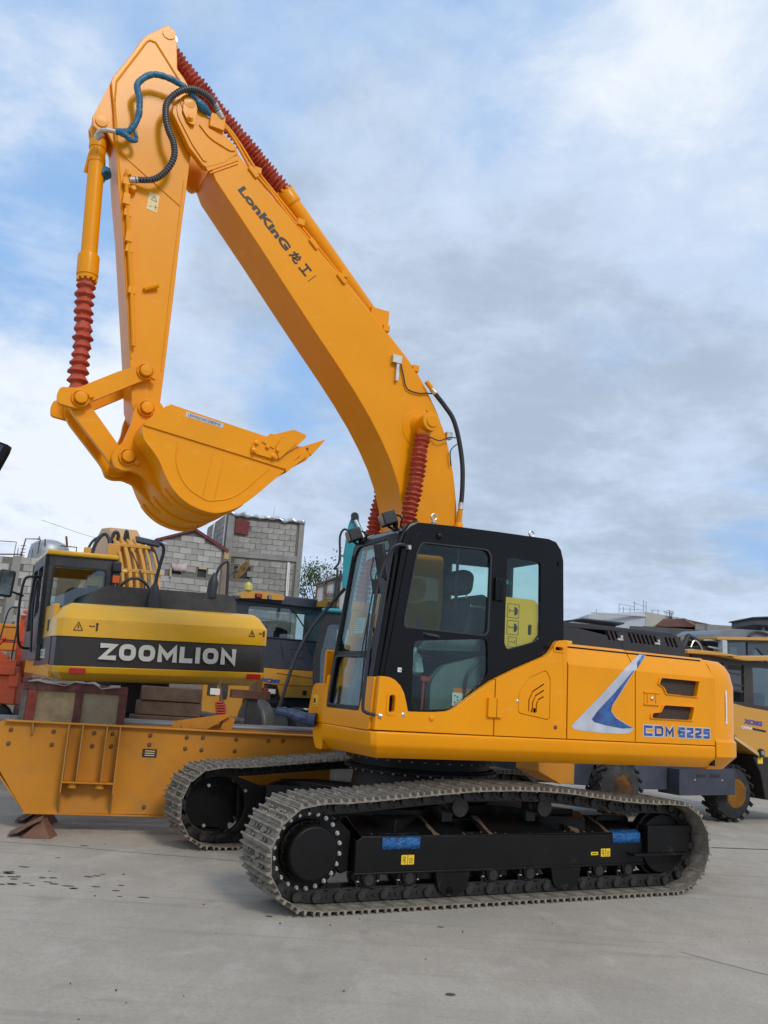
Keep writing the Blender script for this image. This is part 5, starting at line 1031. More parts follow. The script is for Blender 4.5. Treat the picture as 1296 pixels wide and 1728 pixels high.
bm = new(); R_ = Euler((.3, .55, .2)).to_matrix(); q = [bm.verts.new(Vector((2.38, .44, 3.02))+R_@Vector((.06*math.cos(a), .02, .15*math.sin(a)))) for a in [i*2*PI/16 for i in range(16)]]; q2 = [bm.verts.new(v.co+R_@Vector((0, -.04, 0))) for v in q]; loft(bm, [q, q2]); ob('round_mirror', bm, mat('mirror_back', (.20, .14, .06), .5, 0, .6, 14), m2_, bev=.006)
bm = new(); tube(bm, [(-.05, 2.0, 1.85), (-.22, 1.9, 1.9), (-.28, 1.8, 2.3), (-.26, 1.75, 2.75), (-.16, 1.75, 2.82), (-.05, 1.8, 2.82)], .018, 8, 4); tube(bm, [(-.25, 1.75, 2.55), (-.40, 1.6, 2.58)], .014, 6); tube(bm, [(-.1, 1.5, 1.8), (-.14, 1.5, 2.4), (-.12, 1.5, 2.75)], .016, 8); m3_ = ob('mirror_mast', bm, RUBBER, ZX)
bm = new(); obox(bm, (-.50, 1.5, 2.68), (.20, .06, .36), Euler((0, .08, 0)).to_matrix()); mo = ob('rear_mirror', bm, RUBBER, m3_, bev=.03); bm = new(); obox(bm, (-.50, 1.465, 2.68), (.14, .008, .30), Euler((0, .08, 0)).to_matrix()); ob('mirror_glass', bm, mat('mirror_face', (.10, .12, .11), .08, .8, .5, 8), mo)
# its boom with pipes
bm = new(); bp3 = [(2.0, 2.3), (2.4, 3.2), (2.9, 3.85), (3.6, 4.2), (4.4, 4.3), (5.4, 4.0), (6.6, 3.3), (6.6, 3.0), (5.3, 3.55), (4.4, 3.75), (3.7, 3.6), (3.2, 3.1), (2.8, 2.3)]
platex(bm, [(y, z*.94-.05) for y, z in bp3], 1.10, 1.56); zb = ob('boom', bm, LOADY, ZX, bev=.02)
for x, r in ((1.13, .025), (1.24, .035), (1.34, .028), (1.46, .028), (1.56, .022), (1.66, .022)):
    bm = new(); P_ = [(x, 1.93, 2.35), (x, 2.10, 2.75), (x, 2.35, 3.12), (x-.02, 2.70, 3.45), (x-.05, 3.05, 3.66)]; tube(bm, P_, r, 8, 3); ob('boom_pipe', bm, LOADY, zb)
bm = new()
for y, z in ((2.03, 2.60), (2.32, 3.07), (2.75, 3.50)): box(bm, 1.08, 1.68, y-.06, y, z-.02, z+.03)
for x in (1.12, 1.62): lathe(bm, (x, 2.3, 3.05), (x+.08, 2.3, 3.05), [(0, .05), (.08, .05)], 10)
ob('pipe_clamp', bm, LOADY, zb, bev=.006)
bm = new(); tube(bm, [(1.05, 1.95, 2.60), (1.06, 1.9, 2.80), (1.2, 1.88, 2.92), (1.38, 1.88, 2.88), (1.56, 1.9, 2.65), (1.64, 1.95, 2.50)], .022, 8, 5)
tube(bm, [(.72, 2.7, 3.25), (.78, 2.75, 3.5), (.90, 2.8, 3.66), (.98, 2.75, 3.55), (1.02, 2.7, 3.2)], .028, 8, 5); tube(bm, [(.62, 2.7, 3.2), (.72, 2.8, 3.5), (.86, 2.85, 3.64)], .02, 8, 5); tube(bm, [(1.52, 2.8, 3.60), (1.62, 2.7, 3.52), (1.70, 2.6, 3.30), (1.71, 2.5, 3.05)], .026, 8, 5)
tube(bm, [(1.05, 3.0, 3.55), (1.08, 3.0, 3.72), (1.14, 3.0, 3.72), (1.16, 3.0, 3.55)], .03, 8, 4); tube(bm, [(1.25, 3.0, 3.6), (1.27, 3.0, 3.78), (1.31, 3.0, 3.62)], .028, 8, 4); tube(bm, [(1.3, 2.6, 3.4), (1.42, 2.1, 2.9), (1.45, 1.95, 2.5)], .012, 6, 4); tube(bm, [(1.22, 1.9, 2.3), (1.22, 1.88, 2.55), (1.28, 1.9, 2.62)], .03, 8, 3)
ob('hose', bm, RUBBER, zb)
bm = new(); lathe(bm, (1.70, 2.5, 2.9), (1.75, 2.1, 2.35), [(0, .04), (.1, .03), (.5, .03)], 8); box(bm, .62, .72, 2.7, 2.8, 3.25, 3.42); box(bm, .95, 1.12, 2.6, 2.8, 2.6, 3.5); ob('boom_bracket', bm, LOADY, zb, bev=.01)
# undercarriage beneath
bm = new(); cyl(bm, (1.33, 2.2, 1.0), (1.33, 2.2, 1.5), .6, n=32)
for x in (.0, 2.25): box(bm, x, x+.5, .9, 4.2, .15, 1.0)
box(bm, .4, 2.3, 1.5, 3.0, .5, 1.0); ob('undercarriage', bm, ZGREY, ZX, bev=.03)
# ------------------------------------------------------------------ yellow steel frame lying in front
BF = thing('plate_girder', 'long yellow riveted steel frame with ribbed pocket, lying in front of the amber excavator', 'girder', (-3.7154, 9.0, 0), .28)
webp = [(.0, 1.045), (-.03, .62), (.07, .56), (.345, .175), (3.45, .20), (3.45, 1.06)]
bm = new(); plate(bm, webp, .0, .014); web = ob('web_plate', bm, ORANGE_D, BF, bev=.003)
bm = new(); box(bm, .06, 3.45, -.055, .10, 1.048, 1.062); ob('top_flange', bm, ORANGE_D, BF, bev=.003)
bm = new(); box(bm, .34, 3.45, -.03, .10, .166, .18); ob('bottom_flange', bm, ORANGE_D, BF, bev=.003)
bm = new(); plate(bm, webp, .55, .565); box(bm, .0, .02, .01, .56, .62, 1.04); bar(bm, (.0, .28, .60), (.35, .28, .18), .54, .014); ob('rear_web', bm, ORANGE_D, BF)
def rib(p, x0, x1, nm='rib'):   # stiffener with profile in (y, z), slightly skewed in x
    bm = new(); A = [bm.verts.new((lerp(x0, x1, (1.05-z)/.88), y, z)) for y, z in p]; B_ = [bm.verts.new(v.co+Vector((.012, 0, 0))) for v in A]; loft(bm, [A, B_]); return ob(nm, bm, RIBM, BF, bev=.002)
rib([(-.0, 1.047), (-.17, 1.047), (-.17, .40), (-.0, .18)], .665, .665)
rib([(-.0, 1.047), (-.17, 1.047), (-.17, .40), (-.0, .18)], 1.165, 1.165)
rib([(-.0, 1.047), (-.16, 1.047), (-.16, .50), (-.0, .50)], .80, .80); rib([(-.0, 1.047), (-.16, 1.047), (-.16, .50), (-.0, .50)], 1.035, 1.035)
rib([(-.0, 1.047), (-.07, 1.047), (-.05, .94), (-.0, .92)], .315, .315)
bm = new(); box(bm, .665, 1.178, -.17, .0, .488, .50); shf = ob('pocket_shelf', bm, ORANGE_D, BF, bev=.002)
for x in (.775, 1.04):
    bm = new(); cyl(bm, (x, -.09, .435), (x, -.09, .488), .052, n=24); ob('spacer_boss', bm, ORANGE_D, shf, bev=.006)
bm = new(); lathe(bm, (0, -.022, 0), (0, .0, 0), [(0, .006), (.004, .016), (.012, .020), (.022, .022)], 10); bo = ob('bolt', bm, RUST, BF, split=False); me = bo.data
bl = [(.115, .968), (.11, .833), (.522, .969), (.52, .839), (.917, .973), (.913, .845), (1.1, .975), (1.1, .851), (1.48, .978), (1.481, .885), (1.858, .978), (1.853, .862), (2.027, .984), (2.025, .856), (2.383, .982), (2.731, .985), (2.892, .993), (2.378, .861), (1.50, .26)]
for i, (x, z) in enumerate(bl):
    if i == 0: bo.location = (x, -.0, z)
    else: inst('bolt', me, BF, Matrix.Translation((x, 0, z)))
bm = new(); plate(bm, [(1.42, .757), (1.565, .757), (1.565, .84), (1.42, .84)], -.006, .0); np_ = ob('name_plate', bm, INK, BF, bev=.002)
bm = new(); [box(bm, 1.445+.0*k, 1.545, -.008, -.006, .772+k*.022, .780+k*.022) for k in range(3)]; ob('print_lines', bm, CREAM, np_)
# wedges under it
for nm, x, y, s, lab in (('steel_chock', -3.19, 8.84, 1.0, 'brown rusty triangular chock under the near left end of the steel frame'), ('steel_chock', -3.45, 9.62, .95, 'brown rusty triangular chock half hidden behind the steel frame end')):
    t = thing(nm, lab, 'chock', (x, y, 0), .1)
    bm = new(); A = [bm.verts.new(p) for p in ((-.18*s, .14, 0), (.22*s, .14, 0), (.10*s, .12, .165))]; B_ = [bm.verts.new(p) for p in ((-.06*s, -.12, 0), (.21*s, -.10, 0), (.085*s, .0, .165))]; loft(bm, [A, B_]); ob('wedge_body', bm, RUST, t, bev=.004)
    bm = new(); bar(bm, (-.20*s, .0, .02), (.08*s, .05, .17), .24, .012); ob('ramp_plate', bm, RUST, t, bev=.002)
# ------------------------------------------------------------------ crate behind the frame
CR = thing('shipping_crate', 'wooden crate with maroon painted battens and pale plywood panels behind the steel frame', 'crate', (-3.7154, 9.0, 0), .28)
bm = new(); box(bm, .19, 1.205, .47, .49, 1.0, 1.43); box(bm, .12, .16, .5, 1.1, 1.0, 1.44); ob('panel_core', bm, WOODG, CR)
for x0, x1 in ((.275, .665), (.745, 1.12)):
    bm = new(); box(bm, x0-.02, x1+.02, .455, .47, .75, 1.37); ob('plywood_panel', bm, WOODP if x0 < .5 else mat('pale_plywood_grey', (.34, .28, .18), .8, 0, .15, 4, .2, 40, dirt=(.2, .16, .1), dirtamt=.6, dirts=3), CR, bev=.002)
for x0, x1, z0, z1 in ((.185, .275, .75, 1.36), (.665, .745, .75, 1.36), (1.12, 1.205, .75, 1.36), (.185, 1.205, 1.361, 1.447)):
    bm = new(); box(bm, x0, x1, .425, .456, z0, z1); ob('batten', bm, WOODR if x1 > .3 or z0 > 1 else mat('red_batten', (.34, .06, .04), .75, 0, .3, 9, .3, 50, dirt=(.42, .26, .2), dirtamt=.5, dirts=7), CR, bev=.004)
for k, y in enumerate((.47, .60, .73, .86, .99)):
    bm = new(); obox(bm, (.165-.02*(k % 2), y+.05, 1.19), (.03, .115, .42), Euler((0, 0, random.uniform(-.03, .03))).to_matrix()); ob('side_board', bm, WOODG, CR, bev=.003)
bm = new(); box(bm, .13, .185, .43, 1.1, 1.37, 1.45); ob('corner_batten', bm, WOODR, CR, bev=.004)
bm = new(); g = [(lerp(.17, 1.12, i/10), 1.452+.02*math.sin(i*1.3)+.012*math.sin(i*2.9)) for i in range(11)]
rs = [[bm.verts.new((x, y, z+.01*math.sin(y*20+x*9)-(0 if y < 1 else .03))) for x, z in g] for y in (.40, .55, .75, .95, 1.05)]
for A, B_ in zip(rs, rs[1:]):
    for i in range(10): bm.faces.new((A[i], A[i+1], B_[i+1], B_[i]))
o = ob('cloth_cover', bm, mat('grey_sheet', (.35, .33, .30), .8, 0, .3, 9), None); o.parent = CR; o.modifiers.new('s', 'SOLIDIFY').thickness = .01
bm = new()
for k in range(9): a = (random.uniform(.1, .5), random.uniform(.4, .6), 1.46); bar(bm, a, (a[0]+random.uniform(-.15, .15), a[1]+.1, 1.47+random.uniform(0, .03)), .008, .006)
ob('splinters', bm, WOODB, CR)
# roller pipe and bits behind the frame
pp = tag(None or (lambda: (lambda bm: (cyl(bm, (1.0, .62, 1.06), (3.5, .62, 1.07), .05, n=20), cyl(bm, (-.6, .7, 1.02), (.2, .68, 1.03), .05, n=20), ob('steel_pipe', bm, mat('grey_pipe', (.16, .165, .17), .45, .3, .2, 6), None))[-1])(new()))(), 'grey steel pipe lying lengthwise just behind the yellow steel frame', 'pipe'); pp.location = (-3.7154, 9.0, 0); pp.rotation_euler = (0, 0, .28)
BK = thing('tapered_bracket', 'small yellow tapered bracket on top of the frame beside the coil spring', 'bracket', (-3.7154, 9.0, 0), .28)
bm = new(); plate(bm, [rnd([(1.70, 1.10), (1.73, 1.125), (2.33, 1.24), (2.345, 1.225), (2.10, 1.06), (1.74, 1.05), (1.71, 1.075)], .008, 2), circ(1.85, 1.085, .03, 14)], .28, .295); ob('bracket_plate', bm, ORANGE_D, BK, bev=.002)
bm = new(); plate(bm, rnd([(1.95, 1.04), (2.36, 1.15), (2.37, 1.135), (2.2, 1.04)], .005, 2), .42, .435); lathe(bm, (1.85, .26, 1.085), (1.85, .28, 1.085), [(0, .045), (.02, .045)], 16); bar(bm, (2.34, .36, 1.20), (2.30, .36, 1.05), .03, .12); ob('bracket_cheek', bm, ORANGE_D, BK, bev=.002)
SG = thing('tension_rod', 'upright rusty rod with a red coil spring and a white paper tag', 'rod', (-3.7154, 9.0, 0), .28)
bm = new(); cyl(bm, (2.27, .40, 1.10), (2.18, .40, 1.60), .022, .014, n=10); cyl(bm, (2.255, .40, 1.22), (2.23, .40, 1.38), .03, n=10); ob('rod', bm, RUST, SG)
bm = new(); tube(bm, [(2.245-.02*t/30+.055*math.cos(t*.85), .40+.055*math.sin(t*.85), 1.19+t*.0038) for t in range(44)], .011, 6); ob('coil_spring', bm, mat('spring_red', (.45, .06, .04), .5), SG)
bm = new(); box(bm, 2.09, 2.20, .385, .388, 1.43, 1.50); ob('paper_tag', bm, WHITE, SG)
# ------------------------------------------------------------------ timber blocks carrying the excavator
TS = thing('timber_stack', 'stack of rough brown sleepers under the amber excavator counterweight', 'timber stack', (-3.7154, 9.0, 0), .30)
for x0, x1, z0, z1, y in ((1.30, 2.14, .95, 1.13, 1.18), (1.36, 2.12, 1.135, 1.30, 1.22), (1.40, 2.11, 1.305, 1.47, 1.20), (1.33, 2.1, .72, .945, 1.2), (1.28, 2.15, .45, .715, 1.2), (1.3, 2.1, .2, .445, 1.2), (1.35, 2.12, .0, .195, 1.2)):
    bm = new(); box(bm, x0, x1, y, y+.35, z0, z1); o = ob('sleeper', bm, WOODB, TS, bev=.01)
PO = thing('steel_post', 'dark steel post standing under the right end of the counterweight', 'post', (-3.7154, 9.0, 0), .28)
bm = new(); box(bm, 2.60, 2.72, .95, 1.07, 0.0, 1.50); ob('post', bm, ZGREY, PO, bev=.005); bm = new(); box(bm, 2.40, 2.86, .9, 1.12, 1.40, 1.50); ob('post_head', bm, RUST, PO, bev=.005)
# ------------------------------------------------------------------ broad yellow machine seen from behind (cab with twin wheels)
e_ = (-2.602, 15.5)
CM = thing('rear_wheeled_machine', 'yellow wheeled machine seen from behind with a wide dark rear window and drum wheels', 'machine', (e_[0], e_[1], 0), YAW)
bm = new(); slab(bm, rnd([(.70, 1.38), (.70, 1.87), (.95, 1.865), (2.2, 1.875), (2.2, 1.40), (1.05, 1.37), (.98, 1.58), (.72, 1.59)], .01), (0, -.05, 0), (1, 0, 0), (0, 0, 1), (0, 1, 0), .9); ob('body', bm, LOADY, CM, bev=.02)
bm = new(); bar(bm, (.95, -.055, 1.80), (1.8, -.055, 1.745), .02, .012); bar(bm, (.70, -.055, 1.60), (2.1, -.055, 1.61), .01, .01); ob('body_crease', bm, LOADY, CM)
bm = new(); slab(bm, [(.45, 1.87), (.45, 2.42), (2.2, 2.42), (2.2, 1.87)], (0, .02, 0), (1, 0, 0), (0, 0, 1), (0, 1, 0), .5); dp2 = ob('rear_panel', bm, NAVY, CM, bev=.03)
bm = new(); f = lambda a, b: bar2(bm, (a[0], .018, a[1]), (b[0], .018, b[1]), .015, (0, -1, 0), .003); f((1.0, 2.35), (1.09, 2.02)); f((1.2, 2.24), (1.45, 2.25)); f((1.2, 2.20), (1.3, 2.08)); f((1.3, 2.08), (1.48, 2.09)); f((1.55, 2.28), (1.65, 2.15)); ob('panel_groove', bm, INK, dp2)
bm = new(); slab(bm, [[(.0, 2.40), (.05, 3.08), (2.1, 3.12), (2.1, 2.40)], rnd([(.30, 2.43), (.33, 2.95), (1.85, 2.99), (1.80, 2.43)], .05)], (0, .0, 0), (1, 0, 0), (0, 0, 1), (0, 1, 0), .08); box(bm, .0, .1, .05, 1.6, 1.8, 3.05); box(bm, 2.05, 2.12, .05, 1.6, 1.8, 3.05); cf_ = ob('cab_frame', bm, mat('cab_navy', (.02, .025, .035), .4), CM, bev=.015)
bm = new(); slab(bm, rnd([(.30, 2.43), (.33, 2.95), (1.85, 2.99), (1.80, 2.43)], .05), (0, .03, 0), (1, 0, 0), (0, 0, 1), (0, 1, 0), .01); ob('rear_window', bm, GLASS2, cf_)
bm = new(); box(bm, .0, 2.1, -.05, 1.5, 3.02, 3.10); obox(bm, (1.27, .0, 3.13), (.74, .1, .13), Matrix.Identity(3)); rf_ = ob('cab_roof', bm, NAVY, CM, bev=.02)
for x0, x1 in ((.10, .93), (1.60, 2.02)):
    bm = new(); slab(bm, rnd([(x0, 3.05), (x0+.02, 3.16), (x0+.2, 3.21), (x1-.06, 3.205), (x1, 3.17), (x1, 3.10), (x1-.15, 3.09), (x0+.3, 3.08)], .02), (0, -.14, 0), (1, 0, 0), (0, 0, 1), (0, 1, 0), .35); ob('roof_cap', bm, LOADY, rf_, bev=.02)
for x, z, w in ((.43, 3.135, .09), (.64, 3.125, .05), (1.84, 3.13, .05)):
    bm = new(); box(bm, x-w*.7, x+w*.7, -.17, -.13, z-.05, z+.03); q = ob('lamp_pod', bm, RUBBER, rf_, bev=.006); bm = new(); box(bm, x-w*.5, x+w*.5, -.18, -.17, z-.035, z+.015); ob('lamp_lens', bm, REFL if w > .06 else LENS, q, bev=.004)
bm = new(); lathe(bm, (.24, -.1, 3.15), (.24, -.1, 3.36), [(0, .02), (.02, .04), (.06, .075), (.14, .075), (.19, .05), (.21, .01)], 14); ob('beacon', bm, mat('wrapped_beacon', (.55, .50, .10), .3, 0, .2, 20, .4, 30), rf_)
bm = new(); bar(bm, (1.13, -.02, 3.0), (1.50, -.03, 2.55), .012, .022); bar(bm, (1.15, -.03, 2.98), (1.35, -.03, 2.72), .02, .01); ob('wiper', bm, INK, cf_)
bm = new(); slab(bm, rnd([(.9, 2.3), (.9, 2.6), (1.1, 2.65), (1.3, 2.6), (1.3, 2.3)], .04), (0, .5, 0), (1, 0, 0), (0, 0, 1), (0, 1, 0), .2); box(bm, .5, .75, .9, 1.0, 2.3, 2.6); lathe(bm, (1.0, 1.1, 2.5), (1.0, 1.14, 2.5), [(0, .2), (.04, .2)], 18); ob('cab_seat', bm, SEATM, cf_, bev=.03)
textob('blue_lettering', 'XCMG', mat('cm_blue', (.01, .08, .35), .4), CM, (.66, -.056, 1.62), (1, 0, -.05), (0, 0, 1), (0, -1, 0), .36, .075, bold=.06, shear=.25, depth=.003)
bm = new(); box(bm, .70, .98, -.06, .0, 1.40, 1.52); tl = ob('tail_lamp', bm, RUBBER, CM, bev=.01)
for x0, x1, m_ in ((.72, .81, REFL), (.815, .95, WHITE)): bm = new(); box(bm, x0, x1, -.07, -.055, 1.42, 1.50); ob('lamp_lens', bm, m_, tl, bev=.004)
bm = new(); box(bm, 1.48, 1.56, -.06, -.04, 1.43, 1.52); ob('tow_socket', bm, INK, CM, bev=.01)
bm = new(); box(bm, .45, 2.2, .0, 1.2, 1.2, 1.38); box(bm, .55, .66, -.5, -.4, .5, 1.35); tube(bm, [(.65, -.3, 1.22), (.9, -.3, 1.20), (1.1, -.3, 1.12)], .02, 6); tube(bm, [(1.3, -.2, 1.1), (1.5, -.2, 1.16), (1.8, -.2, 1.1)], .02, 6, 3)
for k in range(8): box(bm, .70+k*.045, .73+k*.045, -.35, -.3, 1.22, 1.30)
ob('rear_axle', bm, RUBBER, CM, bev=.01)
for k, (x, y, m_) in enumerate(((.32, -.5, TYRE), (.98, .1, RUBBER), (1.42, .1, RUBBER), (1.9, .1, RUBBER))):
    if k == 0:
        bm = new(); lathe(bm, (x-.12, y-.4, .88), (x+.16, y-.35, .88), [(0, .30), (.01, .44), (.05, .47), (.20, .47), (.26, .44), (.28, .2)], 28); ob('drum_wheel', bm, mat('drum_steel', (.09, .09, .085), .5, .4, .2, 5), CM, bev=.01)
    else:
        bm = new(); lathe(bm, (x-.18, y, .62), (x+.18, y, .62), [(0, .45), (.04, .58), (.1, .60), (.26, .60), (.32, .58), (.36, .45)], 28); ob('tyre', bm, mat('smooth_tyre', (.10, .10, .09), .8) , CM, bev=.01)
bm = new(); box(bm, -.30, .55, .2, .5, .6, 1.75); ob('side_plate', bm, LOADY, CM, bev=.02)
bm = new(); box(bm, .02, .14, .16, .2, 1.3, 1.62); box(bm, -.22, -.06, .16, .2, 1.35, 1.6); ob('access_slot', bm, ZGREY, CM)
# ------------------------------------------------------------------ teal excavator behind the cab
TE = thing('teal_excavator', 'teal excavator with raised boom, mostly hidden behind the black cab', 'excavator', (-.6, 15, 0), 0)
bm = new(); slab(bm, rnd([(.05, 4.62), (.16, 4.61), (.17, 4.50), (.46, 3.95), (.9, 3.2), (1.3, 2.4), (.7, 2.2), (.30, 2.9), (.05, 3.3), (-.04, 3.30), (-.06, 3.9), (-.03, 4.28), (-.01, 4.43)], .02), (0, 0, 0), (1, 0, 0), (0, 0, 1), (0, 1, 0), .35); tb_ = ob('boom', bm, TEAL, TE, bev=.01)
bm = new(); cyl(bm, (.10, -.02, 4.52), (.42, -.02, 3.95), .035, n=12); ob('cylinder_rod', bm, CHROME, tb_)
bm = new(); lathe(bm, (.09, -.06, 4.58), (.09, .4, 4.58), [(0, .07), (.46, .07)], 14); tube(bm, [(.28, 0, 4.30), (.31, 0, 4.25), (.44, 0, 3.95)], .02, 8); tube(bm, [(.33, 0, 4.28), (.36, 0, 4.2), (.5, 0, 3.9)], .02, 8); box(bm, .26, .36, -.02, .02, 4.24, 4.31); ob('pin_hardware', bm, RUBBER, tb_)
bm = new(); tube(bm, [(.02, -.05, 4.30), (-.08, -.05, 4.33), (-.14, -.05, 4.2), (-.12, -.05, 3.9), (-.13, -.05, 3.72), (-.2, -.05, 3.62), (-.14, -.05, 3.6), (-.15, -.05, 3.2), (-.17, -.05, 2.95), (-.14, -.05, 2.9), (-.1, -.05, 3.2), (-.08, -.05, 3.6)], .02, 8, 5); ob('hose', bm, RUBBER, tb_)
bm = new(); slab(bm, [rnd([(-.30, 1.1), (-.36, 2.0), (-.28, 2.6), (-.18, 2.76), (.6, 2.78), (.65, 1.1)], .05), rnd([(-.22, 1.5), (-.25, 2.1), (-.16, 2.58), (.30, 2.6), (.35, 1.5)], .05)], (0, -1.2, 0), (1, 0, 0), (0, 0, 1), (0, 1, 0), .06); slab(bm, [rnd([(-.30, 1.1), (-.36, 2.0), (-.28, 2.6), (-.18, 2.76), (.6, 2.78), (.65, 1.1)], .05), rnd([(-.22, 1.5), (-.25, 2.1), (-.16, 2.58), (.30, 2.6), (.35, 1.5)], .05)], (0, .0, 0), (1, 0, 0), (0, 0, 1), (0, 1, 0), .06); tc_ = ob('cab', bm, RUBBER, TE, bev=.02)
bm = new(); box(bm, -.28, .7, -1.25, .1, 2.76, 2.83); ob('cab_roof', bm, TEAL, tc_, bev=.03)
bm = new(); slab(bm, rnd([(-.22, 1.5), (-.25, 2.1), (-.16, 2.58), (.30, 2.6), (.35, 1.5)], .05), (0, -1.17, 0), (1, 0, 0), (0, 0, 1), (0, 1, 0), .01); ob('window_pane', bm, GLASS2, tc_)
bm = new(); box(bm, -.1, .3, -.7, -.3, 1.2, 1.95); ob('seat', bm, SEATM, tc_, bev=.05)
bm = new(); box(bm, .4, 3.0, -.9, 1.6, 1.05, 2.3); ob('body', bm, TEAL, TE, bev=.05)
bm = new(); box(bm, -.6, 2.4, -.9, -.4, .1, .95); box(bm, -.6, 2.4, 1.0, 1.5, .1, .95); box(bm, -.3, 1.4, -.4, 1.0, .4, 1.05); ob('undercarriage', bm, ZGREY, TE, bev=.1)
# ------------------------------------------------------------------ crane lorry far left
CT = thing('crane_lorry', 'red-orange crane lorry cut off by the left edge of the photo', 'lorry', (-5.6, 14, 0), 0)
bm = new(); box(bm, -2.5, -.0, 0, 1.4, 1.0, 1.45); ob('chassis', bm, CRANE, CT, bev=.02)
bm = new(); box(bm, -2.4, -.03, -.05, 1.2, 1.58, 1.70); box(bm, -.9, -.02, -.08, .2, 1.45, 1.6); ob('deck_rail', bm, CRANE, CT, bev=.02)
bm = new(); box(bm, -.19, .0, .2, .6, 1.4, 2.42); box(bm, -.14, .02, .15, .3, 1.35, 2.02); ob('crane_post', bm, CRANE, CT, bev=.015)
bm = new(); box(bm, -.12, .05, .1, .3, 2.44, 2.50); cyl(bm, (-.03, .18, 2.36), (-.03, .1, 2.36), .035, n=14); ob('lamp_cap', bm, mat('lamp_red', (.65, .12, .05), .4), CT, bev=.01)
bm = new(); bar(bm, (-.8, .0, 1.98), (-.25, .0, 1.72), .05, .10); bar(bm, (-.55, 0, 1.70), (-.30, 0, 2.05), .05, .06); bar(bm, (-.34, .05, 1.98), (-.05, .05, 1.99), .06, .05); bar(bm, (-.5, 0, 1.5), (-.2, 0, 1.75), .06, .07); ob('brace', bm, CRANE, CT, bev=.008)
bm = new(); box(bm, -1.5, -.10, 1.0, 1.5, 1.85, 2.30); ob('yellow_side', bm, ORANGE_D, CT, bev=.02)
bm = new(); tube(bm, [(-.38, -.02, 1.9), (-.33, -.02, 2.3), (-.28, -.02, 2.50), (-.14, -.02, 2.51), (-.12, -.02, 2.3), (-.14, -.02, 1.72), (-.10, -.02, 1.63), (.0, -.02, 1.62)], .012, 6, 3)
for z in (2.2, 2.0): cyl(bm, (-.34, -.02, z), (-.14, -.02, z), .01, n=6)
ob('ladder_rail', bm, RUBBER, CT)
for x in (-1.4, -.5):
    bm = new(); lathe(bm, (x, -.1, .55), (x, .25, .55), [(0, .3), (.03, .5), (.1, .55), (.25, .55), (.32, .5), (.35, .3)], 24); ob('wheel', bm, TYRE, CT, bev=.01)
bm = new(); box(bm, -.12, .04, -.06, .0, 1.28, 1.50); box(bm, -.6, -.2, -.05, .1, .75, 1.0); ob('mudguard_bracket', bm, CRANE, CT, bev=.01)
# ------------------------------------------------------------------ wheel machine on the right
RX = thing('right_wheeled_loader', 'dusty yellow wheeled loader with brown framed cab at the right edge behind the excavator', 'loader', (5.633, 13.675, 0), YAW)
def wheel(x, y, r, w, cz=None, rf=.5):
    cz = r if cz is None else cz
    bm = new(); lathe(bm, (x, y, cz), (x, y+w, cz), [(0, r*.50), (.02, r*.62), (.05, r*.86), (.09, r*.93), (w-.09, r*.93), (w-.04, r*.86), (w, r*.6)], 32)
    for k in range(18):
        a = 2*PI*k/18
        for s, yo in ((1, .02), (-1, w*.5)):
            aa = a+(PI/18 if s < 0 else 0); R_ = Euler((0, -aa, 0)).to_matrix() @ Euler((.55*s, 0, 0)).to_matrix(); obox(bm, (x+(r*.945)*math.cos(aa), y+yo+w*.22, cz+(r*.945)*math.sin(aa)), (r*.07, w*.50, r*.13), R_)
    t = ob('tyre', bm, TYRE, RX, bev=.0, smooth=30)
    bm = new(); lathe(bm, (x, y-.0, cz), (x, y+w*.6, cz), [(0, r*rf), (.01, r*rf), (.015, r*rf*.9), (.06, r*rf*.82), (.12, r*rf*.72), (.13, .0)], 32); lathe(bm, (x, y+.02, cz), (x, y+.14, cz), [(0, r*.14), (.01, r*.22), (.1, r*.28)], 24); ob('rim', bm, RIM, t, bev=.003)
    return t
wheel(0, .0, .43, .34); wheel(-2.41, -.16, .40, .34, .50, .44)
bm = new(); plate(bm, rnd([(-1.30, .775), (-.16, .80), (-.16, .425), (-.35, .42), (-1.30, .405)], .01), -.12, .3); bx = ob('battery_box', bm, NAVY, RX, bev=.006)
bm = new(); box(bm, -.956, -.782, -.125, -.115, .665, .705); box(bm, -.684, -.487, -.125, -.115, .668, .708); ob('slot', bm, INK, bx); bm = new(); cyl(bm, (-1.0, -.13, .63), (-1.0, -.12, .63), .014, n=8); cyl(bm, (-.44, -.13, .63), (-.44, -.12, .63), .014, n=8); ob('bolt', bm, BOLT, bx)
bm = new(); plate(bm, [(-3.345, .80), (-1.31, .80), (-1.31, .46), (-2.1, .46), (-2.15, .78), (-2.7, .78), (-2.75, .50), (-3.34, .52)], .10, .4); box(bm, -3.4, .3, .4, 1.6, .5, 1.0); ob('chassis', bm, NAVY, RX, bev=.01)
bm = new(); plate(bm, [(-3.9, .84), (-3.3, .84), (-3.3, .55), (-3.55, .55), (-3.9, .70)], -.2, .3); box(bm, -3.6, -.2, .45, 1.5, .9, 1.2); ob('front_frame', bm, ORANGE_D, RX, bev=.01)
hdp = [(-.35, 1.77), (-.12, 1.765), (.15, 1.73), (1.9, 1.60), (1.9, .98), (.46, .98), (.38, 1.0), (-.12, 1.28), (-.35, 1.40)]
bm = new(); plate(bm, hdp, -.1, 1.3); hp = ob('hood', bm, LOADY, RX, bev=.03, seg=3)
bm = new(); bar(bm, (-.15, -.11, 1.26), (.40, -.11, 1.01), .03, .045); ob('hood_edge', bm, mat('pale_edge', (.6, .42, .2), .5), hp, bev=.006)
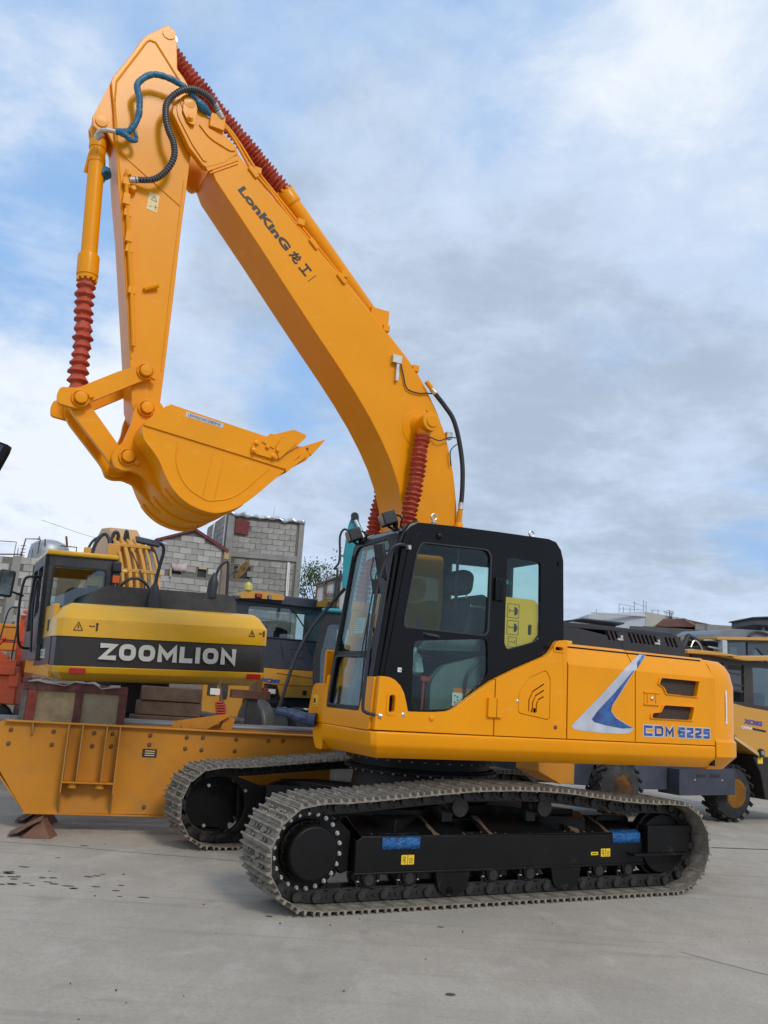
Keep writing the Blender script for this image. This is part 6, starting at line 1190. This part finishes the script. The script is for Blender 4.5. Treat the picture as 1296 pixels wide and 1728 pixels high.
bm = new(); lathe(bm, (.432, -.14, 1.045), (.432, -.0, 1.045), [(0, .06), (.04, .07), (.14, .07)], 20); hb = ob('pivot_boss', bm, INK, RX); bm = new(); lathe(bm, (.432, -.16, 1.045), (.432, -.13, 1.045), [(0, .03), (.01, .038), (.03, .038)], 16); ob('pivot_pin', bm, LENS, hb)
bm = new(); plate(bm, [(.30, .985), (1.9, .985), (1.9, .3), (.55, .35), (.45, .75)], -.08, .5); lo = ob('lower_panel', bm, INK, RX, bev=.01); bm = new(); box(bm, .39, .50, -.085, -.08, .885, .98); ob('warning_sticker', bm, YELLOWD, lo)
textob('purple_lettering', 'XCMG', mat('purple_decal', (.07, .06, .28), .5, 0, .4, 20), hp, (.07, -.103, 1.475), (1, 0, -.07), (0, 0, 1), (0, -1, 0), .42, .075, bold=.06, shear=.2, depth=.002)
textob('maker_lettering', 'CHINA', WHITE, hp, (.02, -.103, 1.40), (1, 0, -.07), (0, 0, 1), (0, -1, 0), .24, .045, bold=.05, shear=.2, depth=.002)
bm = new(); bar2(bm, (.26, -.103, 1.405), (.56, -.103, 1.375), .03, (0, -1, 0), .002); ob('decal_bar', bm, INK, hp)
BRN = mat('brown_black_cab', (.04, .032, .028), .5, 0, .3, 4, dirt=(.12, .09, .07), dirtamt=.4)
bm = new(); plate(bm, [[(-.8, 1.70), (-.8, 2.47), (1.9, 2.47), (1.9, 1.62)], [(-.02, 1.80), (-.02, 2.38), (.34, 2.38), (.34, 1.80)], [(.56, 1.78), (.54, 2.36), (1.8, 2.38), (1.8, 1.72)], [(-.7, 1.75), (-.7, 2.38), (-.12, 2.38), (-.12, 1.78)]], .1, .16)
plate(bm, [[(-.8, 1.70), (-.8, 2.47), (1.9, 2.47), (1.9, 1.62)], [(-.7, 1.80), (-.7, 2.38), (1.8, 2.38), (1.8, 1.76)]], 1.3, 1.36); bar(bm, (-.05, .12, 2.25), (.34, .12, 2.22), .02, .02); bar(bm, (-.05, .12, 2.08), (.34, .12, 2.05), .02, .03); bar(bm, (0, .12, 1.98), (.33, .12, 1.96), .03, .04); ob('cab', bm, BRN, RX, bev=.008)
bm = new(); plate(bm, [(.56, 1.78), (.54, 2.36), (1.8, 2.38), (1.8, 1.72)], .12, .13); ob('window_pane', bm, GLASS2, RX)
bm = new(); box(bm, .6, 1.7, .8, .9, 1.7, 2.0); box(bm, .05, .3, .5, .9, 1.75, 1.95); ob('cab_seat', bm, SEATM, RX, bev=.05)
bm = new(); A = [(-1.05, 2.515), (-.95, 2.53), (-.4, 2.53), (.2, 2.50), (.30, 2.51), (1.9, 2.66)]; plate(bm, A+[(1.9, 2.58), (.31, 2.445), (.20, 2.44), (-.4, 2.475), (-1.05, 2.46)], -.05, 1.5); ob('canopy_roof', bm, LOADY, RX, bev=.01)
bm = new(); box(bm, -.8, 1.9, .3, 1.4, 1.2, 1.76); ob('engine_bay', bm, INK, RX)
# ------------------------------------------------------------------ second cab further back
R2 = thing('far_wheeled_loader', 'farther loader with grey domed cab roof and yellow eave at the right edge', 'loader', (5.633, 18.675, 0), YAW)
bm = new(); plate(bm, [(2.28, 3.30), (5.5, 3.55), (5.5, 3.47), (2.28, 3.235)], -.1, 1.6); ob('roof_eave', bm, LOADY, R2, bev=.01)
bm = new(); plate(bm, rnd([(2.50, 3.31), (2.56, 3.40), (2.76, 3.50), (3.41, 3.585), (4.2, 3.62), (5.4, 3.6), (5.4, 3.5)], .03), .2, 1.4); rr = ob('roof_dome', bm, mat('grey_roof', (.16, .19, .22), .5), R2, bev=.06)
bm = new(); tube(bm, [(3.6, .15, 3.42), (3.8, .15, 3.55), (4.1, .15, 3.56), (4.3, .15, 3.52)], .03, 8, 4); ob('roof_hose', bm, RUBBER, rr)
CB2 = mat('slate_cab', (.055, .065, .08), .5, 0, .2, 4)
bm = new(); plate(bm, [[(2.50, 2.6), (2.55, 3.27), (5.2, 3.47), (5.2, 2.6)], [(2.79, 2.72), (2.79, 3.21), (3.38, 3.28), (3.39, 2.72)], rnd([(3.53, 2.7), (3.55, 3.12), (3.70, 3.16), (3.95, 2.98), (4.05, 2.7)], .05)], .0, .06); plate(bm, [[(2.50, 2.6), (2.55, 3.27), (5.2, 3.47), (5.2, 2.6)], [(2.79, 2.72), (2.79, 3.15), (4.6, 3.28), (4.6, 2.72)]], 1.3, 1.36); box(bm, 2.5, 5.2, .0, 1.3, 1.0, 2.62); c2 = ob('cab', bm, CB2, R2, bev=.01)
bm = new(); plate(bm, [(2.79, 2.72), (2.79, 3.21), (3.38, 3.28), (3.39, 2.72)], .03, .04); ob('window_pane', bm, GLASS2, c2); bm = new(); plate(bm, [(3.5, 2.7), (3.5, 3.2), (4.1, 3.2), (4.1, 2.7)], .03, .04); ob('window_pane', bm, GLASS2, c2)
bm = new(); box(bm, 2.4, 2.55, -.15, .0, 2.5, 3.24); ob('side_pillar', bm, PALESHED, c2, bev=.02)
bm = new(); wheel_y = 0; lathe(bm, (2.6, -.2, .7), (2.6, .3, .7), [(0, .4), (.05, .65), (.12, .7), (.4, .7), (.5, .5)], 28); lathe(bm, (5.2, -.2, .7), (5.2, .3, .7), [(0, .4), (.05, .65), (.12, .7), (.4, .7), (.5, .5)], 28); ob('tyre', bm, TYRE, R2)
bm = new(); box(bm, 1.2, 5.5, .2, 1.4, .7, 1.4); ob('chassis', bm, LOADY, R2, bev=.02)
# dark linkage pile seen over the hood
LP = thing('folded_linkage', 'dark folded hydraulic linkage seen over the excavator hood, left of the far loader', 'linkage', (5.633, 18.675, 0), YAW)
bm = new()
for a, b, r in (((1.30, 0, 2.95), (1.48, 0, 3.26), .06), ((1.48, 0, 3.26), (1.75, 0, 3.18), .05), ((1.70, 0, 3.20), (2.05, 0, 2.90), .045), ((1.82, .1, 3.2), (2.15, .1, 2.95), .03), ((1.35, .1, 3.1), (1.65, .1, 2.85), .05)): cyl(bm, a, b, r, n=12)
ob('linkage_arm', bm, RUBBER, LP)
bm = new(); box(bm, 2.0, 2.5, .2, .8, 2.6, 3.08); box(bm, 1.2, 2.0, .2, .8, 1.0, 3.0); box(bm, 1.2, 2.5, .2, .8, .0, 2.6); ob('linkage_base', bm, BRN, LP, bev=.02)
bm = new(); tube(bm, [(1.95, 0, 3.2), (2.2, 0, 3.22), (2.48, 0, 3.2)], .015, 6); tube(bm, [(2.05, -.05, 3.06), (2.5, -.05, 3.03)], .02, 6); tube(bm, [(1.45, -.1, 3.0), (1.55, -.1, 3.15), (1.7, -.1, 3.1), (1.85, -.1, 2.9)], .02, 6, 4); ob('linkage_rod', bm, BOLT, LP)

# ------------------------------------------------------------------ block buildings
def block_mesh(w, h, name, m):
    bm = new(); box(bm, 0, w, -.012, .05, 0, h); o = ob(name, bm, m, None, bev=0); me = o.data; bpy.data.objects.remove(o); return me
def cmu_wall(root, W, z0, z1, top, holes, m, x0=0.0, cw=.40, chh=.2, keep=None):
    F, H = block_mesh(cw-.012, chh-.014, 'cement_block', m), block_mesh(cw/2-.012, chh-.014, 'cement_block', m)
    r = 0; z = z0
    while z < z1:
        x = x0-(cw/2 if r % 2 else 0)
        while x < W:
            a = max(x, x0); w = cw if x >= x0 and x+cw <= W+.02 else cw/2
            if x < x0: a, w = x0, cw/2
            elif x+cw > W+.02:
                if x+cw/2 > W+.02: break
                w = cw/2
            cx, cz = a+w/2, z+chh/2
            ok = cz+chh*.4 < top(cx) and not any(hx0-.08 < cx < hx1+.08 and hz0-.05 < cz < hz1+.05 for hx0, hx1, hz0, hz1 in holes)
            if ok: inst('cement_block', F if w == cw else H, root, Matrix.Translation((a+random.uniform(-.004, .004), random.uniform(-.006, .006), z+random.uniform(-.005, .005))))
            x += cw
        z += chh; r += 1
# two storey block building
TB = thing('two_storey_building', 'unfinished two-storey grey block building with a maroon window shutter', 'building', (-5.35, 30, 0), .12)
bm = new(); wh = [[(.20, 6.68), (.62, 6.68), (.62, 7.18), (.20, 7.18)], [(.26, 5.12), (.83, 5.12), (.83, 5.54), (.26, 5.54)]]
plate(bm, [[(.08, 0), (.08, 7.40), (2.45, 7.30), (2.45, 0)]]+wh, .012, .2); box(bm, .1, 2.4, 3.4, 3.6, 0, 7.3); box(bm, 2.3, 2.45, .2, 3.5, 0, 7.3); box(bm, .0, 2.5, .3, 3.5, 7.2, 7.28); wl = ob('wall', bm, MORTAR, TB)
cmu_wall(TB, 2.40, 3.8, 7.4, lambda x: (7.32 if not 5.86 < 0 else 0), [(.20, .62, 6.68, 7.18), (.26, .83, 5.12, 5.54), (0, 3, 5.90, 6.02)], CMU2, x0=.12)
bm = new(); box(bm, .06, 2.5, -.03, .1, 5.86, 6.06); ob('concrete_band', bm, CONC, TB, bev=.01)
bm = new(); box(bm, -.12, .12, -.04, .2, 0, 7.36); ob('corner_column', bm, CONC, TB, bev=.01)
bm = new(); box(bm, 2.40, 2.58, -.04, .2, 0, 7.28); ob('corner_column', bm, CONC, TB, bev=.01)
bm = new(); slab(bm, [(.17, 6.70), (.62, 6.66), (.66, 7.15), (.17, 7.20)], (0, -.06, 0), (1, 0, 0), (0, 0, 1), (0, 1, 0), .03)
for k in range(4): box(bm, .22+k*.11, .24+k*.11, -.075, -.055, 6.69, 7.17)
ob('window_shutter', bm, MAROON, TB)
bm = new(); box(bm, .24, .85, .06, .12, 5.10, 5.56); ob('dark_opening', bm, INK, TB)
bm = new(); tube(bm, [(2.16, -.08, 4.5), (2.13, -.08, 5.0), (2.12, -.08, 5.82)], .03, 8); cyl(bm, (2.20, -.06, 4.5), (2.17, -.06, 5.8), .02, n=8); ob('drain_pipe', bm, WHITE, TB)
bm = new(); n = 24; rs = []
for j, (y, dz) in enumerate(((-.10, -.06), (-.07, .04), (.1, .08), (.5, .06))):
    rs.append([bm.verts.new((lerp(-.15, 2.6, i/n), y+random.uniform(-.02, .02), lerp(7.40, 7.30, i/n)+dz+.03*math.sin(i*1.7)+random.uniform(-.04, .04))) for i in range(n+1)])
for A, B_ in zip(rs, rs[1:]):
    for i in range(n): bm.faces.new((A[i], A[i+1], B_[i+1], B_[i]))
o = ob('tarpaulin_edge', bm, GALV, TB, smooth=10); o.modifiers.new('s', 'SOLIDIFY').thickness = .01
bm = new(); box(bm, 1.45, 1.46, 0, .01, 7.3, 7.75); ob('roof_rod', bm, RUST, TB)
for x, z in ((.12, 5.80), (.63, 5.80)): bm = new(); box(bm, x, x+.13, -.03, .05, z-.14, z+.02); ob('beam_end', bm, WOODB, TB)
# side wall of it, receding on the left
SW = thing('side_block_wall', 'narrow receding block wall joining the left side of the two-storey building', 'wall', (-6.9, 33.6, 0), math.atan2(-3.6, 1.45))
Ls = math.hypot(3.6, 1.45)
bm = new(); box(bm, 0, Ls, .012, .2, 0, 7.45); ob('wall', bm, MORTAR, SW)
cmu_wall(SW, Ls-.3, 4.6, 7.4, lambda x: 7.45, [], CMU2, x0=.05)
bm = new(); cyl(bm, (1.6, -.05, 5.0), (1.6, -.05, 7.4), .035, n=8); cyl(bm, (Ls-.25, -.05, 5.0), (Ls-.25, -.05, 7.5), .03, n=8); ob('wall_pipe', bm, WHITE, SW)
# gable house
GH = thing('gable_house', 'low grey block house with a maroon gable edge and cloth hanging from a small window', 'house', (-7.3, 28, 0), .4)
topg = lambda x: 5.93+(x-.0)*(.49/1.18) if x < 1.15 else 6.42-(x-1.15)*(.56/1.12)
hl_ = [[(.52, 4.91), (.86, 4.91), (.86, 5.20), (.52, 5.20)], [(1.38, 4.90), (1.67, 4.90), (1.67, 5.25), (1.38, 5.25)]]
bm = new(); plate(bm, [[(-.10, 0), (-.10, 5.90), (1.15, 6.40), (2.27, 5.84), (2.27, 0)]]+hl_, .012, .2); box(bm, .0, 2.2, 3.0, 3.2, 0, 5.9); gw = ob('wall', bm, MORTAR, GH)
cmu_wall(GH, 2.18, 3.83, 6.45, topg, [(.52, .86, 4.91, 5.20), (1.38, 1.67, 4.90, 5.25)], CMU, x0=.12)
bm = new(); box(bm, -.12, .12, -.03, .2, 0, 5.93); ob('corner_column', bm, CONC, GH, bev=.01)
bm = new(); box(bm, 2.18, 2.42, -.03, .2, 0, 5.72); bm2 = new(); box(bm2, 2.20, 2.36, -.05, .2, 5.60, 5.86); ob('corner_column', bm, mat('brown_column', (.22, .17, .13), .9, 0, .2, 3), GH, bev=.01); ob('eave_block', bm2, WOODP, GH)
bm = new(); bar(bm, (-.05, -.05, 5.95), (1.18, -.05, 6.46), .10, .05); bar(bm, (1.12, -.05, 6.46), (2.32, -.05, 5.86), .10, .09); bar(bm, (1.12, 1.5, 6.48), (2.32, 1.5, 5.90), 3.2, .03); bar(bm, (-.1, 1.5, 5.97), (1.18, 1.5, 6.48), 3.2, .03); ob('roof', bm, MAROON, GH)
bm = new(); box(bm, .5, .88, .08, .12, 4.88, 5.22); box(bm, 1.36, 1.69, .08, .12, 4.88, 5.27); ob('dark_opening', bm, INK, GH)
bm = new(); n = 8; rs = [[bm.verts.new((lerp(.50, .98, i/n)+.02*math.sin(i+j), -.05-.05*math.sin(i*1.5+j), z+.02*math.sin(i*2)+(.06*(i/n) if j == 0 else 0)-(.0 if j < 2 else (.08*abs(i/n-.5)*-1+.03)))) for i in range(n+1)] for j, z in enumerate((5.22, 5.12, 5.03))]
for A, B_ in zip(rs, rs[1:]):
    for i in range(n): bm.faces.new((A[i], A[i+1], B_[i+1], B_[i]))
cl = ob('hanging_cloth', bm, mat('pinkish_cloth', (.5, .42, .42), .8, 0, .1, 5), None, smooth=60); cl.parent = GH; cl.modifiers.new('s', 'SOLIDIFY').thickness = .01
bm = new(); tube(bm, [(.50, -.06, 5.1), (.49, -.06, 4.95), (.51, -.06, 4.80)], .035, 6); obox(bm, (1.53, -.0, 5.21), (.26, .03, .08), Matrix.Identity(3)); ob('cloth_corner', bm, mat('cloth_tan', (.5, .38, .25), .8), GH)
GS = thing('gable_side_wall', 'short receding block wall left of the low gable house with tin roof edge', 'wall', (-8.15, 29.9, 0), math.atan2(-1.85, .8))
bm = new(); box(bm, 0, 2.0, .012, .2, 0, 5.85); ob('wall', bm, MORTAR, GS); cmu_wall(GS, 1.9, 4.3, 5.9, lambda x: 5.88, [], CMU, x0=.05)
bm = new(); box(bm, -.2, 2.1, -.15, .3, 5.86, 5.92); ob('tin_edge', bm, GALV, GS)
# left boundary wall
LW = thing('boundary_wall', 'grey block wall with exposed rebar at the left edge behind the crane lorry', 'wall', (-13.5, 24, 0), 0)
bm = new(); box(bm, 0, 6.2, .012, .2, 0, 4.58); ob('wall', bm, MORTAR, LW)
cmu_wall(LW, 4.6, 2.6, 4.6, lambda x: 4.62, [(3.28, 3.50, 0, 9)], CMU, x0=1.6)
bm = new(); box(bm, 3.27, 3.51, -.03, .15, 0, 4.62); ob('column', bm, CONC, LW, bev=.01)
bm = new()
for x, h in ((3.24, 5.02), (3.34, 4.85), (3.45, 4.86), (3.62, 4.80), (3.75, 4.86)): cyl(bm, (x, .1, 4.5), (x+random.uniform(-.03, .03), .1, h), .010, n=6)
bar(bm, (2.6, .05, 4.62), (3.5, .05, 4.68), .06, .03); tube(bm, [(1.0, .1, 5.02), (3.24, .1, 5.02)], .012, 6); ob('rebar', bm, RUST, LW)
WT = thing('water_tank', 'domed stainless steel water tank with pipe rails behind the boundary wall', 'tank', (-10.02, 26, 0), 0)
bm = new(); lathe(bm, (0, 0, 3.0), (0, 0, 5.6), [(0, .56)]+[(.1+k*.1, .56+(.02 if k % 2 else 0)) for k in range(21)]+[(2.22, .54), (2.32, .42), (2.40, .22), (2.43, .05)], 40); ob('tank_shell', bm, TIN, WT, smooth=50)
bm = new(); tube(bm, [(-.62, -.6, 4.6), (-.52, -.6, 5.32), (-.1, -.6, 5.34), (-.1, -.6, 5.2)], .02, 6); tube(bm, [(-.15, -.62, 5.30), (-.12, -.62, 5.42), (-.08, -.62, 5.30), (-.10, -.62, 4.9)], .015, 6); tube(bm, [(.05, -.6, 5.35), (.08, -.6, 5.15)], .02, 6); tube(bm, [(.5, -.5, 5.20), (.98, -.5, 5.18), (.98, -.5, 4.8)], .018, 6); bar(bm, (.62, -.3, 5.2), (.55, -.3, 5.52), .05, .05)
for k in range(12): box(bm, -.62, -.48, -.62, -.60, 4.0+k*.1, 4.02+k*.1)
ob('pipe_rail', bm, RUST, WT)
bm = new(); box(bm, -.8, .8, -.6, .8, 0, 3.0); ob('tank_stand', bm, CONC, WT)
# shed, white building, brown roof, awnings on the right
SH = thing('corrugated_shed', 'small pale corrugated shed with lattice side between the tree and the black cab', 'shed', (-1.60, 22, 0), 0)
bm = new(); slab(bm, [(.0, 2.2), (.0, 4.12), (.64, 4.38), (1.5, 4.45), (1.5, 2.2)], (0, .05, 0), (1, 0, 0), (0, 0, 1), (0, 1, 0), 1.5); ob('shed_wall', bm, PALESHED, SH)
bm = new(); bar(bm, (-.08, .0, 4.12), (.66, .0, 4.42), .2, .04); bar(bm, (.66, .0, 4.42), (1.5, 0, 4.5), .2, .04); box(bm, .22, .28, -.02, .04, 2.2, 4.2); box(bm, .48, .62, -.02, .04, 2.2, 4.35); box(bm, .0, .04, -.02, .04, 2.2, 4.1)
for k in range(5): box(bm, .28, .50, -.02, .0, 3.4+k*.13, 3.42+k*.13)
for k in range(3): box(bm, .33+k*.06, .34+k*.06, -.02, .0, 3.3, 4.0)
ob('shed_frame', bm, WOODB, SH); bm = new(); box(bm, 0, 1.5, .1, 1.4, 0, 2.25); ob('shed_base', bm, CONC, SH)
WB = thing('white_building', 'long pale flat-roofed building with thin aerials on its roof', 'building', (11.01, 45, 0), .0)
bm = new(); A = [bm.verts.new(p) for p in ((0, 0, 0), (2.75, -.6, 0), (3.2, 8, 0), (0, 8, 0))]; B_ = [bm.verts.new(p) for p in ((0, 0, 6.24), (2.75, -.6, 6.50), (3.2, 8, 6.6), (0, 8, 6.3))]; loft(bm, [A, B_]); ob('front_wall', bm, WALLW, WB)
bm = new(); A = [bm.verts.new(p) for p in ((2.76, -.61, 0), (5.2, .4, 0), (5.2, 8, 0), (3.3, 8, 0))]; B_ = [bm.verts.new(p) for p in ((2.76, -.61, 6.50), (5.2, .4, 6.38), (5.2, 8, 6.4), (3.3, 8, 6.55))]; loft(bm, [A, B_]); ob('side_wall', bm, WALLB, WB)
bm = new(); box(bm, -.02, 2.78, -.66, -.50, 6.24, 6.30); ob('parapet', bm, WALLW, WB)
bm = new()
for x, z0, z1 in ((1.48, 6.4, 6.85), (1.7, 6.4, 6.7), (2.05, 6.45, 6.72), (2.27, 6.45, 7.02), (2.74, 6.45, 7.14), (2.88, 6.45, 7.06), (3.2, 6.4, 6.65), (3.5, 6.4, 6.7), (4.1, 6.35, 6.7), (.3, 6.25, 6.5)): cyl(bm, (x, -.3, z0), (x, -.3, z1), .012, n=5)
for a, b in (((1.48, 6.84), (2.30, 6.75)), ((2.2, 6.95), (2.9, 6.78)), ((3.1, 6.66), (3.6, 6.62)), ((1.48, 6.6), (2.7, 6.62))): cyl(bm, (a[0], -.3, a[1]), (b[0], -.3, b[1]), .008, n=5)
ob('aerial', bm, ZGREY, WB)
BR = thing('rusty_roof_house', 'old stained house with a rusty brown hipped roof in front of the pale building', 'house', (11.6, 38, 0), 0)
bm = new(); P_ = [(.66, 0, 5.19), (2.38, 0, 5.30), (3.95, .6, 5.38), (3.45, 2, 5.66), (2.38, 1.5, 5.74), (1.35, 1.2, 5.64)]
vs = [bm.verts.new(p) for p in P_]; bm.faces.new((vs[0], vs[1], vs[4], vs[5])); bm.faces.new((vs[1], vs[2], vs[3], vs[4])); b2_ = [bm.verts.new((x, y+4, z-.6)) for x, y, z in (P_[0], P_[2])]; bm.faces.new((vs[0], vs[5], vs[4], vs[3], vs[2], b2_[1], b2_[0]))
rb = ob('roof', bm, RUSTROOF, BR); rb.modifiers.new('s', 'SOLIDIFY').thickness = .04
bm = new()
for k in range(22):
    t_ = k/22; a = Vector(P_[0]).lerp(Vector(P_[1]), t_); b = Vector(P_[5]).lerp(Vector(P_[4]), t_); bar(bm, a+Vector((0, -.02, .01)), b+Vector((0, -.02, .01)), .02, .02)
    a = Vector(P_[1]).lerp(Vector(P_[2]), t_); b = Vector(P_[4]).lerp(Vector(P_[3]), t_); bar(bm, a+Vector((0, -.02, .01)), b+Vector((0, -.02, .01)), .02, .02)
bar(bm, Vector(P_[1])+Vector((0, -.04, .02)), Vector(P_[4])+Vector((0, -.04, .02)), .16, .03); ob('roof_ribs', bm, RUSTROOF, rb)
bm = new(); box(bm, .1, 4.1, .1, 4, 0, 5.10); box(bm, .1, 2.3, .0, .2, 5.0, 5.16); ob('wall', bm, WALLD, BR); bm = new(); box(bm, 2.36, 2.96, -.05, .1, 0, 5.40); ob('stained_pier', bm, CONC, BR)
GY = tag(ob('concrete_parapet', (lambda bm: (box(bm, 12.6, 16.5, 33, 33.3, 4.66, 4.92), bm)[1])(new()), CONC), 'horizontal grey concrete parapet right of the rusty roofed house', 'parapet')
DW = tag(ob('dark_yard_wall', (lambda bm: (box(bm, 9.8, 18, 33.4, 33.6, 0, 4.7), bm)[1])(new()), WALLD), 'dark stained yard wall below the grey parapet, behind the far loader', 'wall')
AW = thing('left_awning', 'thin dark awning roof just right of the excavator cab, over the engine hood', 'awning', (6.4, 30, 0), 0)
bm = new(); P_ = [(0, 0, 4.38), (.55, 0, 4.46), (1.98, 0, 4.42), (1.98, 2, 4.45), (0, 2, 4.5)]; bar(bm, (0, 0, 4.36), (.55, 0, 4.46), .8, .03); bar(bm, (.55, 0, 4.46), (2.0, 0, 4.40), 1.2, .05); ob('awning_sheet', bm, NAVY, AW); bm = new(); box(bm, 0.0, 1.95, .3, .5, 0, 4.38); ob('awning_wall', bm, WALLD, AW)
RA = thing('right_roof_canopy', 'dark overhanging canopy roof cut off by the right edge of the photo', 'canopy', (12.6, 30, 0), 0)
bm = new(); bar(bm, (0, 0, 4.84), (2.0, 0, 5.05), 2.0, .05); box(bm, .10, 2.0, -.9, 1, 4.62, 4.84); ob('canopy_sheet', bm, NAVY, RA, bev=.01); bm = new(); box(bm, .42, .48, -.8, -.7, 0, 4.7); box(bm, .74, 2, .2, .4, 0, 4.75); ob('canopy_wall', bm, WALLD, RA)
# flat panel at left top edge (mirror of a machine next to the camera)
MP = thing('near_mirror', 'dark corner of a mirror housing poking in at the left edge of the photo', 'mirror', (-2.1, 4.0, 0), 0)
bm = new(); slab(bm, rnd([(-.05, 2.72), (.292, 2.62), (.285, 2.585), (.13, 2.17), (-.05, 2.2)], .008), (0, 0, 0), (1, 0, 0), (0, 0, 1), (0, 1, 0), .04); q = ob('mirror_housing', bm, BLACK, MP, bev=.006)
bm = new(); slab(bm, [(-.04, 2.70), (.27, 2.615), (.24, 2.53), (.0, 2.58)], (0, -.003, 0), (1, 0, 0), (0, 0, 1), (0, 1, 0), .004); ob('mirror_glass', bm, NAVY, q)
bm = new(); tube(bm, [(-.03, .02, 2.3), (-.15, .1, 1.8), (-.3, .2, 1.2), (-.35, .2, 0)], .015, 8); ob('mirror_stalk', bm, RUBBER, MP)
# ------------------------------------------------------------------ trees
def tree(loc, h, r, label, n=1500, seed=1, leaf=.09, trunk=.12):
    rng = random.Random(seed); T = thing('broadleaf_tree', label, 'tree', loc, 0)
    bm = new(); tips = []
    tube(bm, [(0, 0, 0), (.05, 0, h*.35), (-.03, .05, h*.6)], trunk, 8, rf=lambda i, m: trunk*(1-.4*i/m))
    for k in range(11):
        a = k*2.4+rng.random(); b = Vector((-.03, .05, h*rng.uniform(.4, .6))); e = Vector((r*.75*math.cos(a)*rng.uniform(.5, 1), r*.75*math.sin(a)*rng.uniform(.5, 1), h*rng.uniform(.68, .95)))
        mid = (b+e)/2+Vector((0, 0, .1)); tube(bm, [b, mid, e], .03, 5, 3, rf=lambda i, m: trunk*.35*(1-.8*i/m)); tips.append(e)
        for _ in range(3):
            e2 = e+Vector((rng.gauss(0, r*.25), rng.gauss(0, r*.25), rng.gauss(.05, r*.2))); tube(bm, [mid.lerp(e, .6), e2], .01, 4, rf=lambda i, m: .012); tips.append(e2)
    ob('trunk', bm, BARK, T)
    bm = new()
    for _ in range(n):
        c = rng.choice(tips)+Vector((rng.gauss(0, r*.13), rng.gauss(0, r*.13), rng.gauss(0, r*.12))); q = Euler((rng.random()*6, rng.random()*6, rng.random()*6)).to_matrix(); s = leaf*rng.uniform(.6, 1.3)
        v = [bm.verts.new(c+q@Vector(p)) for p in ((-s, 0, 0), (0, -s*.4, .0), (s, 0, 0), (0, s*.4, 0))]; bm.faces.new(v)
    me = bpy.data.meshes.new('crown'); bm.to_mesh(me); bm.free(); me.materials.append(LEAF); o = bpy.data.objects.new('crown', me); COL.objects.link(o); o.parent = T
tree((-1.85, 30.5, 0), 6.3, 1.25, 'airy small-leaved tree rising beside the two-storey building', 2100, 3, .06)
tree((15.35, 44.8, 0), 7.1, .5, 'tiny tree top above the roof of the pale building', 500, 5, .05, .05)
# overhead wire on the left
w = tag(ob('overhead_wire', (lambda bm: (tube(bm, [(-16, 40, 8.4), (-12, 38, 7.3), (-6, 36, 6.5)], .008, 5, 6), bm)[1])(new()), RUBBER), 'thin overhead cable sagging across the sky above the water tank', 'cable')
# floor edge line of the slab, right and left joints
jm = ob('slab_joint', (lambda bm: (bar(bm, (3.5, 10.9, .002), (12, 12.6, .002), .03, .004), bm)[1])(new()), INK); jm['kind'] = 'structure'
